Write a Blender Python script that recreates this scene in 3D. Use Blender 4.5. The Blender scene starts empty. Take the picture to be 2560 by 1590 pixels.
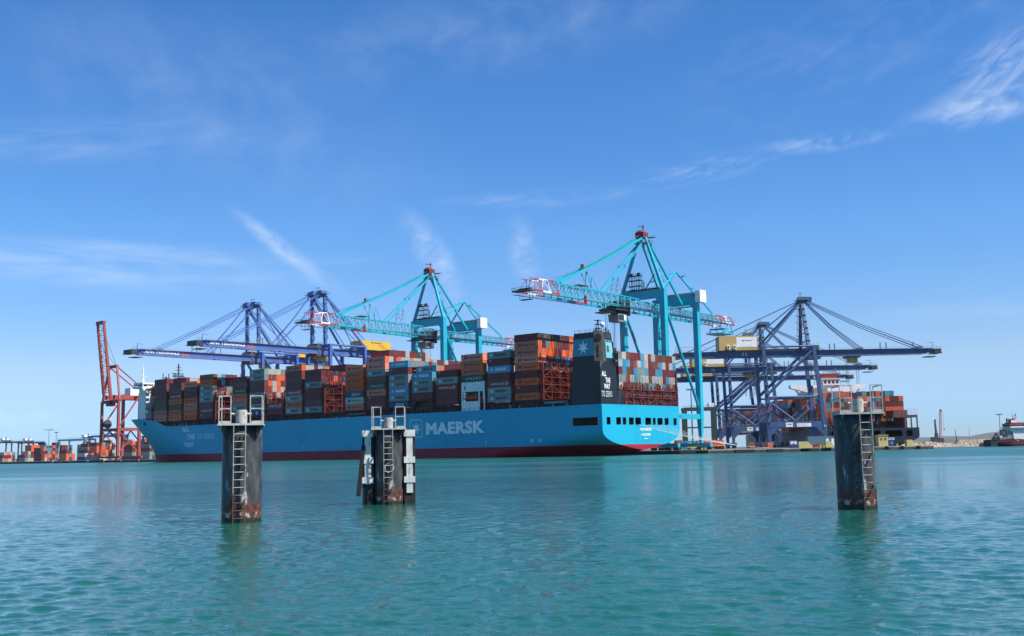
import bpy, bmesh, math, random
import numpy as np
from mathutils import Vector, Matrix
R = math.radians
random.seed(7)
scene = bpy.context.scene
col = scene.collection

# ------------------------------------------------------------------ camera
CAM_H = 2.5
cam = bpy.data.cameras.new('camera')
cam.sensor_width = 36.0
cam.lens = 36.0 * 2745.0 / 2560.0
cam.clip_start = 0.5
cam.clip_end = 60000
camo = bpy.data.objects.new('camera', cam)
col.objects.link(camo)
PITCH = math.atan(332.5 / 2745.0)
ROLL = 0.019
Fv = Vector((0, math.cos(PITCH), math.sin(PITCH)))
Rv = Vector((1, 0, 0))
Uv = Rv.cross(Fv)
R2 = math.cos(ROLL) * Rv - math.sin(ROLL) * Uv
U2 = math.sin(ROLL) * Rv + math.cos(ROLL) * Uv
M = Matrix((R2, U2, -Fv)).transposed().to_4x4()
M.translation = Vector((0, 0, CAM_H))
camo.matrix_world = M
scene.camera = camo

# ------------------------------------------------------------------ sun, sky, exposure
SUN_EL = R(57)
SUN_DIR = Vector((0.884 * math.cos(SUN_EL), -0.467 * math.cos(SUN_EL), math.sin(SUN_EL)))
sl = bpy.data.lights.new('sun', 'SUN')
sl.energy = 4.5
sl.angle = R(0.5)
sl.color = (1.0, 0.95, 0.87)
so = bpy.data.objects.new('sun', sl)
col.objects.link(so)
so.rotation_euler = (-SUN_DIR).to_track_quat('-Z', 'Y').to_euler()

scene.view_settings.view_transform = 'Standard'
scene.view_settings.look = 'None'
scene.view_settings.exposure = 0.85
scene.view_settings.gamma = 1.0

world = bpy.data.worlds.new('World')
scene.world = world
world.use_nodes = True
nt = world.node_tree
nt.nodes.clear()


def N(t, typ, **kw):
    n = t.nodes.new(typ)
    for k, v in kw.items():
        if k == 'ins':
            for i, val in v.items():
                n.inputs[i].default_value = val
        else:
            setattr(n, k, v)
    return n


def Mth(t, op, a, b=None, clamp=False):
    n = t.nodes.new('ShaderNodeMath')
    n.operation = op
    n.use_clamp = clamp
    for i, v in enumerate((a, b)):
        if v is None:
            continue
        if isinstance(v, (int, float)):
            n.inputs[i].default_value = v
        else:
            t.links.new(v, n.inputs[i])
    return n.outputs[0]


def build_sky():
    L = nt.links.new
    out = N(nt, 'ShaderNodeOutputWorld')
    bg = N(nt, 'ShaderNodeBackground')
    bg.inputs['Strength'].default_value = 0.074
    sky = N(nt, 'ShaderNodeTexSky', sky_type='NISHITA', sun_disc=False)
    sky.sun_elevation = SUN_EL
    sky.sun_rotation = math.atan2(SUN_DIR.x, SUN_DIR.y)
    sky.altitude = 0
    sky.air_density = 1.0
    sky.dust_density = 0.0
    sky.ozone_density = 3.0
    hsv = N(nt, 'ShaderNodeHueSaturation')
    hsv.inputs['Saturation'].default_value = 1.28
    hsv.inputs['Value'].default_value = 1.0
    L(sky.outputs[0], hsv.inputs['Color'])
    tint = N(nt, 'ShaderNodeMix', data_type='RGBA', blend_type='MULTIPLY')
    tint.inputs[0].default_value = 1.0
    tint.inputs[7].default_value = (0.86, 0.98, 1.18, 1)
    L(hsv.outputs[0], tint.inputs[6])
    # direction -> azimuth / elevation
    tc = N(nt, 'ShaderNodeTexCoord')
    sx = N(nt, 'ShaderNodeSeparateXYZ')
    L(tc.outputs['Generated'], sx.inputs[0])
    az = Mth(nt, 'ARCTAN2', sx.outputs[0], sx.outputs[1])
    el = Mth(nt, 'ARCSINE', sx.outputs[2])
    ae = N(nt, 'ShaderNodeCombineXYZ')
    L(az, ae.inputs[0])
    L(el, ae.inputs[1])
    cloud = None

    def streak(a0, e0, ln, wd, ang, strength, nscale=6.0, stretch=4.0, lo=0.35, hi=0.75, dist=0.6, seed=0.0):
        """a feathery wisp of high cloud: an elliptic patch of the sky filled with stretched noise"""
        nonlocal cloud
        mp = N(nt, 'ShaderNodeMapping', vector_type='TEXTURE')
        mp.inputs['Location'].default_value = (a0, e0, 0)
        mp.inputs['Rotation'].default_value = (0, 0, ang)
        mp.inputs['Scale'].default_value = (ln, wd, 1)
        L(ae.outputs[0], mp.inputs[0])
        ln_ = N(nt, 'ShaderNodeVectorMath', operation='LENGTH')
        L(mp.outputs[0], ln_.inputs[0])
        mr = N(nt, 'ShaderNodeMapRange', interpolation_type='SMOOTHSTEP')
        mr.inputs[1].default_value = 1.0
        mr.inputs[2].default_value = 0.0
        L(ln_.outputs['Value'], mr.inputs[0])
        mp2 = N(nt, 'ShaderNodeMapping', vector_type='TEXTURE')
        mp2.inputs['Location'].default_value = (a0 + seed, e0, 0)
        mp2.inputs['Rotation'].default_value = (0, 0, ang)
        mp2.inputs['Scale'].default_value = (0.3 * stretch / 4.0, 0.3 / stretch, 1)
        L(ae.outputs[0], mp2.inputs[0])
        nz = N(nt, 'ShaderNodeTexNoise')
        nz.inputs['Scale'].default_value = nscale
        nz.inputs['Detail'].default_value = 7
        nz.inputs['Roughness'].default_value = 0.6
        nz.inputs['Distortion'].default_value = dist
        L(mp2.outputs[0], nz.inputs['Vector'])
        m2 = N(nt, 'ShaderNodeMapRange', interpolation_type='SMOOTHSTEP')
        m2.inputs[1].default_value = lo
        m2.inputs[2].default_value = hi
        L(nz.outputs[0], m2.inputs[0])
        v = Mth(nt, 'MULTIPLY', mr.outputs[0], m2.outputs[0])
        v = Mth(nt, 'MULTIPLY', v, strength)
        cloud = v if cloud is None else Mth(nt, 'ADD', cloud, v)

    def px(x, y):
        return (x - 1280) / 2745.0, (1127.5 - 0.019 * (x - 1280) - y) / 2745.0
    for (x, y, ln, wd, ang, st, kw) in SKY_WISPS:
        a, e = px(x, y)
        streak(a, e, ln, wd, ang, st, **kw)
    # the low sky over the sea is a cleaner, cooler blue than the bare sky model gives
    lt = N(nt, 'ShaderNodeValToRGB')
    cr = lt.color_ramp
    cr.interpolation = 'LINEAR'
    cr.elements[0].color = (.42, .60, 1.02, 1)
    cr.elements[1].color = (1, 1, 1, 1)
    for p, c in ((.11, (.52, .69, 1.06)), (.38, (.90, .82, .88))):
        e_ = cr.elements.new(p)
        e_.color = (*c, 1)
    L(Mth(nt, 'MULTIPLY', el, 5.0, True), lt.inputs[0])
    tl = N(nt, 'ShaderNodeMix', data_type='RGBA', blend_type='MULTIPLY')
    tl.inputs[0].default_value = 1.0
    L(tint.outputs[2], tl.inputs[6])
    L(lt.outputs[0], tl.inputs[7])
    cl = Mth(nt, 'MINIMUM', cloud, 0.85)
    mix = N(nt, 'ShaderNodeMix', data_type='RGBA')
    mix.inputs[7].default_value = (7.2, 8.0, 9.0, 1)
    L(cl, mix.inputs[0])
    L(tl.outputs[2], mix.inputs[6])
    L(mix.outputs[2], bg.inputs['Color'])
    L(bg.outputs[0], out.inputs['Surface'])


# wisps of cirrus and old vapour trails: direction, length, width, tilt, density
SKY_WISPS = [
    (690, 620, 0.062, 0.011, -0.62, 0.36, dict(nscale=9, stretch=3, lo=0.2, hi=0.7)),
    (780, 690, 0.050, 0.012, -0.55, 0.18, dict(nscale=8, lo=0.2, hi=0.7)),
    (1070, 620, 0.055, 0.020, -0.95, 0.24, dict(nscale=9, stretch=1.5, lo=0.25, hi=0.7)),
    (1120, 690, 0.045, 0.016, -1.25, 0.18, dict(nscale=9, stretch=1.5, lo=0.25, hi=0.7)),
    (1310, 630, 0.045, 0.020, -1.35, 0.22, dict(nscale=9, stretch=1.5, lo=0.25, hi=0.7)),
    (2455, 338, 0.095, 0.022, 0.12, 0.58, dict(nscale=6, stretch=3.0, lo=0.28, hi=0.82, dist=0.6)),
    (2490, 245, 0.085, 0.034, 0.55, 0.34, dict(nscale=5, stretch=4, lo=0.33, hi=0.7, dist=1.2)),
    (2060, 392, 0.080, 0.011, 0.03, 0.28, dict(nscale=7, stretch=3, lo=0.36, hi=0.72, dist=0.8)),
    (1800, 432, 0.095, 0.018, 0.14, 0.24, dict(nscale=6, stretch=4, lo=0.4, hi=0.75, dist=1.4)),
    (1350, 500, 0.13, 0.012, 0.04, 0.20, dict(nscale=6, stretch=4, lo=0.35, hi=0.8)),
    (520, 300, 0.30, 0.11, -0.28, 0.13, dict(nscale=3.0, stretch=2.2, lo=0.2, hi=0.95, dist=0.5)),
    (1250, 90, 0.34, 0.06, 0.14, 0.15, dict(nscale=3.5, stretch=2.5, lo=0.25, hi=0.95, dist=0.5)),
    (260, 700, 0.26, 0.030, -0.03, 0.30, dict(nscale=4, stretch=5, lo=0.25, hi=0.8)),
    (500, 655, 0.20, 0.012, -0.02, 0.22, dict(nscale=4, stretch=5, lo=0.25, hi=0.8)),
    (180, 420, 0.20, 0.03, 0.14, 0.16, dict(nscale=4, stretch=5, lo=0.3, hi=0.8)),
    (2400, 800, 0.12, 0.012, 0.02, 0.16, dict(nscale=4, stretch=5, lo=0.3, hi=0.8)),
    (2200, 160, 0.28, 0.09, 0.22, 0.09, dict(nscale=3.5, stretch=3, lo=0.35, hi=0.85, dist=1.0)),
    (100, 1055, 0.05, 0.010, 0.05, 0.22, dict(nscale=9, stretch=2, lo=0.3, hi=0.7)),
]
build_sky()

# ------------------------------------------------------------------ materials
MATS = {}


def mat(name, rgb, rough=0.55, var=0.12, streak=0.0, dirt=(0.05, 0.045, 0.04), dirt_amt=0.0, metallic=0.0,
        bump=0.0, scale=0.35, objvar=0.0, spec=0.4, gain=0.78):
    """painted or plain surface: base colour with slow variation, downward streaks and dirt of its own"""
    if name in MATS:
        return MATS[name]
    m = bpy.data.materials.new(name)
    m.use_nodes = True
    t = m.node_tree
    L = t.links.new
    b = t.nodes['Principled BSDF']
    b.inputs['Roughness'].default_value = rough
    b.inputs['Metallic'].default_value = metallic
    b.inputs['Specular IOR Level'].default_value = spec
    tc = N(t, 'ShaderNodeTexCoord')
    co = tc.outputs['Object']
    if objvar:                       # copies of one mesh weather differently
        oi0 = N(t, 'ShaderNodeObjectInfo')
        va = N(t, 'ShaderNodeVectorMath', operation='ADD')
        L(co, va.inputs[0])
        L(oi0.outputs['Location'], va.inputs[1])
        co = va.outputs[0]
    n1 = N(t, 'ShaderNodeTexNoise')
    n1.inputs['Scale'].default_value = scale
    n1.inputs['Detail'].default_value = 6
    L(co, n1.inputs['Vector'])
    hsv = N(t, 'ShaderNodeHueSaturation')
    hsv.inputs['Color'].default_value = (*[c * gain for c in rgb], 1)
    mr = N(t, 'ShaderNodeMapRange')
    mr.inputs[1].default_value = 0.3
    mr.inputs[2].default_value = 0.7
    mr.inputs[3].default_value = 1 - var
    mr.inputs[4].default_value = 1 + var
    L(n1.outputs[0], mr.inputs[0])
    val = mr.outputs[0]
    if objvar:
        oi = N(t, 'ShaderNodeObjectInfo')
        r = N(t, 'ShaderNodeMapRange')
        r.inputs[3].default_value = 1 - objvar
        r.inputs[4].default_value = 1 + objvar
        L(oi.outputs['Random'], r.inputs[0])
        val = Mth(t, 'MULTIPLY', val, r.outputs[0])
        r2 = N(t, 'ShaderNodeMapRange')
        r2.inputs[3].default_value = 1 - objvar * 1.2
        r2.inputs[4].default_value = 1.0 + objvar * 0.3
        fr = Mth(t, 'FRACT', Mth(t, 'MULTIPLY', oi.outputs['Random'], 7.31))
        L(fr, r2.inputs[0])
        L(r2.outputs[0], hsv.inputs['Saturation'])
    L(val, hsv.inputs['Value'])
    c = hsv.outputs[0]
    if dirt_amt:
        mp = N(t, 'ShaderNodeMapping')
        mp.inputs['Scale'].default_value = (1.0, 1.0, 1.0 - 0.9 * streak)
        L(co, mp.inputs[0])
        n2 = N(t, 'ShaderNodeTexNoise')
        n2.inputs['Scale'].default_value = scale * 3.0
        n2.inputs['Detail'].default_value = 8
        n2.inputs['Roughness'].default_value = 0.65
        L(mp.outputs[0], n2.inputs['Vector'])
        m2 = N(t, 'ShaderNodeMapRange', interpolation_type='SMOOTHSTEP')
        m2.inputs[1].default_value = 0.5
        m2.inputs[2].default_value = 0.72
        m2.inputs[4].default_value = dirt_amt
        L(n2.outputs[0], m2.inputs[0])
        mx = N(t, 'ShaderNodeMix', data_type='RGBA')
        mx.inputs[7].default_value = (*dirt, 1)
        L(m2.outputs[0], mx.inputs[0])
        L(c, mx.inputs[6])
        c = mx.outputs[2]
    L(c, b.inputs['Base Color'])
    if bump:
        bp = N(t, 'ShaderNodeBump')
        bp.inputs['Strength'].default_value = bump
        bp.inputs['Distance'].default_value = 0.02
        n3 = N(t, 'ShaderNodeTexNoise')
        n3.inputs['Scale'].default_value = scale * 12
        n3.inputs['Detail'].default_value = 6
        L(tc.outputs['Object'], n3.inputs['Vector'])
        L(n3.outputs[0], bp.inputs['Height'])
        L(bp.outputs[0], b.inputs['Normal'])
    MATS[name] = m
    return m


RUST = (0.13, 0.045, 0.02)
CC = dict(maroon=(0.20, 0.028, 0.032), orange=(0.92, 0.135, 0.012), grey=(0.26, 0.32, 0.305), light_blue=(0.045, 0.33, 0.52),
          navy=(0.018, 0.065, 0.17), green=(0.012, 0.105, 0.060), red=(0.30, 0.032, 0.035), white=(0.52, 0.54, 0.50),
          brown=(0.20, 0.085, 0.045), cream=(0.56, 0.53, 0.42))
CM = {k: mat('container_' + k, v, rough=0.6, var=0.10, streak=0.8, dirt=RUST, dirt_amt=0.28, scale=0.5, objvar=0.16) for k, v in CC.items()}
rod_m = mat('container_lock_bars', (0.36, 0.34, 0.33), rough=0.5)
placard_m = mat('placard_white', (0.78, 0.78, 0.75), rough=0.5, gain=1)
decal_m = mat('small_decal_grey', (0.40, 0.39, 0.37), rough=0.5)
white_m = mat('white_paint', (0.94, 0.96, 0.94), rough=0.45, var=0.06, streak=0.8, dirt=(0.35, 0.26, 0.18), dirt_amt=0.35, scale=0.25)
hullwhite_m = mat('white_lettering', (0.84, 0.84, 0.82), rough=0.5, var=0.04, scale=0.5, gain=1)
paleletter_m = mat('pale_lettering', (0.80, 0.80, 0.79), rough=0.5, var=0.04, gain=1)
dark_m = mat('dark_opening', (0.008, 0.009, 0.011), rough=0.8)
black_m = mat('black_rubber', (0.012, 0.012, 0.013), rough=0.75, bump=0.3, scale=1.0)
navyletter_m = mat('navy_lettering', (0.012, 0.03, 0.10), rough=0.5)
greyletter_m = mat('slate_lettering', (0.022, 0.035, 0.050), rough=0.5)
skyletter_m = mat('sky_blue_emblem', (0.16, 0.50, 0.66), rough=0.5)
lash_m = mat('red_oxide_steel', (0.22, 0.040, 0.036), rough=0.65, var=0.15, streak=0.8, dirt=RUST, dirt_amt=0.5, scale=0.4)
coam_m = mat('maroon_deck_steel', (0.070, 0.022, 0.024), rough=0.65, var=0.2, dirt=(0.02, 0.012, 0.01), dirt_amt=0.5, scale=0.4)
teal_m = mat('teal_crane_paint', (0.016, 0.47, 0.62), rough=0.4, var=0.07, streak=0.9, dirt=(0.012, 0.18, 0.24), dirt_amt=0.3, scale=0.12)
blue_m = mat('violet_blue_crane_paint', (0.085, 0.170, 0.47), rough=0.45, var=0.10, streak=0.9, dirt=(0.05, 0.06, 0.15), dirt_amt=0.45, scale=0.12)
navyc_m = mat('dusty_blue_crane_paint', (0.058, 0.120, 0.265), rough=0.5, var=0.14, streak=0.9, dirt=(0.04, 0.05, 0.09), dirt_amt=0.5, scale=0.15)
redc_m = mat('faded_red_crane_paint', (0.42, 0.085, 0.065), rough=0.5, var=0.15, streak=0.8, dirt=RUST, dirt_amt=0.4, scale=0.15)
yellow_m = mat('yellow_house_paint', (0.80, 0.50, 0.045), rough=0.5, var=0.06, streak=0.9, dirt=(0.35, 0.22, 0.05), dirt_amt=0.3, scale=0.2)
ochre_m = mat('sun_bleached_ochre', (0.62, 0.43, 0.16), rough=0.6, var=0.08, streak=0.9, dirt=(0.35, 0.22, 0.08), dirt_amt=0.3, scale=0.2)
steel_m = mat('galvanised_steel', (0.26, 0.29, 0.30), rough=0.5, var=0.15, dirt=(0.08, 0.08, 0.08), dirt_amt=0.4, scale=0.6)
darksteel_m = mat('dark_machinery_steel', (0.075, 0.085, 0.092), rough=0.55, var=0.2, scale=0.6)
signal_red_m = mat('signal_red_paint', (0.55, 0.03, 0.05), rough=0.45)
signal_white_m = mat('signal_white_paint', (0.82, 0.82, 0.82), rough=0.45, gain=1)
oxide_m = mat('oxide_red_sheave_block', (0.22, 0.04, 0.045), rough=0.55)
orangeletter_m = mat('orange_stripe', (0.75, 0.13, 0.07), rough=0.5)
concrete_m = mat('quay_concrete', (0.36, 0.33, 0.29), rough=0.85, var=0.2, streak=0.7, dirt=(0.09, 0.08, 0.07), dirt_amt=0.6, scale=0.25, bump=0.3)
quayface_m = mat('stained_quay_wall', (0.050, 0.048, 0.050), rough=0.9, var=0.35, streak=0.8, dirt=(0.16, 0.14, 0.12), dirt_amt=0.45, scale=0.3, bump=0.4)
ruststone_m = mat('rust_stained_stone', (0.26, 0.17, 0.12), rough=0.9, var=0.3, streak=0.7, dirt=(0.10, 0.045, 0.025), dirt_amt=0.7, scale=0.5, bump=0.5)
asphalt_m = mat('terminal_asphalt', (0.16, 0.155, 0.15), rough=0.9, var=0.2, scale=0.1)
glass_m = mat('dark_window_glass', (0.02, 0.03, 0.04), rough=0.12, var=0.05, spec=0.6)
rope_m = mat('mooring_rope', (0.70, 0.70, 0.68), rough=0.8)
cable_m = mat('steel_cable', (0.10, 0.12, 0.14), rough=0.6)
yell_m = mat('safety_yellow', (0.75, 0.52, 0.02), rough=0.5)
red_truck_m = mat('red_truck_paint', (0.40, 0.03, 0.025), rough=0.4)
hull_dark_m = mat('blue_black_hull_paint', (0.014, 0.028, 0.045), rough=0.45, var=0.2, streak=0.8, dirt=(0.06, 0.04, 0.03), dirt_amt=0.3, scale=0.15)
tanker_red_m = mat('tanker_red_hull', (0.16, 0.03, 0.035), rough=0.55, var=0.15, streak=0.8, dirt=(0.08, 0.03, 0.02), dirt_amt=0.4, scale=0.2)
lifeboat_m = mat('lifeboat_orange_red', (0.62, 0.10, 0.05), rough=0.4)
funnel_m = mat('funnel_black_paint', (0.014, 0.018, 0.026), rough=0.42, var=0.15, streak=0.9, dirt=(0.05, 0.05, 0.055), dirt_amt=0.3, scale=0.2)
soot_m = mat('sooty_grey_plate', (0.085, 0.085, 0.082), rough=0.7, var=0.4, streak=0.3, dirt=(0.006, 0.006, 0.006), dirt_amt=0.85, scale=0.35)
panelblue_m = mat('sky_blue_panel', (0.045, 0.32, 0.46), rough=0.45, var=0.06, scale=0.2)
palepanel_m = mat('pale_aqua_panel', (0.22, 0.58, 0.62), rough=0.45, var=0.06, scale=0.2)
rock_m = mat('pale_armour_rock', (0.36, 0.29, 0.22), rough=0.9, var=0.35, dirt=(0.12, 0.09, 0.07), dirt_amt=0.6, scale=0.3, bump=0.6)
palewall_m = mat('pale_breakwater_wall', (0.55, 0.49, 0.42), rough=0.9, var=0.15, scale=0.1)
hill_m = mat('far_hill_scrub', (0.075, 0.085, 0.07), rough=1.0, var=0.3, scale=0.002)
hut_m = mat('cream_yellow_render', (0.72, 0.58, 0.22), rough=0.8, var=0.08, streak=0.8, dirt=(0.35, 0.25, 0.1), dirt_amt=0.4, scale=0.5)
bluebox_m = mat('deep_blue_box_paint', (0.03, 0.07, 0.26), rough=0.5)


def hull_mat(name, top, boot, zline):
    """ship side: topside paint above a boot-top line at a fixed height on the hull, with faint plate seams and streaks"""
    m = mat(name, top, rough=0.42, spec=0.2, var=0.05, streak=0.9, dirt=tuple(c * 0.55 for c in top), dirt_amt=0.30, scale=0.06)
    t = m.node_tree
    L = t.links.new
    b = t.nodes['Principled BSDF']
    src = b.inputs['Base Color'].links[0].from_socket
    tc = N(t, 'ShaderNodeTexCoord')
    s = N(t, 'ShaderNodeSeparateXYZ')
    L(tc.outputs['Object'], s.inputs[0])
    low = Mth(t, 'LESS_THAN', s.outputs[2], zline)
    n = N(t, 'ShaderNodeTexNoise')
    n.inputs['Scale'].default_value = 1.2
    n.inputs['Detail'].default_value = 7
    mp = N(t, 'ShaderNodeMapping')
    mp.inputs['Scale'].default_value = (0.25, 0.25, 1.2)
    L(tc.outputs['Object'], mp.inputs[0])
    L(mp.outputs[0], n.inputs['Vector'])
    cr = N(t, 'ShaderNodeMix', data_type='RGBA')
    cr.inputs[6].default_value = (*[c * 0.72 for c in boot], 1)
    cr.inputs[7].default_value = (*[min(1, c * 1.25) for c in boot], 1)
    L(n.outputs[0], cr.inputs[0])
    # plate seams
    br = N(t, 'ShaderNodeTexBrick')
    br.inputs['Scale'].default_value = 1.0
    br.inputs['Mortar Size'].default_value = 0.035
    br.inputs['Brick Width'].default_value = 11.0
    br.inputs['Row Height'].default_value = 2.6
    br.inputs['Color1'].default_value = (1, 1, 1, 1)
    br.inputs['Color2'].default_value = (0.965, 0.97, 0.975, 1)
    br.inputs['Mortar'].default_value = (0.90, 0.91, 0.92, 1)
    cx = N(t, 'ShaderNodeCombineXYZ')
    L(Mth(t, 'ADD', s.outputs[0], s.outputs[1]), cx.inputs[0])
    L(s.outputs[2], cx.inputs[1])
    L(cx.outputs[0], br.inputs['Vector'])
    mu = N(t, 'ShaderNodeMix', data_type='RGBA', blend_type='MULTIPLY')
    mu.inputs[0].default_value = 1.0
    L(src, mu.inputs[6])
    L(br.outputs['Color'], mu.inputs[7])
    mx = N(t, 'ShaderNodeMix', data_type='RGBA')
    L(low, mx.inputs[0])
    L(mu.outputs[2], mx.inputs[6])
    L(cr.outputs[2], mx.inputs[7])
    L(mx.outputs[2], b.inputs['Base Color'])
    return m


hull_m = hull_mat('sky_blue_hull', (0.016, 0.47, 0.68), (0.34, 0.020, 0.038), 4.2)


def pile_mat():
    """coated steel pile: dark coating with pale worn flakes, rust above the waterline, weed at the water"""
    m = bpy.data.materials.new('worn_pile_coating')
    m.use_nodes = True
    t = m.node_tree
    L = t.links.new
    b = t.nodes['Principled BSDF']
    tc = N(t, 'ShaderNodeTexCoord')
    s = N(t, 'ShaderNodeSeparateXYZ')
    L(tc.outputs['Object'], s.inputs[0])

    def noise(sc, scale, det=7, rough=0.6):
        mp = N(t, 'ShaderNodeMapping')
        mp.inputs['Scale'].default_value = sc
        L(tc.outputs['Object'], mp.inputs[0])
        n = N(t, 'ShaderNodeTexNoise')
        n.inputs['Scale'].default_value = scale
        n.inputs['Detail'].default_value = det
        n.inputs['Roughness'].default_value = rough
        L(mp.outputs[0], n.inputs['Vector'])
        return n.outputs[0]

    def rng(x, a, b_, c=0.0, d=1.0):
        r = N(t, 'ShaderNodeMapRange', interpolation_type='SMOOTHSTEP')
        for i, v in ((1, a), (2, b_), (3, c), (4, d)):
            r.inputs[i].default_value = v
        L(x, r.inputs[0])
        return r.outputs[0]

    def mixc(f, a, c2):
        x = N(t, 'ShaderNodeMix', data_type='RGBA')
        L(f, x.inputs[0])
        for i, v in ((6, a), (7, c2)):
            if isinstance(v, tuple):
                x.inputs[i].default_value = (*v, 1)
            else:
                L(v, x.inputs[i])
        return x.outputs[2]
    base = mixc(rng(noise((1, 1, 0.35), 3.0), 0.3, 0.75), (0.013, 0.015, 0.016), (0.085, 0.086, 0.088))
    flakes = rng(noise((1.6, 1.6, 0.40), 2.4, 9, 0.7), 0.565, 0.63)
    c = mixc(flakes, base, (0.42, 0.42, 0.41))
    edge = noise((1.3, 1.3, 1.3), 2.2, 8, 0.7)
    zz = Mth(t, 'ADD', s.outputs[2], Mth(t, 'MULTIPLY', Mth(t, 'SUBTRACT', edge, 0.5), 0.9))
    rust = rng(zz, 0.82, 0.62)
    rc = mixc(rng(noise((1, 1, 1), 7.0), 0.4, 0.65), (0.14, 0.035, 0.018), (0.035, 0.02, 0.016))
    c = mixc(rust, c, rc)
    zb = Mth(t, 'ADD', s.outputs[2], Mth(t, 'MULTIPLY', Mth(t, 'SUBTRACT', edge, 0.5), 0.45))
    barn = Mth(t, 'MULTIPLY', rng(zb, 0.46, 0.38), rng(noise((1, 1, 1), 3.0), 0.52, 0.62))
    c = mixc(barn, c, (0.42, 0.38, 0.30))
    weed = rng(zb, 0.27, 0.16)
    c = mixc(weed, c, (0.016, 0.018, 0.010))
    L(c, b.inputs['Base Color'])
    b.inputs['Roughness'].default_value = 0.55
    bp = N(t, 'ShaderNodeBump')
    bp.inputs['Strength'].default_value = 0.5
    bp.inputs['Distance'].default_value = 0.02
    L(edge, bp.inputs['Height'])
    L(bp.outputs[0], b.inputs['Normal'])
    return m


pile_m = pile_mat()
rail_m = mat('flaking_white_rail_paint', (0.62, 0.60, 0.53), rough=0.6, var=0.12, dirt=(0.10, 0.07, 0.04), dirt_amt=0.85, scale=2.0)
whitepost_m = mat('weathered_white_timber', (0.86, 0.84, 0.78), rough=0.75, var=0.12, streak=0.95, dirt=(0.12, 0.12, 0.11), dirt_amt=0.7, scale=2.2, bump=0.4)
darktimber_m = mat('black_wet_timber', (0.022, 0.022, 0.022), rough=0.7, var=0.3, streak=0.9, dirt=(0.10, 0.09, 0.08), dirt_amt=0.5, scale=1.5, bump=0.5)


def ladder_mat():
    """rail paint that has rusted through in the tidal zone"""
    m = mat('tidal_ladder_paint', (0.48, 0.46, 0.39), rough=0.65, var=0.12, dirt=(0.10, 0.06, 0.03), dirt_amt=0.85, scale=2.0)
    t = m.node_tree
    L = t.links.new
    b = t.nodes['Principled BSDF']
    src = b.inputs['Base Color'].links[0].from_socket
    tc = N(t, 'ShaderNodeTexCoord')
    s_ = N(t, 'ShaderNodeSeparateXYZ')
    L(tc.outputs['Object'], s_.inputs[0])
    n = N(t, 'ShaderNodeTexNoise')
    n.inputs['Scale'].default_value = 3.0
    n.inputs['Detail'].default_value = 6
    L(tc.outputs['Object'], n.inputs['Vector'])
    zz = Mth(t, 'ADD', s_.outputs[2], Mth(t, 'MULTIPLY', n.outputs[0], 1.6))
    r = N(t, 'ShaderNodeMapRange', interpolation_type='SMOOTHSTEP')
    for i, v in ((1, 2.0), (2, 1.55), (3, 0.0), (4, 0.92)):
        r.inputs[i].default_value = v
    L(zz, r.inputs[0])
    x = N(t, 'ShaderNodeMix', data_type='RGBA')
    L(r.outputs[0], x.inputs[0])
    L(src, x.inputs[6])
    x.inputs[7].default_value = (0.085, 0.045, 0.025, 1)
    L(x.outputs[2], b.inputs['Base Color'])
    return m


ladder_m = ladder_mat()


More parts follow.
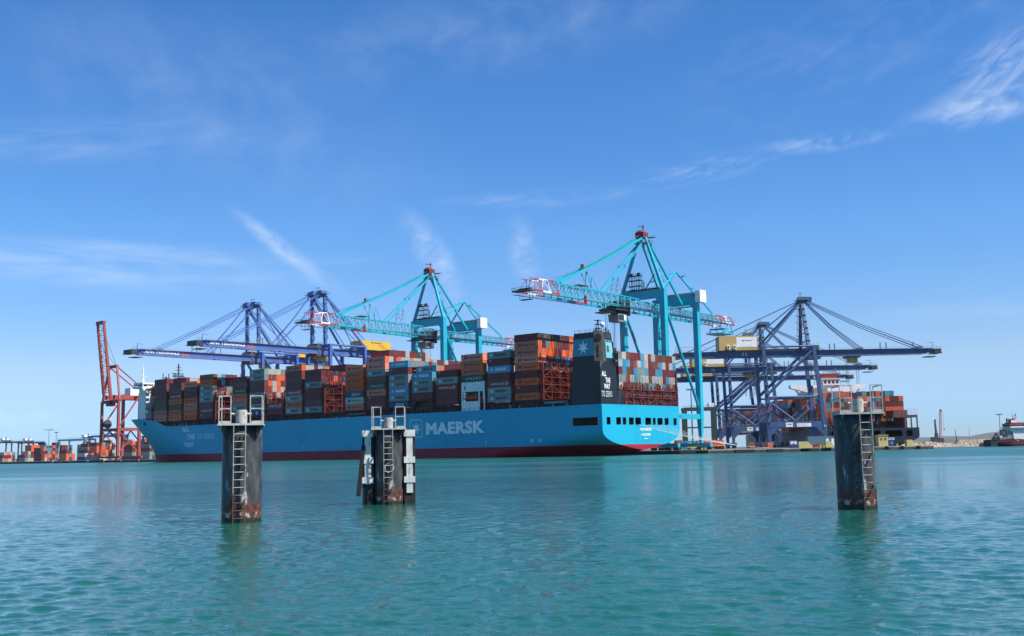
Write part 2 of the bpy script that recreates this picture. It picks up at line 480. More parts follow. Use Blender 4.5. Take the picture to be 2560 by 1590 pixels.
def water_mat():
    m = bpy.data.materials.new('harbour_water')
    m.use_nodes = True
    t = m.node_tree
    L = t.links.new
    b = t.nodes['Principled BSDF']
    b.inputs['IOR'].default_value = 1.33
    gp = N(t, 'ShaderNodeNewGeometry')
    ln = N(t, 'ShaderNodeVectorMath', operation='LENGTH')
    L(gp.outputs['Position'], ln.inputs[0])
    ro = N(t, 'ShaderNodeMapRange')
    ro.inputs[1].default_value = 30.0
    ro.inputs[2].default_value = 260.0
    ro.inputs[3].default_value = 0.045
    ro.inputs[4].default_value = 0.31
    L(ln.outputs['Value'], ro.inputs[0])
    # wind lanes: long patches where the ripples lie rougher or smoother
    tcw = N(t, 'ShaderNodeTexCoord')
    mpw = N(t, 'ShaderNodeMapping')
    mpw.inputs['Scale'].default_value = (0.006, 0.030, 1)
    mpw.inputs['Rotation'].default_value = (0, 0, 0.06)
    L(tcw.outputs['Object'], mpw.inputs[0])
    nw = N(t, 'ShaderNodeTexNoise')
    nw.inputs['Scale'].default_value = 1.0
    nw.inputs['Detail'].default_value = 5
    nw.inputs['Roughness'].default_value = 0.6
    L(mpw.outputs[0], nw.inputs['Vector'])
    wv = N(t, 'ShaderNodeMapRange')
    wv.inputs[1].default_value = 0.35
    wv.inputs[2].default_value = 0.65
    wv.inputs[3].default_value = 0.55
    wv.inputs[4].default_value = 1.35
    L(nw.outputs[0], wv.inputs[0])
    L(Mth(t, 'MULTIPLY', ro.outputs[0], wv.outputs[0]), b.inputs['Roughness'])
    tc = N(t, 'ShaderNodeTexCoord')
    n = N(t, 'ShaderNodeTexNoise')
    n.inputs['Scale'].default_value = 0.02
    n.inputs['Detail'].default_value = 4
    L(tc.outputs['Object'], n.inputs['Vector'])
    mx = N(t, 'ShaderNodeMix', data_type='RGBA')
    mx.inputs[6].default_value = (0.007, 0.072, 0.054, 1)
    mx.inputs[7].default_value = (0.009, 0.088, 0.066, 1)
    L(n.outputs[0], mx.inputs[0])
    L(mx.outputs[2], b.inputs['Base Color'])
    mp = N(t, 'ShaderNodeMapping')
    mp.inputs['Scale'].default_value = (0.75, 1.3, 1)
    L(tc.outputs['Object'], mp.inputs[0])
    n1 = N(t, 'ShaderNodeTexNoise')
    n1.inputs['Scale'].default_value = 3.0
    n1.inputs['Detail'].default_value = 5
    n1.inputs['Roughness'].default_value = 0.62
    L(mp.outputs[0], n1.inputs['Vector'])
    bp = N(t, 'ShaderNodeBump')
    bp.inputs['Strength'].default_value = 1.0
    bp.inputs['Distance'].default_value = 0.030
    L(n1.outputs[0], bp.inputs['Height'])
    n2 = N(t, 'ShaderNodeTexNoise')
    n2.inputs['Scale'].default_value = 9.0
    n2.inputs['Detail'].default_value = 4
    L(mp.outputs[0], n2.inputs['Vector'])
    bp2 = N(t, 'ShaderNodeBump')
    bp2.inputs['Strength'].default_value = 1.0
    bp2.inputs['Distance'].default_value = 0.004
    L(n2.outputs[0], bp2.inputs['Height'])
    L(bp.outputs[0], bp2.inputs['Normal'])
    # fine ripple slopes, from hand-breadth wavelets to patches stirred by the wind
    mp3 = N(t, 'ShaderNodeMapping')
    mp3.inputs['Scale'].default_value = (0.55, 1.0, 1)
    mp3.inputs['Rotation'].default_value = (0, 0, 0.25)
    L(tc.outputs['Object'], mp3.inputs[0])
    n3 = N(t, 'ShaderNodeTexNoise')
    n3.inputs['Scale'].default_value = 1.8
    n3.inputs['Detail'].default_value = 7
    n3.inputs['Roughness'].default_value = 0.78
    L(mp3.outputs[0], n3.inputs['Vector'])
    sb = N(t, 'ShaderNodeVectorMath', operation='SUBTRACT')
    L(n3.outputs['Color'], sb.inputs[0])
    sb.inputs[1].default_value = (0.5, 0.5, 0.5)
    mu = N(t, 'ShaderNodeVectorMath', operation='MULTIPLY')
    L(sb.outputs[0], mu.inputs[0])
    mu.inputs[1].default_value = (0.34, 0.44, 0.0)
    ad = N(t, 'ShaderNodeVectorMath', operation='ADD')
    L(bp2.outputs[0], ad.inputs[0])
    L(mu.outputs[0], ad.inputs[1])
    nn = N(t, 'ShaderNodeVectorMath', operation='NORMALIZE')
    L(ad.outputs[0], nn.inputs[0])
    L(nn.outputs[0], b.inputs['Normal'])
    return m


water_m = water_mat()


# ------------------------------------------------------------------ mesh helpers
class MB:
    """collects boxes, bars, tubes and sheets and links them as ONE mesh object"""

    def __init__(self):
        self.v, self.f, self.mi, self.mats = [], [], [], []
        self.cur = 0
        self.sm = []

    def use(self, m):
        if m not in self.mats:
            self.mats.append(m)
        self.cur = self.mats.index(m)
        return self

    def face(self, idx, smooth=False):
        self.f.append(idx)
        self.mi.append(self.cur)
        self.sm.append(smooth)

    def hexa(self, p):
        b = len(self.v)
        self.v += [tuple(q) for q in p]
        for q in ((0, 3, 2, 1), (4, 5, 6, 7), (0, 1, 5, 4), (1, 2, 6, 5), (2, 3, 7, 6), (3, 0, 4, 7)):
            self.face([b + i for i in q])
        return self

    def box(self, x0, x1, y0, y1, z0, z1):
        return self.hexa([(x0, y0, z0), (x1, y0, z0), (x1, y1, z0), (x0, y1, z0),
                          (x0, y0, z1), (x1, y0, z1), (x1, y1, z1), (x0, y1, z1)])

    def frustum(self, a, b, z0, z1):
        """box whose top rectangle b=(x0,x1,y0,y1) differs from its bottom rectangle a"""
        return self.hexa([(a[0], a[2], z0), (a[1], a[2], z0), (a[1], a[3], z0), (a[0], a[3], z0),
                          (b[0], b[2], z1), (b[1], b[2], z1), (b[1], b[3], z1), (b[0], b[3], z1)])

    def bar(self, p, q, w, h=None, w2=None, h2=None, up=(0, 0, 1)):
        """rectangular bar from p to q, w wide sideways and h deep; may taper to w2,h2"""
        h = w if h is None else h
        w2 = w if w2 is None else w2
        h2 = h if h2 is None else h2
        p, q = Vector(p), Vector(q)
        d = (q - p).normalized()
        u = Vector(up)
        if abs(d.dot(u)) > 0.98:
            u = Vector((1, 0, 0))
        s = d.cross(u).normalized()
        t = s.cross(d)
        pts = []
        for c, ww, hh in ((p, w, h), (q, w2, h2)):
            for a, b in ((-1, -1), (1, -1), (1, 1), (-1, 1)):
                pts.append(c + s * (a * ww / 2) + t * (b * hh / 2))
        return self.hexa(pts)

    def tube(self, p, q, r, n=8, r2=None, cap=True):
        r2 = r if r2 is None else r2
        p, q = Vector(p), Vector(q)
        d = (q - p).normalized()
        u = Vector((0, 0, 1)) if abs(d.z) < 0.95 else Vector((1, 0, 0))
        s = d.cross(u).normalized()
        t = s.cross(d)
        b = len(self.v)
        for c, rr in ((p, r), (q, r2)):
            for i in range(n):
                a = 2 * math.pi * i / n
                self.v.append(tuple(c + s * (rr * math.cos(a)) + t * (rr * math.sin(a))))
        for i in range(n):
            j = (i + 1) % n
            self.face([b + i, b + n + i, b + n + j, b + j], n > 6)
        if cap:
            e = len(self.v)
            self.v += self.v[b:b + 2 * n]
            self.face([e + i for i in range(n)])
            self.face([e + n + i for i in range(n)][::-1])
        return self

    def path(self, pts, r, n=6):
        for a, b in zip(pts[:-1], pts[1:]):
            self.tube(a, b, r, n, cap=False)
        return self

    def poly(self, pts):
        b = len(self.v)
        self.v += [tuple(q) for q in pts]
        self.face(list(range(b, b + len(pts))))
        return self

    def prism(self, plan, z0, z1, plan2=None):
        """upright prism over a counter-clockwise plan; plan2 is its top outline"""
        n = len(plan)
        b = len(self.v)
        self.v += [(x, y, z0) for x, y in plan] + [(x, y, z1) for x, y in (plan2 or plan)]
        for i in range(n):
            j = (i + 1) % n
            self.face([b + i, b + j, b + n + j, b + n + i])
        self.face([b + i for i in range(n)][::-1])
        self.face([b + n + i for i in range(n)])
        return self

    def ball(self, c, r, n=10):
        b = len(self.v)
        for i in range(1, n // 2):
            th = math.pi * i / (n // 2)
            for j in range(n):
                a = 2 * math.pi * j / n
                self.v.append((c[0] + r * math.sin(th) * math.cos(a), c[1] + r * math.sin(th) * math.sin(a), c[2] + r * math.cos(th)))
        t = len(self.v)
        self.v += [(c[0], c[1], c[2] + r), (c[0], c[1], c[2] - r)]
        m = n // 2 - 1
        for i in range(m - 1):
            for j in range(n):
                k = (j + 1) % n
                self.face([b + i * n + j, b + (i + 1) * n + j, b + (i + 1) * n + k, b + i * n + k], True)
        for j in range(n):
            k = (j + 1) % n
            self.face([t, b + j, b + k], True)
            self.face([t + 1, b + (m - 1) * n + k, b + (m - 1) * n + j], True)
        return self

    def mesh(self, name):
        me = bpy.data.meshes.new(name)
        me.from_pydata(self.v, [], self.f)
        for m in self.mats:
            me.materials.append(m)
        me.polygons.foreach_set('material_index', self.mi)
        me.polygons.foreach_set('use_smooth', self.sm)
        me.update()
        return me

    def build(self, name, parent=None, m=None):
        if m is not None:
            self.mats = [m]
            self.mi = [0] * len(self.f)
        return link(name, self.mesh(name), parent)


def link(name, me, parent=None, mw=None):
    o = bpy.data.objects.new(name, me)
    col.objects.link(o)
    if parent is not None:
        o.parent = parent
    if mw is not None:
        o.matrix_local = mw
    return o


def tag(o, label=None, cat=None, group=None, kind=None):
    if label:
        o['label'] = label
    if cat:
        o['category'] = cat
    if group:
        o['group'] = group
    if kind:
        o['kind'] = kind
    return o


def thing(name, label, cat, loc=(0, 0, 0), rz=0.0, group=None):
    o = bpy.data.objects.new(name, None)
    o.empty_display_size = 0.5
    col.objects.link(o)
    o.location = loc
    o.rotation_euler = (0, 0, rz)
    return tag(o, label, cat, group)


def text_mesh(body, size=1.0, bold=0.0, sx=1.0, spacing=1.0, key=None, shear=0.0, extrude=0.012):
    """lettering as a thin raised mesh in the XY plane, centred on its own middle"""
    cu = bpy.data.curves.new('lettering', 'FONT')
    cu.body = body
    cu.size = size
    cu.offset = bold
    cu.space_character = spacing
    cu.align_x = 'CENTER'
    cu.align_y = 'CENTER'
    cu.shear = shear
    cu.extrude = extrude
    cu.resolution_u = 3
    tmp = bpy.data.objects.new('lettering', cu)
    col.objects.link(tmp)
    dg = bpy.context.evaluated_depsgraph_get()
    me = bpy.data.meshes.new_from_object(tmp.evaluated_get(dg))
    bpy.data.objects.remove(tmp)
    bpy.data.curves.remove(cu)
    xs = [v.co.x for v in me.vertices]
    ys = [v.co.y for v in me.vertices]
    cx, cy = (min(xs) + max(xs)) / 2, (min(ys) + max(ys)) / 2
    for v in me.vertices:
        v.co.x = (v.co.x - cx) * sx
        v.co.y -= cy
    me['w'] = (max(xs) - min(xs)) * sx
    me['h'] = max(ys) - min(ys)
    return me


def fit_text(body, w, h, m, bold=0.0, spacing=1.0, shear=0.0, extrude=0.012):
    """lettering scaled to exactly w by h"""
    me = text_mesh(body, 1.0, bold, 1.0, spacing, shear=shear, extrude=1.0)
    fx, fy = w / me['w'], h / me['h']
    for v in me.vertices:
        v.co.x *= fx
        v.co.y *= fy
        v.co.z = v.co.z * extrude
    me.materials.clear()
    me.materials.append(m)
    return me


def star_pts(r, r2, n=7, rot=math.pi / 2):
    return [((r if i % 2 == 0 else r2) * math.cos(rot + math.pi * i / n), (r if i % 2 == 0 else r2) * math.sin(rot + math.pi * i / n)) for i in range(2 * n)]


def flat_mesh(polys, name='emblem'):
    """polys: (points in XY, material, z0, thickness)"""
    mb = MB()
    for pts, m, z0, th in polys:
        mb.use(m)
        n = len(pts)
        b = len(mb.v)
        mb.v += [(x, y, z0) for x, y in pts] + [(x, y, z0 + th) for x, y in pts]
        mb.face([b + i for i in range(n)][::-1])
        mb.face([b + n + i for i in range(n)])
        for i in range(n):
            j = (i + 1) % n
            mb.face([b + i, b + j, b + n + j, b + n + i])
    return mb.mesh(name)


def facing(axis, loc):
    """matrix that stands an XY-plane drawing up, facing a local axis"""
    z = Vector((0, 0, 1))
    n = {'+x': Vector((1, 0, 0)), '-x': Vector((-1, 0, 0)), '+y': Vector((0, 1, 0)), '-y': Vector((0, -1, 0))}[axis]
    x = z.cross(n)
    m = Matrix((x, z, n)).transposed().to_4x4()
    m.translation = Vector(loc)
    return m


ORD = ['', 'first', 'second', 'third', 'fourth', 'fifth', 'sixth', 'seventh', 'eighth', 'ninth', 'tenth', 'eleventh', 'twelfth', 'thirteenth',
       'fourteenth', 'fifteenth', 'sixteenth', 'seventeenth', 'eighteenth', 'nineteenth', 'twentieth', 'twenty-first', 'twenty-second']

# ------------------------------------------------------------------ frames of reference
TH = R(40.9)
UD = Vector((-math.cos(TH), math.sin(TH), 0))      # along the berth, towards the big ship's bow
VD = Vector((math.sin(TH), math.cos(TH), 0))       # from the water towards the quay
S0 = Vector((34.2, 405.9, 0)) + 2.2 * UD           # port corner of the big ship's transom
BEAM = 52.6


def SP(u, v, z=0.0):
    return S0 + UD * u + VD * v + Vector((0, 0, z))


SHIP_RZ = math.atan2(UD.y, UD.x)                   # local x forward, local y to port
CRANE_RZ = math.atan2(-VD.y, -VD.x)                # local x out over the water, local y towards the stern


# ------------------------------------------------------------------ water
def build_water():
    rng = np.random.default_rng(3)
    rows = [11.0]
    while rows[-1] < 60:
        rows.append(rows[-1] * 1.0042)
    while rows[-1] < 220:
        rows.append(rows[-1] * 1.0058)
    while rows[-1] < 10500:
        rows.append(rows[-1] * 1.045)
    d = np.array(rows)
    na = 760
    ang = np.linspace(-0.62, 0.62, na)
    D, A = np.meshgrid(d, ang, indexing='ij')
    X = D * np.tan(A)
    Y = D.copy()
    step = np.gradient(d)[:, None] * np.ones_like(D)
    Z = np.zeros_like(D)
    wind = math.radians(250)
    for i in range(120):
        lam = 0.22 * (1.1 / 0.22) ** rng.random()
        th = wind + rng.normal(0, 0.75)
        amp = 0.0037 * lam ** 0.9 * (0.6 + 0.8 * rng.random())
        k = 2 * math.pi / lam
        ph = rng.random() * 6.28
        fade = np.clip((lam / (step + 1e-6) - 2.2) / 2.5, 0, 1)
        arg = k * (X * math.cos(th) + Y * math.sin(th)) + ph
        # a slow patchiness keeps the trains of waves from repeating
        env = 0.65 + 0.35 * np.sin(X * 0.31 / lam ** 0.4 + i) * np.sin(Y * 0.23 / lam ** 0.4 + 1.7 * i)
        Z += amp * fade * env * (np.sin(arg) + 0.22 * np.sin(2 * arg + 1.2))
    nr = len(d)
    verts = np.stack([X, Y, Z], -1).reshape(-1, 3)
    idx = np.arange(nr * na).reshape(nr, na)
    quads = np.stack([idx[:-1, :-1], idx[:-1, 1:], idx[1:, 1:], idx[1:, :-1]], -1).reshape(-1, 4)
    # a plain sheet below the wave field carries the sea out to every side
    s = 11000.0
    nv = len(verts)
    verts = np.concatenate([verts, np.array([(-s, -2000, -0.25), (s, -2000, -0.25), (s, s, -0.25), (-s, s, -0.25)])])
    quads = np.concatenate([quads, np.array([[nv, nv + 1, nv + 2, nv + 3]])])
    me = bpy.data.meshes.new('water')
    me.vertices.add(len(verts))
    me.vertices.foreach_set('co', verts.astype(np.float32).ravel())
    me.loops.add(quads.size)
    me.loops.foreach_set('vertex_index', quads.astype(np.int32).ravel())
    me.polygons.add(len(quads))
    me.polygons.foreach_set('loop_start', np.arange(0, quads.size, 4, dtype=np.int32))
    me.polygons.foreach_set('loop_total', np.full(len(quads), 4, dtype=np.int32))
    me.polygons.foreach_set('use_smooth', np.ones(len(quads), dtype=bool))
    me.update(calc_edges=True)
    me.materials.append(water_m)
    o = link('water', me)
    tag(o, 'teal green harbour water with small wind ripples', 'water', kind='structure')


build_water()


# ------------------------------------------------------------------ quays, hills, breakwater
QZ = 1.5


def build_quay():
    c = SP(-12, 54)
    plan = [(c.x, c.y), (178, 470), (175, 500), (163, 545), (163, 1400), (-1400, 1900)]
    e = SP(1150, 54)
    plan.append((e.x, e.y))
    mb = MB()
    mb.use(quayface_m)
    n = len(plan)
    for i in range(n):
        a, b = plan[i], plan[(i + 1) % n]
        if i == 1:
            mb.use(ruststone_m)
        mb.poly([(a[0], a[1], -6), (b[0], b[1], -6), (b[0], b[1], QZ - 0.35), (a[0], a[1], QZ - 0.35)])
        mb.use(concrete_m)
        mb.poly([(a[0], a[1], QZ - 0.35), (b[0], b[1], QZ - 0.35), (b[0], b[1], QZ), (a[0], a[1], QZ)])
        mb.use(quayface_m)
    mb.use(asphalt_m)
    mb.poly([(x, y, QZ) for x, y in plan])
    tag(mb.build('quay'), 'long concrete container quay with dark stained wall', 'quay', kind='structure')


build_quay()


def build_hills():
    mb = MB().use(hill_m)
    rng = random.Random(4)
    xs = [2950 + 66 * i for i in range(60)]
    rows = []
    for j, (yy, k) in enumerate(((8900, 0.0), (9300, 0.45), (9800, 0.85), (10400, 1.0), (10900, 0.6))):
        row = []
        for i, x in enumerate(xs):
            w = min(1, i / 10.0)
            h = 92 * w * (0.78 + 0.18 * math.sin(i * 0.35) + 0.12 * math.sin(i * 0.9 + 2) + rng.uniform(-.03, .03))
            row.append((x + yy * 0.02, yy, h * k - (1 if j == 0 else 0)))
        rows.append(row)
    for r in rows:
        mb.v += r
    n = len(xs)
    for j in range(4):
        for i in range(n - 1):
            mb.face([j * n + i, j * n + i + 1, (j + 1) * n + i + 1, (j + 1) * n + i], True)
    tag(mb.build('hills'), 'low far blue hills behind the breakwater', 'hills', kind='structure')


build_hills()


def build_breakwater():
    rng = random.Random(11)
    # the crest is a low wall; the seaward slope is armour rock, heaped as one bank
    mb = MB().use(rock_m)
    nx, ny = 300, 16
    x0, x1 = 205, 430
    base = len(mb.v)
    for j in range(ny):
        for i in range(nx):
            t = j / (ny - 1)
            x = x0 + (x1 - x0) * i / (nx - 1)
            y = 655 + 26 * t + 0.10 * (x - 205)
            prof = min(1, t * 2.2)
            z = -0.6 + 3.0 * prof + rng.uniform(-0.55, 0.55) * (0.35 + prof) + 0.5 * math.sin(i * 0.13) * prof
            mb.v.append((x + rng.uniform(-.3, .3), y + rng.uniform(-.5, .5), z))
    for j in range(ny - 1):
        for i in range(nx - 1):
            mb.face([base + j * nx + i, base + j * nx + i + 1, base + (j + 1) * nx + i + 1, base + (j + 1) * nx + i])
    mb.use(concrete_m)
    mb.poly([(x0, 680, 2.0), (x1, 702, 2.0), (x1, 760, 2.4), (x0, 740, 2.4)])
    tag(mb.build('breakwater'), 'long bank of pale armour rock at right', 'breakwater', kind='structure')
    w = MB().use(palewall_m)
    for i in range(12):
        a = 283 + i * 12
        w.box(a, a + 11.7, 704, 706, 2.1, 4.3 + 0.12 * (i % 3))
    tag(w.build('crest_wall'), 'low pale concrete wall along the rock bank left of the tanker', 'wall')


build_breakwater()


# ------------------------------------------------------------------ the big container ship
def zdeck(u):
    pts = ((0, 19.2), (293, 19.2), (304, 22.6), (322, 24.2), (365, 25.0))
    for (a, za), (b, zb) in zip(pts[:-1], pts[1:]):
        if u <= b:
            return za + (zb - za) * max(0, u - a) / (b - a)
    return pts[-1][1]


def xstem(z):
    return 347.0 + (7.5 * (min(z, 25) - 8) / 17.0 * ((min(z, 25) - 8) / 17.0) ** 0.5 if z > 8 else 0)


def zbot(u):
    return max(-3.0, 2.0 - 0.20 * u - 0.0006 * u * u)


def half(u, z):
    """half breadth of the hull at station u and height z"""
    t = min(1, u / 78.0)
    zk = 10.5 - 12.5 * t * t * (3 - 2 * t)
    zb = zbot(u)
    if z <= zb:
        return 0.0
    f = 1.0
    if z < zk:
        f = 1 - (1 - (z - zb) / (zk - zb)) ** 3
    zz = max(0, min(24, z))
    xb = 244 + 64 * (zz / 24) ** 0.9
    xs = xstem(z)
    if u > xb:
        s = min(1, (u - xb) / (xs - xb))
        e = 1.9 + 0.9 * zz / 24
        f *= max(0, 1 - s ** e) ** (1.0 - 0.42 * zz / 24)
    return BEAM / 2 * f


def build_big_ship():
    ship = thing('container_ship', 'huge sky blue container ship moored across the middle, black funnel at its stern', 'ship', SP(0, BEAM / 2, 0), SHIP_RZ)
    # ---- shell plating
    zl = [-3, -1, 0, 0.6, 1.2, 2, 2.6, 3.2, 4.2, 5.2, 6.2, 7.4, 8.6, 10, 11.4, 12.9, 14.4, 16, 17.5]
    us = [0, 1, 2, 4, 6, 8, 10, 12, 13.7, 16, 19, 23, 27, 32, 38, 45, 53, 62, 72, 84, 100, 120, 145, 170, 195, 220, 238]
    nb = 34
    ncol = len(us) + nb
    rows = []
    for z in zl + ['d']:
        row = []
        for i in range(ncol):
            if i < len(us):
                u = us[i]
            else:
                t = (i - len(us) + 1) / nb
                xs = xstem(25 if z == 'd' else z)
                u = 238 + (xs - 238) * (1 - (1 - t) ** 1.35)
            zz = zdeck(u) if z == 'd' else z
            zz = max(zz, zbot(u)) if u < 30 else zz
            row.append((u, half(u, zz), zz))
        rows.append(row)
    mb = MB().use(hull_m)
    for sgn in (1, -1):
        b = len(mb.v)
        for row in rows:
            mb.v += [(u, sgn * y, z) for u, y, z in row]
        for j in range(len(rows) - 1):
            for i in range(ncol - 1):
                if sgn == 1 and zl[j] in (11.4, 12.9) and 2 <= us[min(i, len(us) - 1)] and i + 1 < len(us) and us[i + 1] <= 13.7:
                    continue                                   # the mooring deck opening in the port quarter
                q = [b + j * ncol + i, b + (j + 1) * ncol + i, b + (j + 1) * ncol + i + 1, b + j * ncol + i + 1]
                mb.face(q if sgn == 1 else q[::-1], True)
    me = mb.mesh('hull')
    bm = bmesh.new()
    bm.from_mesh(me)
    bmesh.ops.remove_doubles(bm, verts=bm.verts, dist=0.002)
    bmesh.ops.dissolve_degenerate(bm, edges=bm.edges, dist=0.001)
    for e in bm.edges:
        if len(e.link_faces) == 2 and e.calc_face_angle(0) > 0.5:
            e.smooth = False
    bm.to_mesh(me)
    bm.free()
    link('hull', me, ship)
    # weather deck
    d = MB().use(coam_m)
    top = [(u, y, z - 0.05) for u, y, z in rows[-1]]
    for a, b_ in zip(top[:-1], top[1:]):
        d.poly([(a[0], -a[1], a[2]), (b_[0], -b_[1], b_[2]), (b_[0], b_[1], b_[2]), (a[0], a[1], a[2])])
    d.build('weather_deck', ship)

    # ---- transom plate with its row of mooring openings cut through
    cu = bpy.data.curves.new('transom', 'CURVE')
    cu.dimensions = '2D'
    cu.fill_mode = 'BOTH'
    cu.extrude = 0.12

    def spline(pts):
        s = cu.splines.new('POLY')
        s.points.add(len(pts) - 1)
        for p, (x, y) in zip(s.points, pts):
            p.co = (x, y, 0, 1)
        s.use_cyclic_u = True
    zs = [19.2, 14, 10.5, 9.3, 8.2, 7.2, 6.3, 5.5, 4.8, 4.2, 3.6, 3.1, 2.7, 2.4, 2.15]
    outl = [(-half(0, z), z) for z in zs] + [(0, 2.0)] + [(half(0, z), z) for z in zs[::-1]]
    spline(outl)
    wins = [(2.7, 5.2), (8.8, 11.9), (13.0, 15.3), (17.1, 20.3), (21.3, 25.2), (28.1, 32.2), (33.4, 35.3), (36.6, 40.3), (41.7, 44.6), (48.2, 50.5)]
    r = 0.35
    for a, b_ in wins:
        a, b_ = a - BEAM / 2, b_ - BEAM / 2
        z0, z1 = 11.6, 14.4
        pts = []
        for cx, cz, a0 in ((b_ - r, z1 - r, 0), (a + r, z1 - r, 90), (a + r, z0 + r, 180), (b_ - r, z0 + r, 270)):
            for k in range(4):
                an = R(a0 + 30 * k)
                pts.append((cx + r * math.cos(an), cz + r * math.sin(an)))
        spline(pts[::-1])
    tmp = bpy.data.objects.new('transom', cu)
    col.objects.link(tmp)
    me = bpy.data.meshes.new_from_object(tmp.evaluated_get(bpy.context.evaluated_depsgraph_get()))
    bpy.data.objects.remove(tmp)
    mt = facing('-x', (0, 0, 0))
    me.transform(mt)
    me.materials.clear()
    me.materials.append(hull_m)
    link('transom', me, ship)
    # mooring deck behind the openings
    g = MB().use(darksteel_m)
    g.box(0.4, 14.5, -25.6, 25.6, 10.7, 11.0)
    g.box(14.6, 15.0, -25.8, 25.8, 10.7, 15.4)
    g.box(0.4, 14.5, -25.6, 25.6, 15.4, 15.6)
    g.build('mooring_deck', ship)
    rng = random.Random(2)
    for a, b_ in wins[1:]:
        y = BEAM / 2 - (a + b_) / 2
        w = MB().use(signal_red_m if rng.random() < .2 else lash_m)
        w.tube((2.6, y - .9, 12.0), (2.6, y + .9, 12.0), 0.75, 10)
        w.box(2.2, 3.0, y + .95, y + 1.2, 11.0, 12.9)
        w.box(2.2, 3.0, y - 1.2, y - .95, 11.0, 12.9)
        w.build('mooring_winch', ship)

    # ---- lettering on the shell, wrapped onto the plating
    def wrap(me, u0, z0):
        for v in me.vertices:
            u, z, e = u0 - v.co.x, z0 + v.co.y, v.co.z
            v.co = (u, half(u, z) + 0.05 + 0.03 * (1 if e > 0 else 0), z)
        return me
    for body, a, b_, z1, z0, bold, m in (('ALL', 277.5, 270.8, 18.35, 15.9, .035, paleletter_m), ('THE', 273.0, 265.5, 14.5, 11.9, .035, paleletter_m),
                                        ('WAY', 275.2, 266.5, 10.35, 7.7, .035, paleletter_m), ('TO ZERO', 263.8, 248.3, 14.5, 11.9, -.006, paleletter_m),
                                        ('MAERSK', 92.4, 58.8, 15.1, 10.0, .045, hullwhite_m)):
        me = fit_text(body, a - b_, z1 - z0, m, bold=bold, spacing=1.05, extrude=0.02)
        link('hull_lettering', wrap(me, (a + b_) / 2, (z0 + z1) / 2), ship)

    def rrect(w, h, rad, n=5):
        p = []
        for cx, cy, a0 in ((w - rad, h - rad, 0), (rad - w, h - rad, 90), (rad - w, rad - h, 180), (w - rad, rad - h, 270)):
            for k in range(n):
                an = R(a0 + 90 * k / (n - 1))
                p.append((cx + rad * math.cos(an), cy + rad * math.sin(an)))
        return p
    lg = MB().use(hullwhite_m)
    o, i_ = rrect(3.75, 3.85, 0.9), rrect(3.45, 3.55, 0.75)
    for k in range(len(o)):
        j = (k + 1) % len(o)
        lg.poly([(*o[k], .02), (*o[j], .02), (*i_[j], .02), (*i_[k], .02)])
    sp = star_pts(3.0, 1.15)
    for k in range(14):
        a, b_ = sp[k], sp[(k + 1) % 14]
        lg.poly([(0, 0, .02), (*a, .02), (*b_, .02)])
    link('hull_emblem', wrap(lg.mesh('hull_emblem'), 98.4, 12.75), ship)
    for body, w, h, z in (('ANE MÆRSK', 8.2, 1.05, 9.9), ('AALBORG', 6.4, 0.95, 7.9), ('9948748', 2.6, 0.42, 6.3)):
        link('stern_lettering', fit_text(body, w, h, hullwhite_m, bold=.02), ship, facing('-x', (-0.16, BEAM / 2 - 28.2, z)))
    # draught-mark dots and tug push marks low on the side
    for u in (30, 34):
        dm = MB().use(hullwhite_m)
        y = half(u, 6.4)
        for k in range(10):
            a = 2 * math.pi * k / 10
            c = (u + .55 * math.cos(a), 6.4 + .55 * math.sin(a))
            dm.box(c[0] - .14, c[0] + .14, y + .03, y + .09, c[1] - .14, c[1] + .14)
        dm.build('thruster_mark', ship)
    for u in (112, 58, 175, 222):
        dm = MB().use(hullwhite_m)
        y = half(u, 6)
        dm.box(u - .12, u + .12, y + .03, y + .08, 5.2, 7.0)
        dm.build('tug_mark', ship)
    fl = MB().use(dark_m)
    for u, z in ((316, 21.4),):
        y = half(u, z)
        fl.box(u - 1.0, u + 1.0, y - .6, y + .12, z - .75, z + .75)
    fl.build('fairlead', ship)
    pil = MB().use(darksteel_m)
    y = half(222, 14)
    pil.box(220.5, 224.5, y - 0.5, y + 0.9, 12.6, 14.9)
    pil.build('pilot_door_platform', ship)

    # ---- hatch coamings, lashing bridges
    def lashing_bridge(u, top, y0=-25.6, y1=25.6, name='lashing_bridge', z0=19.2, m=lash_m):
        k = MB().use(m)
        lv = [z for z in (22.0, 25.0, 27.9, 30.8, 33.7) if z < top - 1.5]
        n = int((y1 - y0) / 5.0)
        for i in range(n + 1):
            y = y0 + (y1 - y0) * i / n
            w = 0.55 if i in (0, n) else 0.32
            k.box(u - .75, u - .45, y - w / 2, y + w / 2, z0, top)
            k.box(u + .45, u + .75, y - w / 2, y + w / 2, z0, top)
            for z in lv:
                k.box(u - .45, u + .45, y - .1, y + .1, z + .8, z + 1.0)
        for z in lv:
            k.box(u - .95, u + .95, y0, y1, z, z + .22)
            for s in (-.93, .93):
                k.box(u + s - .03, u + s + .03, y0, y1, z + 1.05, z + 1.12)
                for i in range(2 * n + 1):
                    y = y0 + (y1 - y0) * i / (2 * n)
                    k.box(u + s - .03, u + s + .03, y - .03, y + .03, z + .22, z + 1.05)
        for i in range(n):
            ya, yb = y0 + (y1 - y0) * i / n, y0 + (y1 - y0) * (i + 1) / n
            for j, (za, zb) in enumerate(zip([z0] + lv[:-1], lv)):
                if (i + j) % 2 == 0:
                    k.bar((u - .8, ya, za + .2), (u - .8, yb, zb), .2, .2)
                elif i % 3 == 0:
                    k.bar((u - .8, yb, za + .2), (u - .8, ya, zb), .2, .2)
        k.use(rod_m)
        rr = random.Random(int(u * 10))
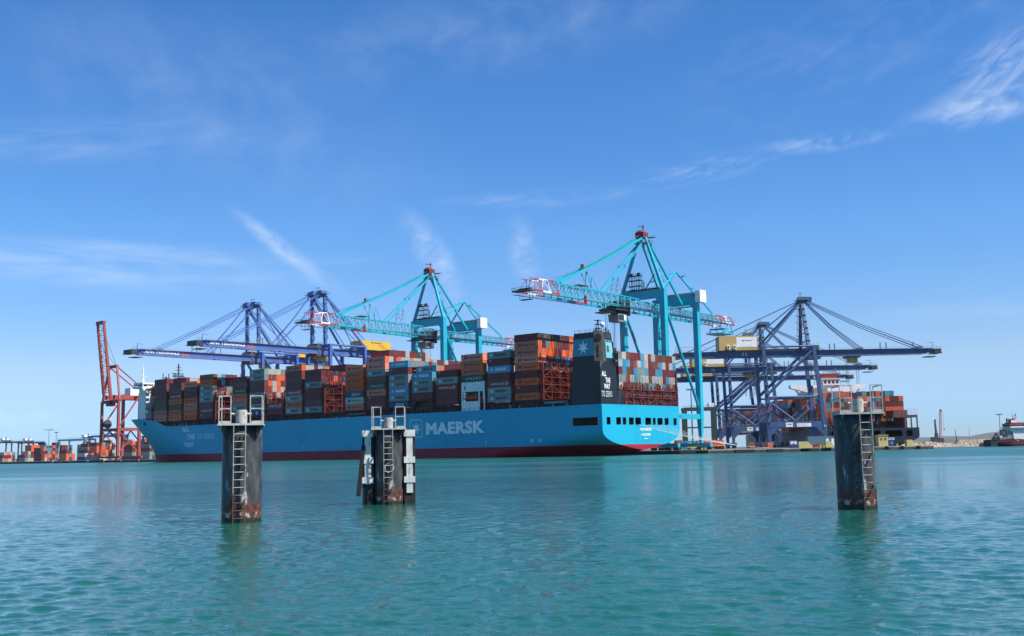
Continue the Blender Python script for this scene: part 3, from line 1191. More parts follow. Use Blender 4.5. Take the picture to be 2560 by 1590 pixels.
        for i in range(int((y1 - y0) / 2.5)):                 # lashing rods that reach up to the containers behind
            y = y0 + 1.2 + 2.5 * i
            for z in lv[1:]:
                if rr.random() < .75:
                    k.bar((u + .6, y - .9, z + .3), (u + 1.1, y + .9, z + 2.6), .05, .05)
                    k.bar((u + .6, y + .9, z + .3), (u + 1.1, y - .9, z + 2.6), .05, .05)
        return k.build(name, ship)
    for n in range(-2, 20):
        ua = 30 + 14.65 * n
        ins = 0 if n < 18 else (0.3 if n == 18 else 5.5)
        c = MB().use(coam_m)
        zt = 21.95
        c.box(ua - .2, ua + 12.4, -25.2 + ins, 25.2 - ins, 19.0, zt - .5)
        c.box(ua - .4, ua + 12.6, -25.6 + ins, 25.6 - ins, zt - .5, zt)
        for s in (-1, 1):
            for i in range(5):
                x = ua + .6 + 2.8 * i
                c.box(x, x + .35, s * (25.2 - ins) - .35, s * (25.2 - ins) + .35, 19.0, zt - .5)
        c.build('hatch_coaming', ship)
        if n == -2:
            lashing_bridge(-0.05 + 0.75, 27.0, -25.9, 11.0, 'stern_frame')
        top = {-2: 33.2, -1: 36.8, 0: 33.8, 1: 33.8, 8: 36.5, 9: 36.5, 11: 34.0, 14: 36.0, 13: 34.0}.get(n, 33.8)
        if n < 19:
            lashing_bridge(ua + 12.19 + 1.2, top, -25.6 if n < 17 else -25.2, 25.6 if n < 17 else 25.2)
    # tall V struts that carry the stern frame
    sf = MB().use(lash_m)
    for i in range(8):
        y = -25.3 + 5.1 * i
        sf.bar((0.3, y, 19.3), (0.3, y + 2.5, 26.9), .28, .28)
        sf.bar((0.3, y + 5.0, 19.3), (0.3, y + 2.6, 26.9), .28, .28)
    for y in (-25.8, -25.8 + 12, -25.8 + 24, 9.5):
        sf.box(0.1, 0.55, y - .25, y + .25, 19.2, 33.0 if y < -20 else 27.4)
    sf.box(0.2, 0.5, -25.8, 10.0, 22.9, 23.2)
    for i in range(17):
        y = -25.8 + 2.2 * i
        sf.bar((0.2, y, 27.1), (0.2, y + .5, 30.4), .12, .12)
        sf.box(0.15, 0.25, y - .05, y + .05, 19.2, 22.9)
    sf.build('stern_strut', ship)

    # ---- funnel at the port quarter
    B2 = BEAM / 2

    def pl(*pts):
        return [(u, B2 - v) for u, v in pts][::-1]
    fb = MB().use(funnel_m)
    fb.prism(pl((.25, .05), (14.1, .05), (14.1, 10.5), (.25, 10.5))[::-1], 19.2, 35.2, pl((.25, .05), (13.2, .05), (13.2, 10.2), (.25, 10.2))[::-1])
    fb.prism(pl((.25, 10.5), (12.0, 10.5), (12.0, 15.3), (.25, 15.3))[::-1], 19.2, 24.6)
    low = pl((2.7, .05), (13.2, .05), (13.2, 10.2), (.4, 10.2), (.4, 2.2))[::-1]
    upp = pl((3.1, .35), (12.4, .35), (12.4, 8.4), (.9, 8.4), (.9, 2.2))[::-1]
    fb.prism(low, 35.2, 46.3, upp)
    fb.build('funnel', ship)
    fp = MB().use(panelblue_m)

    def onport(u, z, off):
        t = (z - 35.2) / 11.1
        return (u, B2 - .05 - .3 * t + off, z)
    fp.poly([onport(2.78, 37.5, .06), onport(13.05, 37.5, .06), onport(12.55, 44.0, .06), onport(3.05, 44.0, .06)][::-1])
    fp.poly([onport(2.78, 37.5, .0), onport(13.05, 37.5, .0), onport(12.55, 44.0, .0), onport(3.05, 44.0, .0)])
    pn = fp.build('funnel_panel', ship)
    stm = flat_mesh([(star_pts(2.75, 1.05), hullwhite_m, 0, .06)], 'funnel_star')
    m4 = facing('+y', (7.9, B2 - .05 - .3 * .5 + .1, 40.7))
    m4 = m4 @ Matrix.Rotation(-math.atan(.3 / 11.1), 4, 'X')
    link('funnel_star', stm, pn, m4)
    # chamfered sooty corner with round outlets, running to a point below
    ch = MB().use(soot_m)

    def cp(t, z, off=0.05):
        """point on the chamfer: t from 0 at the port edge to 1 at the aft edge"""
        k = (z - 35.2) / 11.1
        a = Vector((2.7 + .4 * k, B2 - .05 - .3 * k, z))
        b_ = Vector((.4 + .5 * k, B2 - 2.2, z))
        n = Vector((-1, 1.05, 0)).normalized()
        return a.lerp(b_, t) + n * off
    ch.poly([cp(0, 35.2), cp(0, 46.2), cp(1, 46.2), cp(1, 35.2)])
    ch.poly([(.18, B2 - 2.3, 35.25), (.18, B2 - .0, 35.25), (.18, B2 - .0, 32.4)])
    ch.poly([(2.8, B2 + .02, 35.25), (.18, B2 + .02, 32.4), (.18, B2 + .02, 35.25)])
    ch.poly([(2.8, B2 + .02, 35.25), (.18, B2 + .02, 35.25), (.18, B2 - 2.3, 35.25)])
    ch.poly([cp(1, 46.2), Vector((.85, B2 - 4.2, 46.2)), Vector((.35, B2 - 4.2, 35.2)), cp(1, 35.2)])
    ch.build('soot_panel', ship)
    ou = MB().use(dark_m)
    n = Vector((-1, 1.05, 0)).normalized()
    c = cp(.55, 44.2, 0)
    ou.tube(c, c + n * .35, 1.35, 16)
    for k, z in enumerate((41.2, 40.1, 38.9, 37.6)):
        c = cp(.45, z, 0)
        ou.tube(c, c + n * .3, .35 if k == 0 else .52, 10)
    ou.build('exhaust_outlet', ship)
    ap = MB().use(palepanel_m)
    ap.poly([(.68, B2 - 4.4, 43.4), (.30, B2 - 4.2, 36.6), (.30, B2 - 9.0, 36.6), (.68, B2 - 8.1, 43.4)][::-1])
    ap.poly([(.73, B2 - 4.4, 43.4), (.35, B2 - 4.2, 36.6), (.35, B2 - 9.0, 36.6), (.73, B2 - 8.1, 43.4)])
    pn2 = ap.build('aft_panel', ship)
    lv = MB().use(darksteel_m)
    for k in range(9):
        z = 38.9 + .27 * k
        x = .30 + (z - 36.6) * .056
        lv.box(x - .06, x + .02, B2 - 6.3, B2 - 4.9, z, z + .15)
    for k in range(5):
        z = 42.6 + .15 * k
        lv.box(.6, .72, B2 - 7.9, B2 - 6.6, z, z + .08)
        lv.box(.6, .72, B2 - 6.2, B2 - 4.9, z, z + .08)
    for z in (44.4, 45.3):
        lv.box(.72, .86, B2 - 7.9, B2 - 6.5, z - .3, z + .4)
        lv.box(.72, .86, B2 - 6.1, B2 - 4.7, z - .3, z + .4)
    lv.build('louvre', pn2)
    fl = MB().use(darksteel_m)
    fl.box(-1.0, 2.0, B2 - 11.6, B2 - 8.2, 38.4, 38.7)
    fl.box(-.9, 1.0, B2 - 10.4, B2 - 8.3, 35.2, 36.0)
    for y in (B2 - 11.5, B2 - 10, B2 - 8.3):
        fl.box(-1.0, -.94, y - .03, y + .03, 38.7, 39.8)
    fl.box(-1.0, -.94, B2 - 11.6, B2 - 8.2, 39.75, 39.82)
    fl.use(funnel_m)
    fl.box(2.6, 8.0, B2 - 12.2, B2 - 8.5, 39.0, 43.2)
    fl.build('funnel_platform', ship)
    rt = MB().use(darksteel_m)
    for u, v in ((1.2, 2.6), (1.2, 8.2), (12.2, .6), (12.2, 8.2), (7, .6), (7, 8.2), (3.3, .6), (9.7, .6), (5.2, .6)):
        rt.box(u - .05, u + .05, B2 - v - .05, B2 - v + .05, 46.3, 47.5)
    for z in (46.9, 47.45):
        rt.bar((12.2, B2 - .6, z), (3.3, B2 - .6, z), .06)
        rt.bar((3.3, B2 - .6, z), (1.2, B2 - 2.6, z), .06)
        rt.bar((1.2, B2 - 2.6, z), (1.2, B2 - 8.2, z), .06)
    rt.build('funnel_rail', ship)
    rt = MB().use(darksteel_m)
    for a, b_ in (((3.9, 2.2), (3.1, 3.4)), ((2.2, 2.2), (2.9, 3.4)), ((3.9, 4.4), (3.1, 3.4))):
        rt.bar((a[0], B2 - a[1], 46.3), (b_[0], B2 - b_[1], 51.0), .22)
    for z in (47.8, 49.3, 50.8):
        rt.box(2.1, 4.2, B2 - 4.5, B2 - 2.2, z, z + .14)
    rt.build('radar_tripod', ship)
    for k in range(7):
        rt = MB().use(darksteel_m)
        rt.tube((5.5 - .7 * k, B2 - 4 - .55 * k, 46.3), (5.5 - .7 * k, B2 - 4 - .55 * k, 47.3 + .5 * (k % 3)), .3, 8)
        rt.build('exhaust_pipe', ship)
    dm = MB().use(white_m)
    dm.tube((2.4, B2 - 5.2, 46.3), (2.4, B2 - 5.2, 48.6), .25, 8)
    dm.ball((2.4, B2 - 5.2, 49.4), .95, 14)
    dm.build('radome', ship)
    for body, a, b_, z1, z0, bold in (('ALL', .9, 3.8, 31.5, 29.6, .022), ('THE', 3.2, 6.2, 29.1, 27.2, .022), ('WAY', 2.2, 6.0, 26.8, 24.9, .022), ('TO ZERO', .5, 7.1, 24.1, 22.0, -.012)):
        link('funnel_lettering', fit_text(body, b_ - a, z1 - z0, signal_white_m, bold=bold), ship, facing('-x', (.2, B2 - (a + b_) / 2, (z0 + z1) / 2)))

    # ---- white lifeboat station
    u0, u1 = 30 + 14.65 * 2 - .6, 30 + 14.65 * 2 + 12.3
    ls = MB().use(white_m)
    yo = B2 - .15
    ls.box(u0, u1, yo - 4.2, yo, 27.0, 31.0)                        # upper block
    ls.box(u0 + 2.8, u1, yo - .4, yo, 19.2, 23.0)                   # bulwark under the boat
    ls.box(u1 - .5, u1, yo - .4, yo, 23.0, 27.0)
    ls.box(u0 + 2.8, u0 + 3.4, yo - .4, yo, 23.0, 27.0)
    ls.box(u0, u0 + .5, yo - .4, yo, 19.2, 27.0)
    ls.box(u0 + .5, u0 + .9, yo - .4, yo, 23.6, 27.0)
    ls.box(u0, u0 + .6, yo - 5, yo - 4.2, 19.2, 31.0)
    ls.box(u0 + .9, u0 + 2.8, yo - 4.2, yo - 1.2, 19.2, 21.0)
    ls.use(dark_m)
    ls.box(u0 + .8, u1 - .5, yo - 5.2, yo - 4.3, 19.2, 27.0)
    ls.box(u1 - 2.2, u1 - 1.6, yo - .05, yo + .06, 28.0, 29.2)
    ls.use(rod_m)
    for x0, x1, z0, z1 in ((u0 + 3.2, u0 + 5.4, 29.6, 29.68), (u0 + 3.2, u0 + 5.4, 27.8, 27.88), (u0 + 3.2, u0 + 3.28, 27.8, 29.6), (u0 + 5.32, u0 + 5.4, 27.8, 29.6)):
        ls.box(x0, x1, yo, yo + .05, z0, z1)
    ls.build('lifeboat_station', ship)
    # arch over the walkway, four bays further forward
    ar = MB().use(coam_m)
    ua = 30 + 14.65 * 4
    ar.box(ua - .2, ua + 12.4, B2 - 2.6, B2 - .1, 24.3, 25.0)
    ar.box(ua - .2, ua + 1.0, B2 - 2.6, B2 - .1, 19.2, 24.3)
    ar.box(ua + 11.2, ua + 12.4, B2 - 2.6, B2 - .1, 19.2, 24.3)
    for s, x in ((1, ua + 1.0), (-1, ua + 11.2)):
        ar.prism([(0, 0), (1, 0), (0, 1)], 0, 0.001) if False else None
        ar.hexa([(x, B2 - 2.6, 22.6), (x + .01 * s, B2 - 2.6, 22.6), (x + .01 * s, B2 - .1, 22.6), (x, B2 - .1, 22.6),
                 (x, B2 - 2.6, 24.3), (x + 1.7 * s, B2 - 2.6, 24.3), (x + 1.7 * s, B2 - .1, 24.3), (x, B2 - .1, 24.3)])
    ar.use(rod_m)
    for z in (20.3, 20.9, 21.5):
        ar.box(ua + 1.6, ua + 9.8, B2 - .5, B2 - .44, z, z + .06)
    ar.build('walkway_arch', ship)
    # grey pipe and small fittings along the port rail
    pp = MB().use(steel_m)
    pp.tube((30 + 14.65 * 7 - 1, B2 - .5, 20.4), (30 + 14.65 * 8 - 4, B2 - .5, 20.4), .35, 8)
    pp.build('deck_pipe', ship)
    pp = MB().use(steel_m)
    pp.tube((16.5, B2 - .6, 20.7), (27.5, B2 - .6, 20.7), .55, 8)
    pp.build('deck_pipe', ship)
    rr = random.Random(5)
    for k in range(40):
        u = rr.uniform(15, 290)
        pp2 = MB().use(steel_m if k % 3 else coam_m)
        pp2.box(u, u + rr.uniform(.3, 1.3), B2 - .9, B2 - .4, 19.2, 19.2 + rr.uniform(.5, 1.6))
        pp2.build('deck_fitting', ship)
    rl = MB().use(darksteel_m)
    for k in range(96):
        u = 15 + 2.9 * k
        rl.box(u - .03, u + .03, B2 - .12, B2 - .06, 19.2, 20.3)
    for z in (19.75, 20.27):
        rl.box(15, 293, B2 - .12, B2 - .06, z, z + .05)
    rl.build('deck_rail', ship)

    # ---- accommodation block and bridge near the bow
    dh = MB().use(white_m)
    dh.box(317.2, 324.6, -24.6, 24.6, 23.2, 41.2)
    dh.box(316.4, 327.0, -27.0, 27.4, 41.2, 42.3)
    dh.box(317.0, 326.6, -26.5, 26.9, 43.6, 44.6)
    for y in (-26.3, -20, -12, -4, 4, 12, 20, 26.6):
        dh.box(317.1, 317.4, y - .2, y + .2, 42.3, 43.6)
        dh.box(326.2, 326.5, y - .2, y + .2, 42.3, 43.6)
    dh.box(317.4, 326.3, -24, 24, 42.3, 42.8)
    dh.box(316.0, 318.0, 25.6, 27.0, 39.6, 41.2)
    dk = dh.build('deckhouse', ship)
    gl = MB().use(glass_m)
    gl.box(317.5, 326.1, -26.2, 26.6, 42.8, 43.6)
    gl.build('bridge_window', dk)
    bl = MB().use(darksteel_m)
    for k in range(6):
        z = 24 + 2.9 * k
        bl.box(316.2, 317.2, 22.5, 25.4, z, z + .18)
        bl.box(316.2, 316.3, 22.5, 25.4, z + .9, z + 1.0)
    bl.build('stair_landing', dk)
    ms = MB().use(white_m)
    ms.tube((320.5, 24.8, 44.6), (320.5, 24.8, 53.2), .8, 10, .22)
    ms.tube((320.5, 24.8, 53.2), (320.5, 24.8, 55.6), .12, 6)
    ms.box(319.8, 321.2, 22.6, 27.0, 48.2, 48.4)
    ms.build('signal_mast', ship)
    m2 = MB().use(white_m)
    m2.tube((320, 2.5, 44.6), (320, 2.5, 49.0), .8, 8)
    m2.use(darksteel_m)
    m2.box(318.3, 321.7, -.6, 5.6, 49.0, 49.4)
    for z, w in ((50.6, 3.2), (52.4, 2.2), (54.2, 1.3)):
        m2.box(319.6, 320.4, 2.5 - w, 2.5 + w, z, z + .25)
    m2.box(319.7, 320.3, 2.2, 2.8, 49.4, 56.2)
    m2.bar((320, 2.5, 50), (320, 7.4, 50.8), .3)
    m2.box(319.5, 320.5, 10.4, 10.8, 44.6, 48.6)
    m2.box(318.6, 321.4, 8.4, 12.8, 47.6, 47.9)
    for y in (-.4, 1.0, 4.2, 5.4, 8.8, 12.4):
        m2.box(319.8, 320.2, y - .2, y + .2, 48, 50.4)
    m2.build('radar_mast', ship)
    return ship


SHIP = build_big_ship()


def build_lifeboat():
    B2 = BEAM / 2
    u = 30 + 14.65 * 2 + 7.4
    p = SP(u, 2.2, 23.3)
    lb = thing('lifeboat', 'enclosed orange red lifeboat hanging in the white recess of the big ship', 'lifeboat', p, SHIP_RZ)
    h = MB().use(lifeboat_m)
    secs = []
    for i in range(11):
        t = -1 + 2 * i / 10
        k = max(.05, (1 - abs(t) ** 2.6))
        x = 3.9 * t
        secs.append([(x, 1.35 * k ** .7 * a, z) for a, z in ((0.0, 0.25 * abs(t) ** 2), (.7, .35), (1, 1.1), (1.0, 1.35), (-1.0, 1.35), (-1, 1.1), (-.7, .35))])
    for s in secs:
        h.v += s
    n = 7
    for i in range(10):
        for j in range(n):
            k = (j + 1) % n
            h.face([i * n + j, i * n + k, (i + 1) * n + k, (i + 1) * n + j], True)
    h.build('hull', lb)
    c = MB().use(lifeboat_m)
    c.prism([(-3.0, -1.0), (3.0, -1.0), (3.0, 1.0), (-3.0, 1.0)], 1.35, 2.3, [(-2.5, -.75), (2.6, -.75), (2.6, .75), (-2.5, .75)])
    c.prism([(-2.6, -.6), (-1.2, -.6), (-1.2, .6), (-2.6, .6)], 2.3, 2.9)
    cp = c.build('canopy', lb)
    w = MB().use(dark_m)
    for x in (-1.8, -.4, 1.0):
        w.box(x, x + .7, .88, .95, 1.65, 1.95)
    w.build('window', cp)
    dv = MB().use(white_m)
    for x in (-4.6, 4.5):
        dv.bar((x, 1.6, -.3), (x * .82, 0.2, 3.3), .35, .35)
    dv.build('davit', lb)


build_lifeboat()


# ------------------------------------------------------------------ containers
CL, CW, CH = 12.19, 2.42, 2.84
TIER, PITCH, BAY = 2.9, 2.5, 14.65
_cmesh = {}


def container_mesh(c, length=CL):
    """steel box with proud corner posts and rails round sunken ribbed sides; base centre at the origin"""
    key = (c, length)
    if key in _cmesh:
        return _cmesh[key]
    mb = MB().use(CM[c])
    hx, hy = length / 2, CW / 2
    mb.box(-hx + .05, hx - .05, -hy + .05, hy - .05, .06, CH - .06)
    for sx in (-1, 1):
        for sy in (-1, 1):
            mb.box(sx * hx - (.16 if sx > 0 else 0), sx * hx + (.16 if sx < 0 else 0), sy * hy - (.16 if sy > 0 else 0), sy * hy + (.16 if sy < 0 else 0), 0, CH)
    for z0, z1 in ((0, .16), (CH - .12, CH)):
        for sy in (-1, 1):
            mb.box(-hx + .16, hx - .16, sy * hy - (.1 if sy > 0 else 0), sy * hy + (.1 if sy < 0 else 0), z0, z1)
        for sx in (-1, 1):
            mb.box(sx * hx - (.1 if sx > 0 else 0), sx * hx + (.1 if sx < 0 else 0), -hy + .16, hy - .16, z0, z1)
    me = mb.mesh('container')
    _cmesh[key] = me
    return me


_dmesh = {}


def door_mesh(c, length=CL):
    key = (c, length)
    if key in _dmesh:
        return _dmesh[key]
    mb = MB().use(CM[c])
    x = -length / 2
    for y0, y1 in ((-1.04, -.03), (.03, 1.04)):
        mb.box(x - .005, x + .05, y0, y1, .2, CH - .18)
    for y in (-.75, -.3, .3, .75):
        mb.box(x - .06, x - .005, y - .035, y + .035, .1, CH - .1)
    if c in ('red', 'green', 'navy'):
        mb.use(decal_m)
        for z in (1.0, 1.5, 2.0):
            mb.box(x - .02, x - .005, -.95, -.45, z, z + .28)
    elif c == 'maroon':
        mb.use(CM['red'])
        mb.box(x - .02, x - .005, .3, .8, 1.3, 1.7)
    me = mb.mesh('doors')
    _dmesh[key] = me
    return me


_lmesh = {}


def lettering(brand):
    """lettering and emblem on the long side; drawn in XY, to stand on the side wall"""
    if brand in _lmesh:
        return _lmesh[brand]
    bits = []
    if brand == 'mk':
        me = fit_text('MAERSK', 6.0, 1.15, greyletter_m, bold=.03)
        me.transform(Matrix.Translation((1.2, 0, 0)))
        em = flat_mesh([([(-.75, -.75), (.75, -.75), (.75, .75), (-.75, .75)], skyletter_m, 0, .012), (star_pts(.62, .25), hullwhite_m, .012, .01)])
        em.transform(Matrix.Translation((-4.0, 0, 0)))
        bits = [me, em]
    elif brand == 'mb':
        me = fit_text('MAERSK', 6.0, 1.15, placard_m, bold=.03)
        me.transform(Matrix.Translation((1.2, 0, 0)))
        em = flat_mesh([(star_pts(.75, .3), placard_m, 0, .012)])
        em.transform(Matrix.Translation((-3.9, 0, 0)))
        bits = [me, em]
    elif brand == 'hl':
        me = fit_text('Hapag-Lloyd', 6.4, 1.25, navyletter_m, bold=.022)
        me.transform(Matrix.Translation((1.3, -.1, 0)))
        em = flat_mesh([([(-.85, -.65), (-.3, -.65), (-.05, .65), (-.6, .65)], navyletter_m, 0, .012), ([(.05, -.65), (.75, -.65), (1.0, .65), (.3, .65)], navyletter_m, 0, .012),
                        ([(-.4, -.15), (.35, -.15), (.42, .2), (-.33, .2)], navyletter_m, 0, .011)])
        em.transform(Matrix.Translation((-3.6, 0, 0)))
        bits = [me, em]
    elif brand == 'ua':
        bits = [fit_text('U A_S C', 6.6, .9, placard_m, bold=.02, spacing=1.25)]
        em = flat_mesh([([(0, -.8), (.14, -.8), (.14, .8), (0, .8)], placard_m, 0, .012)])
        em.transform(Matrix.Translation((4.3, 0, 0)))
        bits.append(em)
    elif brand == 'hs':
        me = fit_text('HAMBURG SÜD', 7.6, .95, placard_m, bold=-.004)
        me.transform(Matrix.Translation((-.6, 0, 0)))
        em = flat_mesh([([(0, .8), (.35, .8), (1.2, 0), (.35, -.8), (0, -.8), (.8, 0)], placard_m, 0, .012)])
        em.transform(Matrix.Translation((3.6, 0, 0)))
        bits = [me, em]
    elif brand == 'sf':
        me = fit_text('Safmarine', 5.2, 1.3, placard_m, bold=0, shear=.25)
        me.transform(Matrix.Translation((.8, 0, 0)))
        bits = [me]
    elif brand == 'id':
        bits = [flat_mesh([([(-4.8, .55), (-4.0, .55), (-4.0, .85), (-4.8, .85)], placard_m, 0, .012)])]
    elif brand == 'rf':
        bits = [flat_mesh([([(-.7, -.7), (.7, -.7), (.7, .7), (-.7, .7)], placard_m, 0, .012), ([(-.15, -.4), (.5, -.4), (.5, -.1), (-.15, -.1)], skyletter_m, .012, .01),
                           ([(-.5, .1), (.2, .1), (.2, .4), (-.5, .4)], skyletter_m, .012, .01)])]
    _lmesh[brand] = bits
    return bits


# port column of each bay, bottom tier to top: colour and lettering
PORT = {
    19: 'red.hs grey.mk maroon.id grey.mk grey.mk maroon maroon',
    18: 'orange.hl orange.hl brown.hl brown maroon.id maroon maroon maroon',
    17: 'orange.hl orange.hl brown orange.hl red.hs brown.hl maroon',
    16: 'orange.hl orange.hl orange.hl orange.hl maroon.id maroon orange.hl',
    15: 'maroon.id red.hs maroon grey.mk grey.mk grey.mk orange.hl brown',
    13: 'maroon grey.mk orange.hl orange.hl green.ua maroon maroon',
    12: 'navy.rf grey.mk maroon grey.mk maroon maroon grey.mk grey.mk',
    11: 'maroon red.hs',
    10: 'grey.mk orange.hl grey.mk red.hs maroon maroon maroon orange.hl',
    9: 'grey.mk maroon maroon maroon.id grey.mk maroon maroon',
    7: 'orange.hl cream.hl navy.sf orange.hl orange.hl orange.hl orange.hl',
    6: 'maroon maroon.id orange.hl green.ua maroon grey.mk orange.hl orange.hl',
    5: 'navy.sf grey.mk light_blue.mb grey.mk grey.mk maroon.id light_blue.mb',
    4: '- maroon grey.mk grey.mk light_blue.mb',
    3: 'maroon maroon red.hs grey.mk maroon.id',
    2: '- - - green.ua orange.hl orange.hl orange.hl',
    1: 'grey.mk grey.mk red.hs maroon light_blue.mb maroon.id grey.mk',
    0: 'orange.hl maroon.id orange.hl maroon orange.hl orange.hl orange.hl orange.hl maroon',
}
NCOL = 21
HT = {}                                            # (bay, column) -> number of tiers
for n in range(-2, 20):
    base = len(PORT[n].split()) if n in PORT else 0
    for k in range(NCOL):
        h = base
        rr = random.Random(n * 100 + k)
        if n == -2:
            h = 6 if k >= 5 else 0
            if k == 4:
                h = 0
        elif n == 19:
            h = 0 if k < 2 or k > 18 else (7 if k < 4 or k > 16 else 8)
        elif n in (18, 17, 16) and k in (0, 20) and n == 18:
            h = 8
        elif n == 6:
            h = 8 if k == 0 else (9 if k < 11 else 8)
        elif n == 5:
            h = 7 if k < 7 else 6
        elif n == 4:
            h = 5 if k == 0 else 6 if k < 8 else 5
        elif n == 3:
            h = 5 if k < 2 else 6 if k < 5 else 5
        elif n == 17:
            h = 7 if k == 0 else 8 if k < 12 else 7
        elif n == 16:
            h = 7 if k < 2 else 7
        elif n == 10:
            h = 8 if k < 8 else 7
        elif n == 9:
            h = 7 if k < 6 else 8
        elif n == 12:
            h = 8
        elif n == 15:
            h = 8 if k < 6 else 7
        elif n == 11:
            h = 2 if k < 16 else 4
        elif n in (8, 14, -1):
            h = 0
        elif n == 0:
            h = 9 if k < 5 else (9 if k < 12 else 8)
        HT[(n, k)] = h

PAL = ['maroon'] * 8 + ['orange'] * 6 + ['grey'] * 3 + ['white'] * 3 + ['red'] * 2 + ['light_blue', 'light_blue', 'brown', 'green', 'navy', 'cream']
PAL_LIT = {0: ['orange'] * 9 + ['maroon'] * 6 + ['grey', 'light_blue', 'brown', 'green', 'white'],
           -2: ['maroon'] * 8 + ['brown'] * 4 + ['grey'] * 4 + ['white'] * 4 + ['light_blue'] * 6 + ['red'] * 2 + ['cream', 'cream'],
           6: ['white'] * 4 + ['maroon'] * 3 + ['red', 'orange', 'grey', 'green', 'cream', 'maroon'],
           5: ['light_blue'] * 4 + ['grey', 'white', 'red', 'maroon', 'cream'],
           10: ['grey', 'white', 'maroon', 'grey', 'white', 'maroon', 'orange'], 9: ['maroon'] * 5 + ['orange', 'white', 'grey', 'red', 'navy'],
           12: ['white', 'grey', 'maroon', 'orange', 'white', 'red', 'cream'], 15: ['orange', 'maroon', 'red', 'light_blue', 'grey', 'white', 'maroon']}


def colour_of(n, k, t):
    if k == 0 and n in PORT:
        return PORT[n].split()[t]
    if n == 19 and k == 2:
        return PORT[19].split()[t] if t < 7 else 'maroon'
    r = random.Random(n * 7919 + k * 131 + t * 17)
    if n == 0 and t == 8:
        return r.choice(['maroon', 'green', 'maroon', 'brown', 'orange'])
    if n == 4 and t == 5 and k == 1:
        return 'grey.mk'
    if n == 6 and t == 8 and k == 1:
        return 'maroon'
    if n == 3 and t == 5 and k < 5:
        return 'orange'
    if (n, k, t) in ((18, 1, 7), (17, 1, 7)):
        return 'maroon'
    c = r.choice(PAL_LIT.get(n, PAL))
    return c


CAMP = Vector((0, 0, CAM_H))


def ship_coords(p):
    d = p - S0
    return d.dot(UD), d.dot(VD), p.z


CU, CV, CZ = ship_coords(CAMP)


def blocked(u, v, z):
    """does any other box on the ship hide this point from the viewer?"""
    du, dv, dz = CU - u, CV - v, CZ - z
    L = math.sqrt(du * du + dv * dv + dz * dz)
    du, dv, dz = du / L, dv / L, dz / L
    s = .35
    while s < 330:
        a, b, c = u + du * s, v + dv * s, z + dz * s
        if b < -.2 or a < -.6:
            return False
        if c < 19.2:
            return True
        if .2 < a < 14.1 and 0 < b < 10.3 and c < 46.3:
            return True
        q = (a - 30) / BAY
        n = math.floor(q)
        if -2 <= n < 20 and (q - n) * BAY < CL:
            k = int(b // PITCH)
            if 0 <= k < NCOL and c < 22.2 + TIER * HT[(n, k)] and HT[(n, k)] and c > 22.2:
                return True
            if n == 2 and b < 4.2 and c < 31:
                return True
        s += .45
    return False


SPECS = []                                          # every container the picture could show
for (n, k), h in HT.items():
    ua = 30 + BAY * n
    for t in range(h):
        cs = colour_of(n, k, t)
        if cs == '-':
            continue
        v0 = .05 + PITCH * k
        z0 = 22.2 + TIER * t
        port_open = k == 0 or HT[(n, k - 1)] <= t or (n in (2, 4) and k == 1 and PORT[n].split()[t] == '-' if t < len(PORT.get(n, '').split()) else False)
        na = n - 1
        aft_open = HT.get((na, k), 0) <= t
        if not (port_open or aft_open or t == h - 1):
            continue
        a_port = sum(not blocked(ua + CL * f, v0 - .05, z0 + TIER * g) for f in (.12, .5, .88) for g in (.3, .8)) / 6 if port_open else 0
        a_aft = sum(not blocked(ua - .05, v0 + PITCH * f, z0 + TIER * g) for f in (.2, .8) for g in (.3, .8)) / 4 if aft_open else 0
        c = SP(ua + CL / 2, v0 + PITCH / 2, z0)
        d = (CAMP - c).normalized()
        dist = (CAMP - c).length
        area = (a_port * CL * CH * max(0, d.dot(-VD)) + a_aft * CW * CH * max(0, d.dot(-UD))) * (1098 / dist) ** 2
        colour, _, brand = cs.partition('.')
        bayname = {-2: 'behind stern frame right of funnel', 0: 'tallest bay left of funnel'}.get(n)
        if bayname is None:
            bays = [b for b in range(19, -1, -1) if b in PORT]
            bayname = '%s bay from the bow' % ORD[bays.index(n) + 1]
        words = {'light_blue': 'light blue'}.get(colour, colour)
        row = 'port row' if k == 0 else '%s row inboard' % ORD[k]
        lab = '%s container, %s, %s tier up, %s' % (words, row, ORD[t + 1], bayname)
        if brand and brand not in ('id', 'rf') and k == 0:
            lab = '%s lettered container, %s, %s tier up, %s' % (words, row, ORD[t + 1], bayname)
        SPECS.append(dict(area=area, loc=c, rz=SHIP_RZ, colour=colour, brand=brand, label=lab, doors=a_aft > 0, side='+y',
                          group='containers stacked on the big blue ship'))

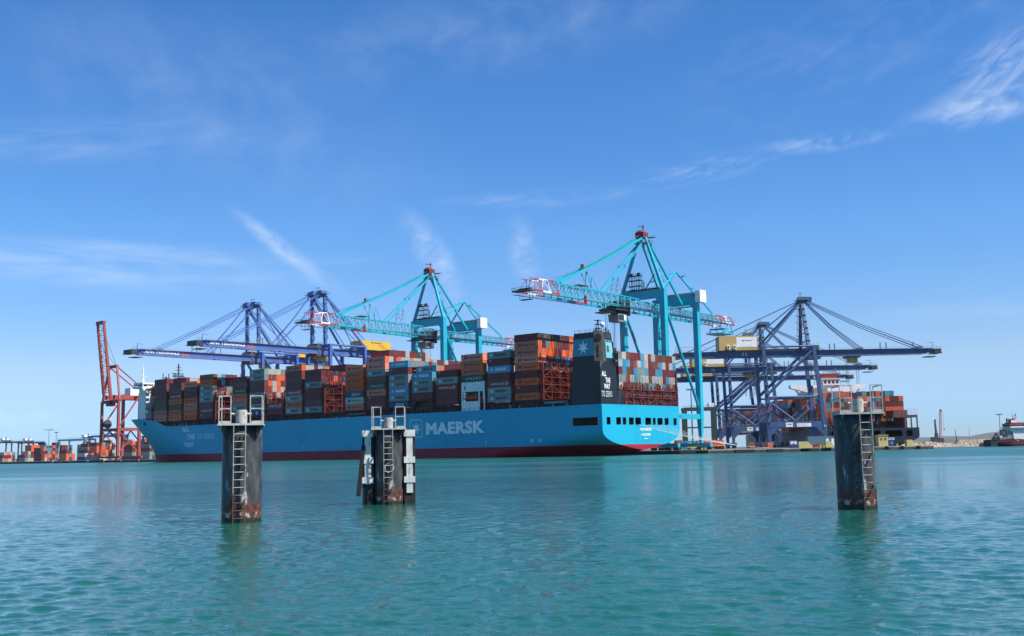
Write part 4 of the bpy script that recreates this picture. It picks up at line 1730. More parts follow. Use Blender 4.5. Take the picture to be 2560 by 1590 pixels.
# ---- containers on the ship at the right
RX0, RY0 = 168.5, 603.0
RHT = {}
for j in range(20):
    for k in range(18):
        rr = random.Random(j * 50 + k)
        h = 6 + (1 if rr.random() < .3 else 0)
        if j == 0:
            h = [6, 6, 6, 6, 6, 6, 6, 6, 6, 6, 6, 6, 6, 6, 6, 6, 6, 6][k]
            if k in (11, 12, 9):
                h = 7
            if k in (14, 15):
                h = 7
        elif j < 4:
            h = 7
        if j == 1:
            h = 7 if k < 14 else 6
        if j == 4:
            h = 0
        if j > 4:
            h = 7 if j % 3 else 6
        RHT[(j, k)] = h
RPAL = ['orange'] * 7 + ['maroon'] * 7 + ['brown'] * 2 + ['light_blue'] * 2 + ['grey', 'grey', 'white', 'navy', 'red']
for (j, k), h in RHT.items():
    for t in range(h):
        r = random.Random(j * 991 + k * 53 + t * 7)
        colour = r.choice(RPAL)
        if j == 0 and t == 6 and k in (14, 15):
            colour = 'light_blue'
        elif j == 0 and k >= 14 and t in (3, 4, 5):
            colour = ['orange', 'maroon', 'orange', 'orange', 'maroon', 'maroon', 'orange', 'maroon', 'maroon', 'orange', 'brown', 'orange'][(k - 14) * 3 + t - 3]
        port_open = k == 0 or RHT[(j, k - 1)] <= t
        aft_open = RHT.get((j - 1, k), 0) <= t
        if not (port_open or aft_open or t == h - 1):
            continue
        c = Vector((RX0 + PITCH * (k + .5), RY0 + BAY * j + CL / 2, 11.2 + TIER * t))
        d = (CAMP - c).normalized()
        dist = (CAMP - c).length
        fa = 1.0 if j == 0 or (aft_open and t == h - 1) else .4
        if t < 3 and j == 0:
            fa = .3
        area = ((CL * CH * max(0, -d.x) * (1 if k == 0 else .4) if port_open else 0) + (CW * CH * max(0, -d.y) * fa if aft_open else 0)) * (1098 / dist) ** 2
        if j > 4:
            area *= .5 if k == 0 else .1
        words = {'light_blue': 'light blue'}.get(colour, colour)
        bn = 'aftmost bay' if j == 0 else '%s bay' % ORD[j + 1]
        SPECS.append(dict(area=area, loc=c, rz=math.pi / 2, colour=colour, brand='hl' if colour == 'orange' and k == 0 else '', doors=aft_open, side='+y',
                          label='%s container, %s column from left, %s tier, %s, right hand ship' % (words, ORD[k + 1], ORD[t + 1], bn),
                          group='containers stacked on the right hand ship'))

# ---- containers stacked on the quay at the left: start along the berth, row, colours of the ends by tier from the ground
YARD = [
    (604, 128, [['orange', 'maroon', 'orange', 'orange', 'maroon'], ['maroon', 'maroon', 'orange', 'orange', 'orange'], ['green', 'maroon', 'orange', 'orange', 'grey'], ['orange', 'orange', 'orange', 'maroon', 'green']], 'by the concrete hut left of the red crane'),
    (700, 128, [['brown', 'orange', 'maroon', 'maroon'], ['maroon', 'orange', 'orange', 'orange'], ['maroon', 'maroon', 'orange', 'light_blue'], ['maroon', 'orange', 'maroon', 'light_blue'], ['maroon', 'maroon', 'orange', 'maroon'], ['maroon', 'orange', 'maroon', 'maroon']], 'behind the left lamp mast'),
    (730, 134, [['brown', 'maroon', 'maroon', 'orange', 'orange'], ['grey', 'grey', 'grey', 'maroon', 'orange'], ['maroon', 'maroon', 'maroon', 'green', 'orange'], ['orange', 'maroon', 'maroon', 'maroon', 'green']], 'left of the lamp masts'),
    (770, 128, [['maroon', 'orange', 'white'], ['maroon', 'orange', 'orange'], ['grey', 'orange', 'white'], ['maroon', 'maroon', 'light_blue']], 'at the left edge of the quay'),
    (556, 132, [['maroon', 'grey', 'maroon', 'maroon', 'orange'], ['orange', 'white', 'orange', 'maroon', 'maroon']], 'between the left legs of the red crane'),
    (538, 132, [['orange', 'orange', 'orange', 'maroon'], ['maroon', 'orange', 'green', 'navy'], ['orange', 'maroon', 'brown', 'maroon'], ['maroon', 'orange', 'maroon', 'red']], 'between the right legs of the red crane'),
    (514, 122, [['grey', 'grey', 'maroon', 'grey'], ['green', 'grey', 'grey', 'navy'], ['white', 'green', 'maroon', 'grey']], 'right of the red crane beside the bow'),
    (660, 150, [['maroon', 'maroon', 'maroon', 'grey', 'maroon'], ['green', 'grey', 'grey', 'white', 'maroon'], ['white', 'white', 'white', 'grey', 'maroon']], 'behind the right lamp mast'),
]
for i in range(12):
    rr = random.Random(i + 70)
    YARD.append((512 + 25.5 * i, 168 + 4 * (i % 3), [[rr.choice(PAL) for _ in range(rr.choice((4, 5, 5, 6)))] for _ in range(4)], 'back yard row, %s stack from the right' % ORD[i + 1]))
for i in range(6):
    rr = random.Random(i + 170)
    YARD.append((585 + 36 * i, 108 + 3 * (i % 2), [[rr.choice(PAL) for _ in range(rr.choice((2, 2, 3)))] for _ in range(3)], 'front yard row, %s stack from the right' % ORD[i + 1]))
for u0, v0, cols_, where in YARD:
    for i, tiers in enumerate(cols_):
        for t, colour in enumerate(tiers):
            c = SP(u0 + CL / 2, v0 + 2.6 * i + 1.3, QZ + 0.02 + 2.88 * t)
            d = (CAMP - c).normalized()
            dist = (CAMP - c).length
            area = ((CL * CH * max(0, d.dot(-VD)) if i == 0 else 0) + CW * CH * max(0, d.dot(-UD))) * (1098 / dist) ** 2 * .8
            words = {'light_blue': 'light blue'}.get(colour, colour)
            SPECS.append(dict(area=area, loc=c, rz=SHIP_RZ, colour=colour, brand='', doors=True, side='+y',
                              label='%s container, %s column, %s tier, %s' % (words, ORD[i + 1], ORD[t + 1], where), group='containers stacked on the left quay'))

SPECS.sort(key=lambda s: -s['area'])
LIMIT = 297                                          # three more stand elsewhere on the quay


def place_container(s):
    o = link('container', container_mesh(s['colour']))
    o.location = s['loc']
    o.rotation_euler = (0, 0, s['rz'])
    tag(o, s['label'], 'container', s['group'])
    if s['doors']:
        link('doors', door_mesh(s['colour']), o)
    if s['brand']:
        for nm, me in zip(('lettering', 'emblem'), lettering(s['brand'])):
            link(nm, me, o, facing(s['side'], (0, (CW / 2 - .045) * (1 if s['side'] == '+y' else -1), CH / 2)))
    return o


shown = 0
rest = []
for s in SPECS:
    if shown < LIMIT and s['area'] > 0.3:
        place_container(s)
        shown += 1
    else:
        rest.append(s)
rm = MB()
for s in rest:
    mt = Matrix.Translation(s['loc']) @ Matrix.Rotation(s['rz'], 4, 'Z')
    for me in ([container_mesh(s['colour'])] + ([door_mesh(s['colour'])] if s['doors'] and s['area'] > 0 else [])):
        b = len(rm.v)
        rm.v += [tuple(mt @ v.co) for v in me.vertices]
        for p in me.polygons:
            rm.use(me.materials[p.material_index])
            rm.face([b + i for i in p.vertices])
tag(rm.build('container_stacks'), 'more distant stacked containers, partly hidden behind the nearer ones', 'containers', 'containers in far rows', 'stuff')
print('CONTAINERS', len(SPECS), shown, len(rest), SPECS[min(300, len(SPECS) - 1)]['area'])


# ------------------------------------------------------------------ teal ship-to-shore cranes
def teal_crane(u, label, trolley_x):
    """local x out over the water, y towards the stern of the ship, z up from the quay; heights below are over the quay"""
    c = thing('gantry_crane', label, 'crane', SP(u, 58, QZ), CRANE_RZ, 'teal ship to shore cranes')
    LX, LY = -25.6, 10.4
    leg_n = 0
    for x, w in ((0, 2.3), (LX, 2.1)):
        for y in (LY, -LY):
            k = MB().use(teal_m)
            k.box(x - w / 2 - .1, x + w / 2 + .1, y - 1.15, y + 1.15, 15.4, 67.4 if x == 0 else 67.0)
            k.frustum((x - .6, x + .6, y - .5, y + .5), (x - w / 2, x + w / 2, y - 1.1, y + 1.1), 2.4, 13.0)
            k.box(x - w / 2 - .12, x + w / 2 + .12, y - 1.17, y + 1.17, 13.0, 15.4)
            for z in (28, 41, 54):
                k.box(x - w / 2 - .16, x + w / 2 + .16, y - 1.22, y + 1.22, z, z + .18)
            lg = k.build('leg', c)
            f = MB().use(darksteel_m)
            if x == 0 and y < 0 or (x == LX and y < 0):
                for i in range(9):
                    z = 18 + 5.2 * i
                    f.box(x - w / 2 - 1.4, x - w / 2 - .1, y - .5, y + .5, z, z + .12)
                    f.box(x - w / 2 - 1.4, x - w / 2 - 1.34, y - .5, y + .5, z, z + 1.1)
                    f.bar((x - w / 2 - 1.0, y, z), (x - w / 2 - .4, y, z + 5.2), .35, .1)
                f.build('ladder_cage', lg)
            elif x == LX and y < -99:
                for i, z in enumerate((22, 31, 40, 50)):
                    f.box(x + w / 2 + .1, x + w / 2 + 1.6, y - .8, y + .8, z, z + 3.0)
                f.build('lift_landing', lg)
    for y in (LY, -LY):
        k = MB().use(teal_m)
        k.box(LX + 1.25, -1.25, y - .8, y + .8, 13.1, 15.3)
        sb = k.build('sill_beam', c)
        if y > 0:
            link('lettering', fit_text('PACECO', 4.2, .9, greyletter_m, bold=.02), sb, facing('+y', (-7.5, y + .81, 14.1)))
        k = MB().use(teal_m)
        k.tube((-1.0, y, 60.2), (LX + .6, y, 17.6), .62, 10)
        k.build('diagonal_brace', c)
    for x in (0, LX):
        k = MB().use(teal_m)
        k.box(x - .9, x + .9, -LY - 5, LY + 5, 1.3, 2.9)
        k.use(darksteel_m)
        for y in (-LY - 3.6, -LY + 0.4, LY - .4, LY + 3.6):
            k.box(x - .5, x + .5, y - 1.5, y + 1.5, .5, 1.25)
            for d in (-1, -.3, .4, 1.1):
                k.tube((x - .3, y + d, .35), (x + .3, y + d, .35), .34, 10)
        k.build('bogie_beam', c)
    # portal beams with swept corners
    for x, z0, z1 in ((0, 64.0, 67.6), (LX, 63.2, 67.4)):
        k = MB().use(teal_m)
        k.box(x - 1.05, x + 1.05, -LY + 1.2, LY - 1.2, z0, z1)
        for s in (-1, 1):
            k.hexa([(x - 1.0, s * (LY - 1.2), z0 - 1.6), (x + 1.0, s * (LY - 1.2), z0 - 1.6), (x + 1.0, s * (LY - 1.21), z0 - 1.6), (x - 1.0, s * (LY - 1.21), z0 - 1.6),
                    (x - 1.0, s * (LY - 1.2), z0), (x + 1.0, s * (LY - 1.2), z0), (x + 1.0, s * (LY - 2.8), z0), (x - 1.0, s * (LY - 2.8), z0)])
        k.use(steel_m)
        for s in (-1.0, 1.0):
            for i in range(12):
                y = -LY + 1 + (2 * LY - 2) * i / 11
                k.box(x + s - .04, x + s + .04, y - .04, y + .04, z1, z1 + 1.1)
            k.box(x + s - .04, x + s + .04, -LY + 1, LY - 1, z1 + 1.05, z1 + 1.12)
        k.build('portal_beam', c)
    k = MB().use(steel_m)
    k.frustum((LX - 1.5, LX + 1.5, -LY + 2, LY + .5), (LX - 1.3, LX + 1.3, -LY + 3, LY + .4), 67.4, 68.5)
    k.build('machinery_roof', c)
    k = MB().use(signal_white_m)
    k.box(LX - 2.6, LX + 2.4, LY + 1.2, LY + 3.7, 63.9, 68.9)
    k.box(LX - 2.4, LX + 2.2, LY + 1.4, LY + 3.5, 68.9, 69.1)
    k.build('electrical_house', c)
    k = MB().use(teal_m)
    k.tube((LX + 1.6, LY - 1, 62.2), (LX + 1.6, -LY + 3, 62.2), .35, 8)
    k.build('cross_tie', c)
    # boom and girder: lattice with heavy bottom chords
    def lattice(xa, xb, za, zb, ht, hw, tw, step, mats, name, chord=.34, web=.20, ht2=None, bot=.9):
        ht2 = ht if ht2 is None else ht2
        n = max(1, round(abs(xb - xa) / step))
        b = MB()
        P = lambda i, y, top: Vector((xa + (xb - xa) * i / n, y, za + (zb - za) * i / n + ((ht + (ht2 - ht) * i / n) if top else 0)))
        for i in range(n):
            b.use(mats[i % len(mats)])
            for s in (-1, 1):
                b.bar(P(i, s * hw, 0), P(i + 1, s * hw, 0), .5, bot)
                b.bar(P(i, s * tw, 1), P(i + 1, s * tw, 1), chord)
                h = i + .5
                b.bar(P(i, s * hw, 0), P(h, s * tw, 1), web)
                b.bar(P(h, s * tw, 1), P(i + 1, s * hw, 0), web)
                b.bar(P(i, s * hw, 0), P(i, s * tw, 1), web * .8)
            b.bar(P(i, -tw, 1), P(i, tw, 1), web)
            b.bar(P(i, -tw, 1), P(i + 1, tw, 1), web * .7)
            b.bar(P(i, -hw, 0), P(i, -hw + .9, 0), .3)
            b.bar(P(i, hw, 0), P(i, hw - .9, 0), .3)
        return b.build(name, c)
    lattice(6, 62.0, 58.6, 59.9, 4.9, 3.9, 2.0, 4.2, [teal_m], 'boom')
    lattice(62.0, 77.0, 59.9, 60.3, 5.3, 3.9, 2.0, 5.2, [signal_red_m, signal_white_m, signal_red_m], 'boom_tip', ht2=4.6, chord=.3, web=.2, bot=.55)
    lattice(-56, 6, 58.0, 58.6, 3.4, 3.9, 2.2, 4.2, [teal_m], 'rear_girder', ht2=4.0)
    lattice(-70, -56, 57.8, 58.0, 3.8, 3.9, 2.0, 3.6, [signal_red_m, signal_white_m, signal_red_m, signal_red_m], 'girder_tail', chord=.3, web=.2, bot=.55)
    w = MB().use(steel_m)
    for s in (-1, 1):
        w.box(-68, 78.5, s * 4.9 - .45, s * 4.9 + .45, 59.0, 59.1)
        w.bar((-68, s * 5.35, 60.2), (78.5, s * 5.35, 61.4), .09)
        w.bar((-68, s * 5.35, 59.7), (78.5, s * 5.35, 60.9), .06)
        for i in range(62):
            x = -68 + 146.5 * i / 61
            w.box(x - .04, x + .04, s * 5.32, s * 5.38, 59.0, 60.2 + 1.2 * i / 61)
    w.build('walkway', c)
    w = MB().use(darksteel_m)
    w.box(77.0, 80.5, -4.2, 4.2, 59.8, 60.3)
    w.box(77.1, 78.1, -3.0, 3.0, 60.3, 61.2)
    w.box(76.0, 78.0, -2.5, 2.5, 56.8, 57.0)
    for x in (76.1, 77.9):
        for y in (-2.4, 2.4):
            w.box(x - .06, x + .06, y - .06, y + .06, 57, 60)
    for y in (-4.2, 4.2):
        w.bar((77.0, y, 61.3), (80.5, y, 61.3), .08)
        for x in (77.1, 78.7, 80.4):
            w.box(x - .05, x + .05, y - .05, y + .05, 60.3, 61.4)
    w.box(80.4, 80.5, -4.2, 4.2, 61.2, 61.3)
    w.build('tip_platform', c)
    w = MB().use(teal_m)
    w.box(-68.5, -58, -4.5, 4.5, 53.2, 53.6)
    w.box(-65, -60, -4.0, 4.0, 55.6, 55.9)
    for a, b in (((-68, -4, 53.6), (-66, -3.9, 58)), ((-68, 4, 53.6), (-66, 3.9, 58)), ((-60, -4, 53.6), (-64, -3.9, 58)), ((-60, 4, 53.6), (-64, 3.9, 58)), ((-68, 0, 53.6), (-62, 0, 58))):
        w.bar(a, b, .3)
    for s in (-4.4, 4.4):
        w.box(-68.4, -58.1, s - .05, s + .05, 54.6, 54.7)
        for i in range(9):
            x = -68.3 + 1.27 * i
            w.box(x - .05, x + .05, s - .05, s + .05, 53.6, 54.6)
    w.build('service_cage', c)
    # apex frame, stays
    AP = Vector((-1.0, 0, 91.0))
    for s in (-1, 1):
        k = MB().use(teal_m)
        k.bar((0, s * LY, 67.5), AP + Vector((0, s * 1.6, 0)), 1.25, 1.25, .95, .95)
        k.build('apex_leg', c)
        k = MB().use(teal_m)
        k.bar((LX + 1.6, s * 4.6, 63.0), AP + Vector((-1, s * 1.5, 0)), .85)
        k.build('back_stay', c)
        k = MB().use(teal_m)
        a, b = AP + Vector((.6, s * 1.3, 0)), Vector((59, s * 2.0, 65.2))
        mid = a.lerp(b, .5) - Vector((0, 0, .5))
        k.bar(a, mid, .55, .8)
        k.bar(mid, b, .55, .8)
        k.build('fore_stay', c)
        k = MB().use(teal_m)
        a, b = AP + Vector((.8, s * 1.0, -2)), Vector((29.5, s * 2.0, 64.2))
        k.bar(a, b, .42, .6)
        k.box(a.lerp(b, .5).x - .5, a.lerp(b, .5).x + .5, a.lerp(b, .5).y - .3, a.lerp(b, .5).y + .3, a.lerp(b, .5).z - .5, a.lerp(b, .5).z + .5)
        k.build('inner_stay', c)
        k = MB().use(cable_m)
        for q in (.4,):
            a, b = AP + Vector((1.5, s * q, 1.2)), Vector((60, s * q * 3, 66.5))
            pts = [a.lerp(b, i / 8) - Vector((0, 0, 1.6 * math.sin(math.pi * i / 8))) for i in range(9)]
            k.path(pts, .07, 4)
        k.build('hoist_cable', c)
    k = MB().use(oxide_m)
    k.box(AP.x - 1.6, AP.x + 2.2, -2.1, 2.1, 90.6, 93.0)
    k.prism([(AP.x - 1.2, -1.6), (AP.x + 2.6, -1.6), (AP.x + 2.6, 1.6), (AP.x - 1.2, 1.6)], 93.0, 94.0, [(AP.x - .4, -1), (AP.x + 1.6, -1), (AP.x + 1.6, 1), (AP.x - .4, 1)])
    k.bar((AP.x, .6, 93.9), (AP.x, .6, 96.4), .4)
    k.bar((AP.x - 1.0, .6, 95.7), (AP.x + 3.4, .6, 95.3), .35)
    k.build('sheave_block', c)
    k = MB().use(steel_m)
    k.box(AP.x - 3.4, AP.x + 2, -3.2, 3.2, 88.4, 88.6)
    k.box(AP.x - 4.4, AP.x - 2, -1.5, 4.5, 91.0, 91.2)
    for y in (-3.1, 3.1):
        k.box(AP.x - 3.4, AP.x + 2, y - .05, y + .05, 89.5, 89.6)
    for x in (-3.3, -1.6, 0, 1.9):
        for y in (-3.1, 3.1):
            k.box(AP.x + x - .05, AP.x + x + .05, y - .05, y + .05, 88.6, 89.6)
    for x, y in ((-4.3, -1.4), (-4.3, 4.4), (-2.1, 4.4)):
        k.box(AP.x + x - .05, AP.x + x + .05, y - .05, y + .05, 91.2, 92.3)
    for t in (.25, .45, .65, .85):
        p = AP.lerp(Vector((0, LY, 67.5)), t)
        k.box(p.x - 3.0, p.x - .7, p.y - .8, p.y + 1.2, p.z, p.z + .12)
        k.box(p.x - 3.0, p.x - 2.94, p.y - .8, p.y + 1.2, p.z + .9, p.z + 1.0)
        k.bar((p.x - 2.6, p.y + .2, p.z), (p.x - 1.4, p.y - 1.6, p.z + 4.6), .5, .12)
    k.build('stair_landing', c)
    # rear peak over the landside legs
    PK = Vector((LX, .8, 78.9))
    for q in (Vector((LX, LY - .3, 67.4)), Vector((LX, -LY + .3, 67.4)), Vector((-.5, LY - .5, 67.6)), Vector((-.5, -LY + .5, 67.6)), Vector((-52, 3, 62))):
        k = MB().use(teal_m)
        k.bar(PK, q, .55)
        k.build('rear_peak_strut', c)
    k = MB().use(steel_m)
    k.box(LX - 2.4, LX - .3, 1.5, 4.4, 76.4, 76.6)
    k.box(LX - 2.4, LX - .3, 4.3, 4.4, 77.6, 77.7)
    for y in (1.6, 3, 4.3):
        k.box(LX - 2.4, LX - 2.3, y - .05, y + .05, 76.6, 77.7)
    k.box(LX - 1.8, LX - .3, 6.9, 8.9, 70.4, 70.6)
    k.build('peak_platform', c)
    # gear on the portal: twin sheave towers and a white drum
    k = MB().use(darksteel_m)
    for y in (-5.4, -1.8):
        for a in (-.7, .7):
            k.box(-.1 + a, .1 + a, y - .8, y - .65, 67.6, 75.0)
            k.box(-.1 + a, .1 + a, y + .65, y + .8, 67.6, 75.0)
        for z in (70, 72.4, 74.4):
            k.box(-1.3, 1.3, y - 1.5, y + 1.5, z, z + .2)
            k.box(-1.3, 1.3, y - 1.5, y - 1.44, z + 1, z + 1.1)
            k.box(-1.3, 1.3, y + 1.44, y + 1.5, z + 1, z + 1.1)
        k.tube((0, y - .5, 75.2), (0, y + .5, 75.2), .7, 10)
    k.bar((0, 1.0, 67.6), (0, 6.2, 74.2), .35)
    k.box(-1.5, 1.5, -8.5, 8.2, 68.0, 68.3)
    k.build('sheave_tower', c)
    k = MB().use(signal_white_m)
    k.tube((.5, .6, 68.3), (.5, .6, 71.8), .75, 10)
    k.build('drum', c)
    # service masts standing on the boom
    k = MB().use(teal_m)
    for x, h in ((39.5, 7.6), (36.0, 5.8)):
        k.bar((x, 0, 64.6 + h), (x + 1.8, 1.8, 64.4), .22)
        k.bar((x, 0, 64.6 + h), (x - 2.6, 1.2, 64.2), .22)
        k.bar((x, 0, 64.6 + h), (x - 1.0, -1.8, 64.4), .22)
    k.bar((43.5, 0, 71.5), (41.0, 1.6, 64.6), .3)
    k.build('boom_mast', c)
    for x in (21.0, 17.5):
        k = MB().use(steel_m)
        for dx, dy in ((-.7, -1.6), (.7, -1.6), (0, 1.6)):
            k.bar((x + dx, dy, 64), (x + dx * .15, dy * .15, 71.6), .1)
        for z in (66, 68, 70):
            q = 1 - (z - 64) / 8.5
            k.bar((x - .7 * q, -1.6 * q, z), (x + .7 * q, -1.6 * q, z + .9), .08)
            k.bar((x + .7 * q, -1.6 * q, z), (x, 1.6 * q, z + .9), .08)
        k.build('rope_lattice', c)
    k = MB().use(steel_m)
    for y in (-2.6, 2.6):
        k.box(39, 47, y - .05, y + .05, 66.6, 66.7)
    k.box(41, 47, -2.6, 2.6, 65.4, 65.55)
    k.build('boom_platform', c)
    k = MB().use(steel_m)
    k.box(40.6, 42.2, -.8, .8, 72.2, 74.4)
    k.build('stay_basket', c)
    k = MB().use(signal_red_m)
    k.box(46.5, 54, 4.4, 5.2, 57.4, 57.8)
    k.box(46.5, 47.2, 4.4, 5.4, 57.8, 60.8)
    k.build('red_stop_frame', c)
    # trolley, cab, ropes
    tx = trolley_x
    k = MB().use(darksteel_m)
    k.box(tx - 4.5, tx + 4.5, -4.4, 4.4, 57.2, 58.1)
    for q in (-3.4, -1.8, 0, 1.5):
        for y in (-4.7, -2.4, 2.4, 4.7):
            k.box(tx + q - .15, tx + q + .15, y - .15, y + .15, 58.1, 61.2)
        k.box(tx + q - .12, tx + q + .12, -4.7, 4.7, 60.9, 61.2)
    k.box(tx - 3.0, tx + .4, -3.4, 3.4, 58.1, 59.6)
    k.box(tx + 3.5, tx + 8.5, -3.5, 3.5, 56.0, 56.4)
    for i in range(6):
        k.box(tx + 3.6 + i, tx + 3.7 + i, 3.4, 3.5, 56.4, 57.6)
    k.box(tx - 4.3, tx - 3.9, -4.6, 5.2, 55.2, 61.6)
    k.build('trolley', c)
    k = MB().use(steel_m)
    k.frustum((tx - 3.4, tx + 2.2, -1.2, 3.6), (tx - 3.6, tx + 2.4, -1.4, 3.8), 52.6, 55.8)
    cb = k.build('operator_cab', c)
    k = MB().use(signal_white_m)
    k.box(tx - 3.0, tx - 1.6, 3.7, 3.86, 53.2, 55.4)
    k.use(glass_m)
    k.box(tx - 1.4, tx + 2.0, 3.66, 3.84, 53.6, 55.3)
    k.build('cab_window', cb)
    k = MB().use(cable_m)
    for dx in (-2.5, 2.8):
        for y in (-2.6, -1.8, 1.8, 2.6):
            k.tube((tx + dx, y, 57.2), (tx + dx * .8, y * .8, 27.5), .075, 4)
    k.build('hoist_rope', c)
    k = MB().use(yell_m)
    k.box(tx - 2.4, tx + 2.4, -2.4, 2.4, 26.4, 27.5)
    k.box(tx - 1.2, tx + 1.2, -6.1, 6.1, 25.6, 26.4)
    k.build('spreader', c)
    return c


teal_crane(19.3, 'taller looking teal gantry crane behind the black funnel, lattice boom out to the left', 21.3)
teal_crane(148.8, 'teal gantry crane further left, rising behind the middle of the container stacks', 3.5)


# ------------------------------------------------------------------ blue box-girder cranes
def blue_crane(name_m, label, loc, rz, group, p):
    """p: heights above the quay and lengths along the boom (x positive over the water)"""
    m = name_m
    c = thing('gantry_crane', label, 'crane', loc, rz, group)
    ly, lx = p['ly'], p['lx']
    zb, zt = p['zb'], p['zt']
    xt, xb_ = p.get('xtop', 0), p.get('xbase', 0)
    side = p['side']                                # the side that shows in the photograph: +1 or -1 in local y
    ztop = zt + 2.0
    # legs
    for x0, x1 in ((xb_, xt), (lx - p.get('flare', 0), lx)):
        for s in (1, -1):
            k = MB().use(m)
            k.bar((x0, s * ly, p['sill']), (x1, s * ly, ztop), 1.9, 2.0, 1.6, 1.7, up=(0, 1, 0))
            k.frustum((x0 - .7, x0 + .7, s * ly - .5, s * ly + .5), (x0 - 1.1, x0 + 1.1, s * ly - .9, s * ly + .9), 2.6, p['sill'] + .1)
            lg = k.build('leg', c)
            if s == -side or x1 == lx:
                f = MB().use(steel_m)
                for i in range(7):
                    z = p['sill'] + 3 + (zb - p['sill'] - 4) * i / 7
                    x = x0 + (x1 - x0) * (z - p['sill']) / (ztop - p['sill'])
                    f.box(x - 1.0, x + 1.0, s * (ly + .9) - (0 if s > 0 else 1.0), s * (ly + .9) + (1.0 if s > 0 else 0), z, z + .15)
                    f.bar((x - .8, s * (ly + 1.4), z), (x + .8, s * (ly + 1.4), z + (zb - p['sill'] - 4) / 7), .45, .1)
                f.build('stair_flight', lg)
    for s in (1, -1):
        k = MB().use(m)                             # sill beam in the plane of the legs, with haunches
        k.box(lx + 1, xb_ - 1, s * ly - .8, s * ly + .8, p['sill'], p['sill'] + 3.0)
        for x, d in ((lx - p.get('flare', 0) + 1, 1), (xb_ - 1, -1)):
            k.hexa([(x, s * ly - .75, p['sill'] - 4), (x + .01 * d, s * ly - .75, p['sill'] - 4), (x + .01 * d, s * ly + .75, p['sill'] - 4), (x, s * ly + .75, p['sill'] - 4),
                    (x, s * ly - .75, p['sill'] + .01), (x + 3.6 * d, s * ly - .75, p['sill'] + .01), (x + 3.6 * d, s * ly + .75, p['sill'] + .01), (x, s * ly + .75, p['sill'] + .01)])
        k.use(steel_m)
        for i in range(12):
            x = lx + 1.5 + (xb_ - lx - 3) * i / 11
            k.box(x - .05, x + .05, s * (ly + .75) - .05, s * (ly + .75) + .05, p['sill'] + 3, p['sill'] + 4.1)
        k.box(lx + 1.5, xb_ - 1.5, s * (ly + .75) - .04, s * (ly + .75) + .04, p['sill'] + 4.05, p['sill'] + 4.12)
        k.build('sill_beam', c)
        k = MB().use(m)
        zm = p['mid']
        k.tube((lx, s * ly, zm), (xt + (xb_ - xt) * .5, s * ly, zm), .55, 8)
        k.build('mid_tie', c)
        k = MB().use(m)
        xm = (lx + xb_) / 2
        k.tube((lx + .3, s * ly, zm - 1.2), (xm, s * ly, p['sill'] + 3.2), .5, 8)
        k.tube((xb_ - .8, s * ly, zm - 1.2), (xm, s * ly, p['sill'] + 3.2), .5, 8)
        k.build('vee_brace', c)
        k = MB().use(m)
        k.tube((xt - .8, s * ly, zt - .8), (lx + .6, s * ly, zm + 1.0), .75, 10)
        k.build('diagonal_brace', c)
        k = MB().use(m)
        k.tube((xt, s * ly, ztop - .4), (lx, s * ly, ztop - .4), .5, 8)
        k.build('top_tie', c)
    for x in (xb_, lx - p.get('flare', 0)):
        k = MB().use(m)
        k.box(x - .9, x + .9, -ly - 5.5, ly + 5.5, 1.6, 3.4)
        k.use(darksteel_m)
        for y in (-ly - 3.2, -ly + 2, ly - 2, ly + 3.2):
            k.box(x - .55, x + .55, y - 2, y + 2, .6, 1.6)
            for d in (-1.5, -.5, .5, 1.5):
                k.tube((x - .35, y + d, .42), (x + .35, y + d, .42), .4, 10)
        k.build('bogie_beam', c)
        k = MB().use(m)                             # beams that carry the girder between the leg pairs
        k.box(x * 0 + (xt if x == xb_ else lx) - .8, (xt if x == xb_ else lx) + .8, -ly + .8, ly - .8, zt + .1, zt + 1.9)
        k.build('portal_beam', c)
    # girder and boom: twin box girders with a walkway and hangers
    gy = p['gy']
    for nm, xa, xe in (('boom', xt + 3.5, p['out']), ('girder', -p['back'], xt + 3.2)):
        k = MB().use(m)
        for s in (1, -1):
            if nm == 'boom':
                k.hexa([(xa, s * gy - .6, zb), (xe - 4, s * gy - .6, zb + .2), (xe - 4, s * gy + .6, zb + .2), (xa, s * gy + .6, zb),
                        (xa, s * gy - .6, zt), (xe, s * gy - .6, zt - .25), (xe, s * gy + .6, zt - .25), (xa, s * gy + .6, zt)])
            else:
                k.box(xa, xe, s * gy - .65, s * gy + .65, zb, zt)
        n = int(abs(xe - xa) / 9)
        for i in range(n + 1):
            x = xa + .4 + (xe - xa - 5) * i / n
            k.box(x - .3, x + .3, -gy + .6, gy - .6, zt - 1.2, zt - .4)
        bo = k.build(nm, c)
        w = MB().use(steel_m)
        y = side * (gy + 1.0)
        w.box(xa, xe - 1, y - .4, y + .4, zt - .15, zt - .05)
        w.box(xa, xe - 1, side * (gy + .62) - .02, side * (gy + .62) + .02, zb - .12, zb + .12)
        for i in range(int(abs(xe - xa) / 1.7)):
            x = xa + 1.7 * i
            w.box(x - .035, x + .035, y + side * .36 - .03, y + side * .36 + .03, zt - .05, zt + 1.05)
            if i % 2 == 0:
                w.box(x - .12, x + .12, side * (gy + .6) - .12, side * (gy + .6) + .12, zb - .35, zb)
        for z in (zt + .5, zt + 1.02):
            w.box(xa, xe - 1, y + side * .36 - .025, y + side * .36 + .025, z, z + .05)
        w.build('walkway', bo)
    k = MB().use(darksteel_m)
    e = p['out']
    k.box(e, e + 3.8, -gy - 1.2, gy + 1.2, zb + .2, zb + .5)
    k.box(e, e + 3.4, -gy - .8, gy + .8, zb + .5, zt - .5)
    k.box(e - 4, e + 1.0, -gy, gy, zb - 1.5, zb - 1.2)
    for i in range(5):
        k.box(e + .8 * i, e + .8 * i + .1, side * (gy + 1.2) - .05, side * (gy + 1.2) + .05, zb + .5, zt + .6 + .5 * (i % 2))
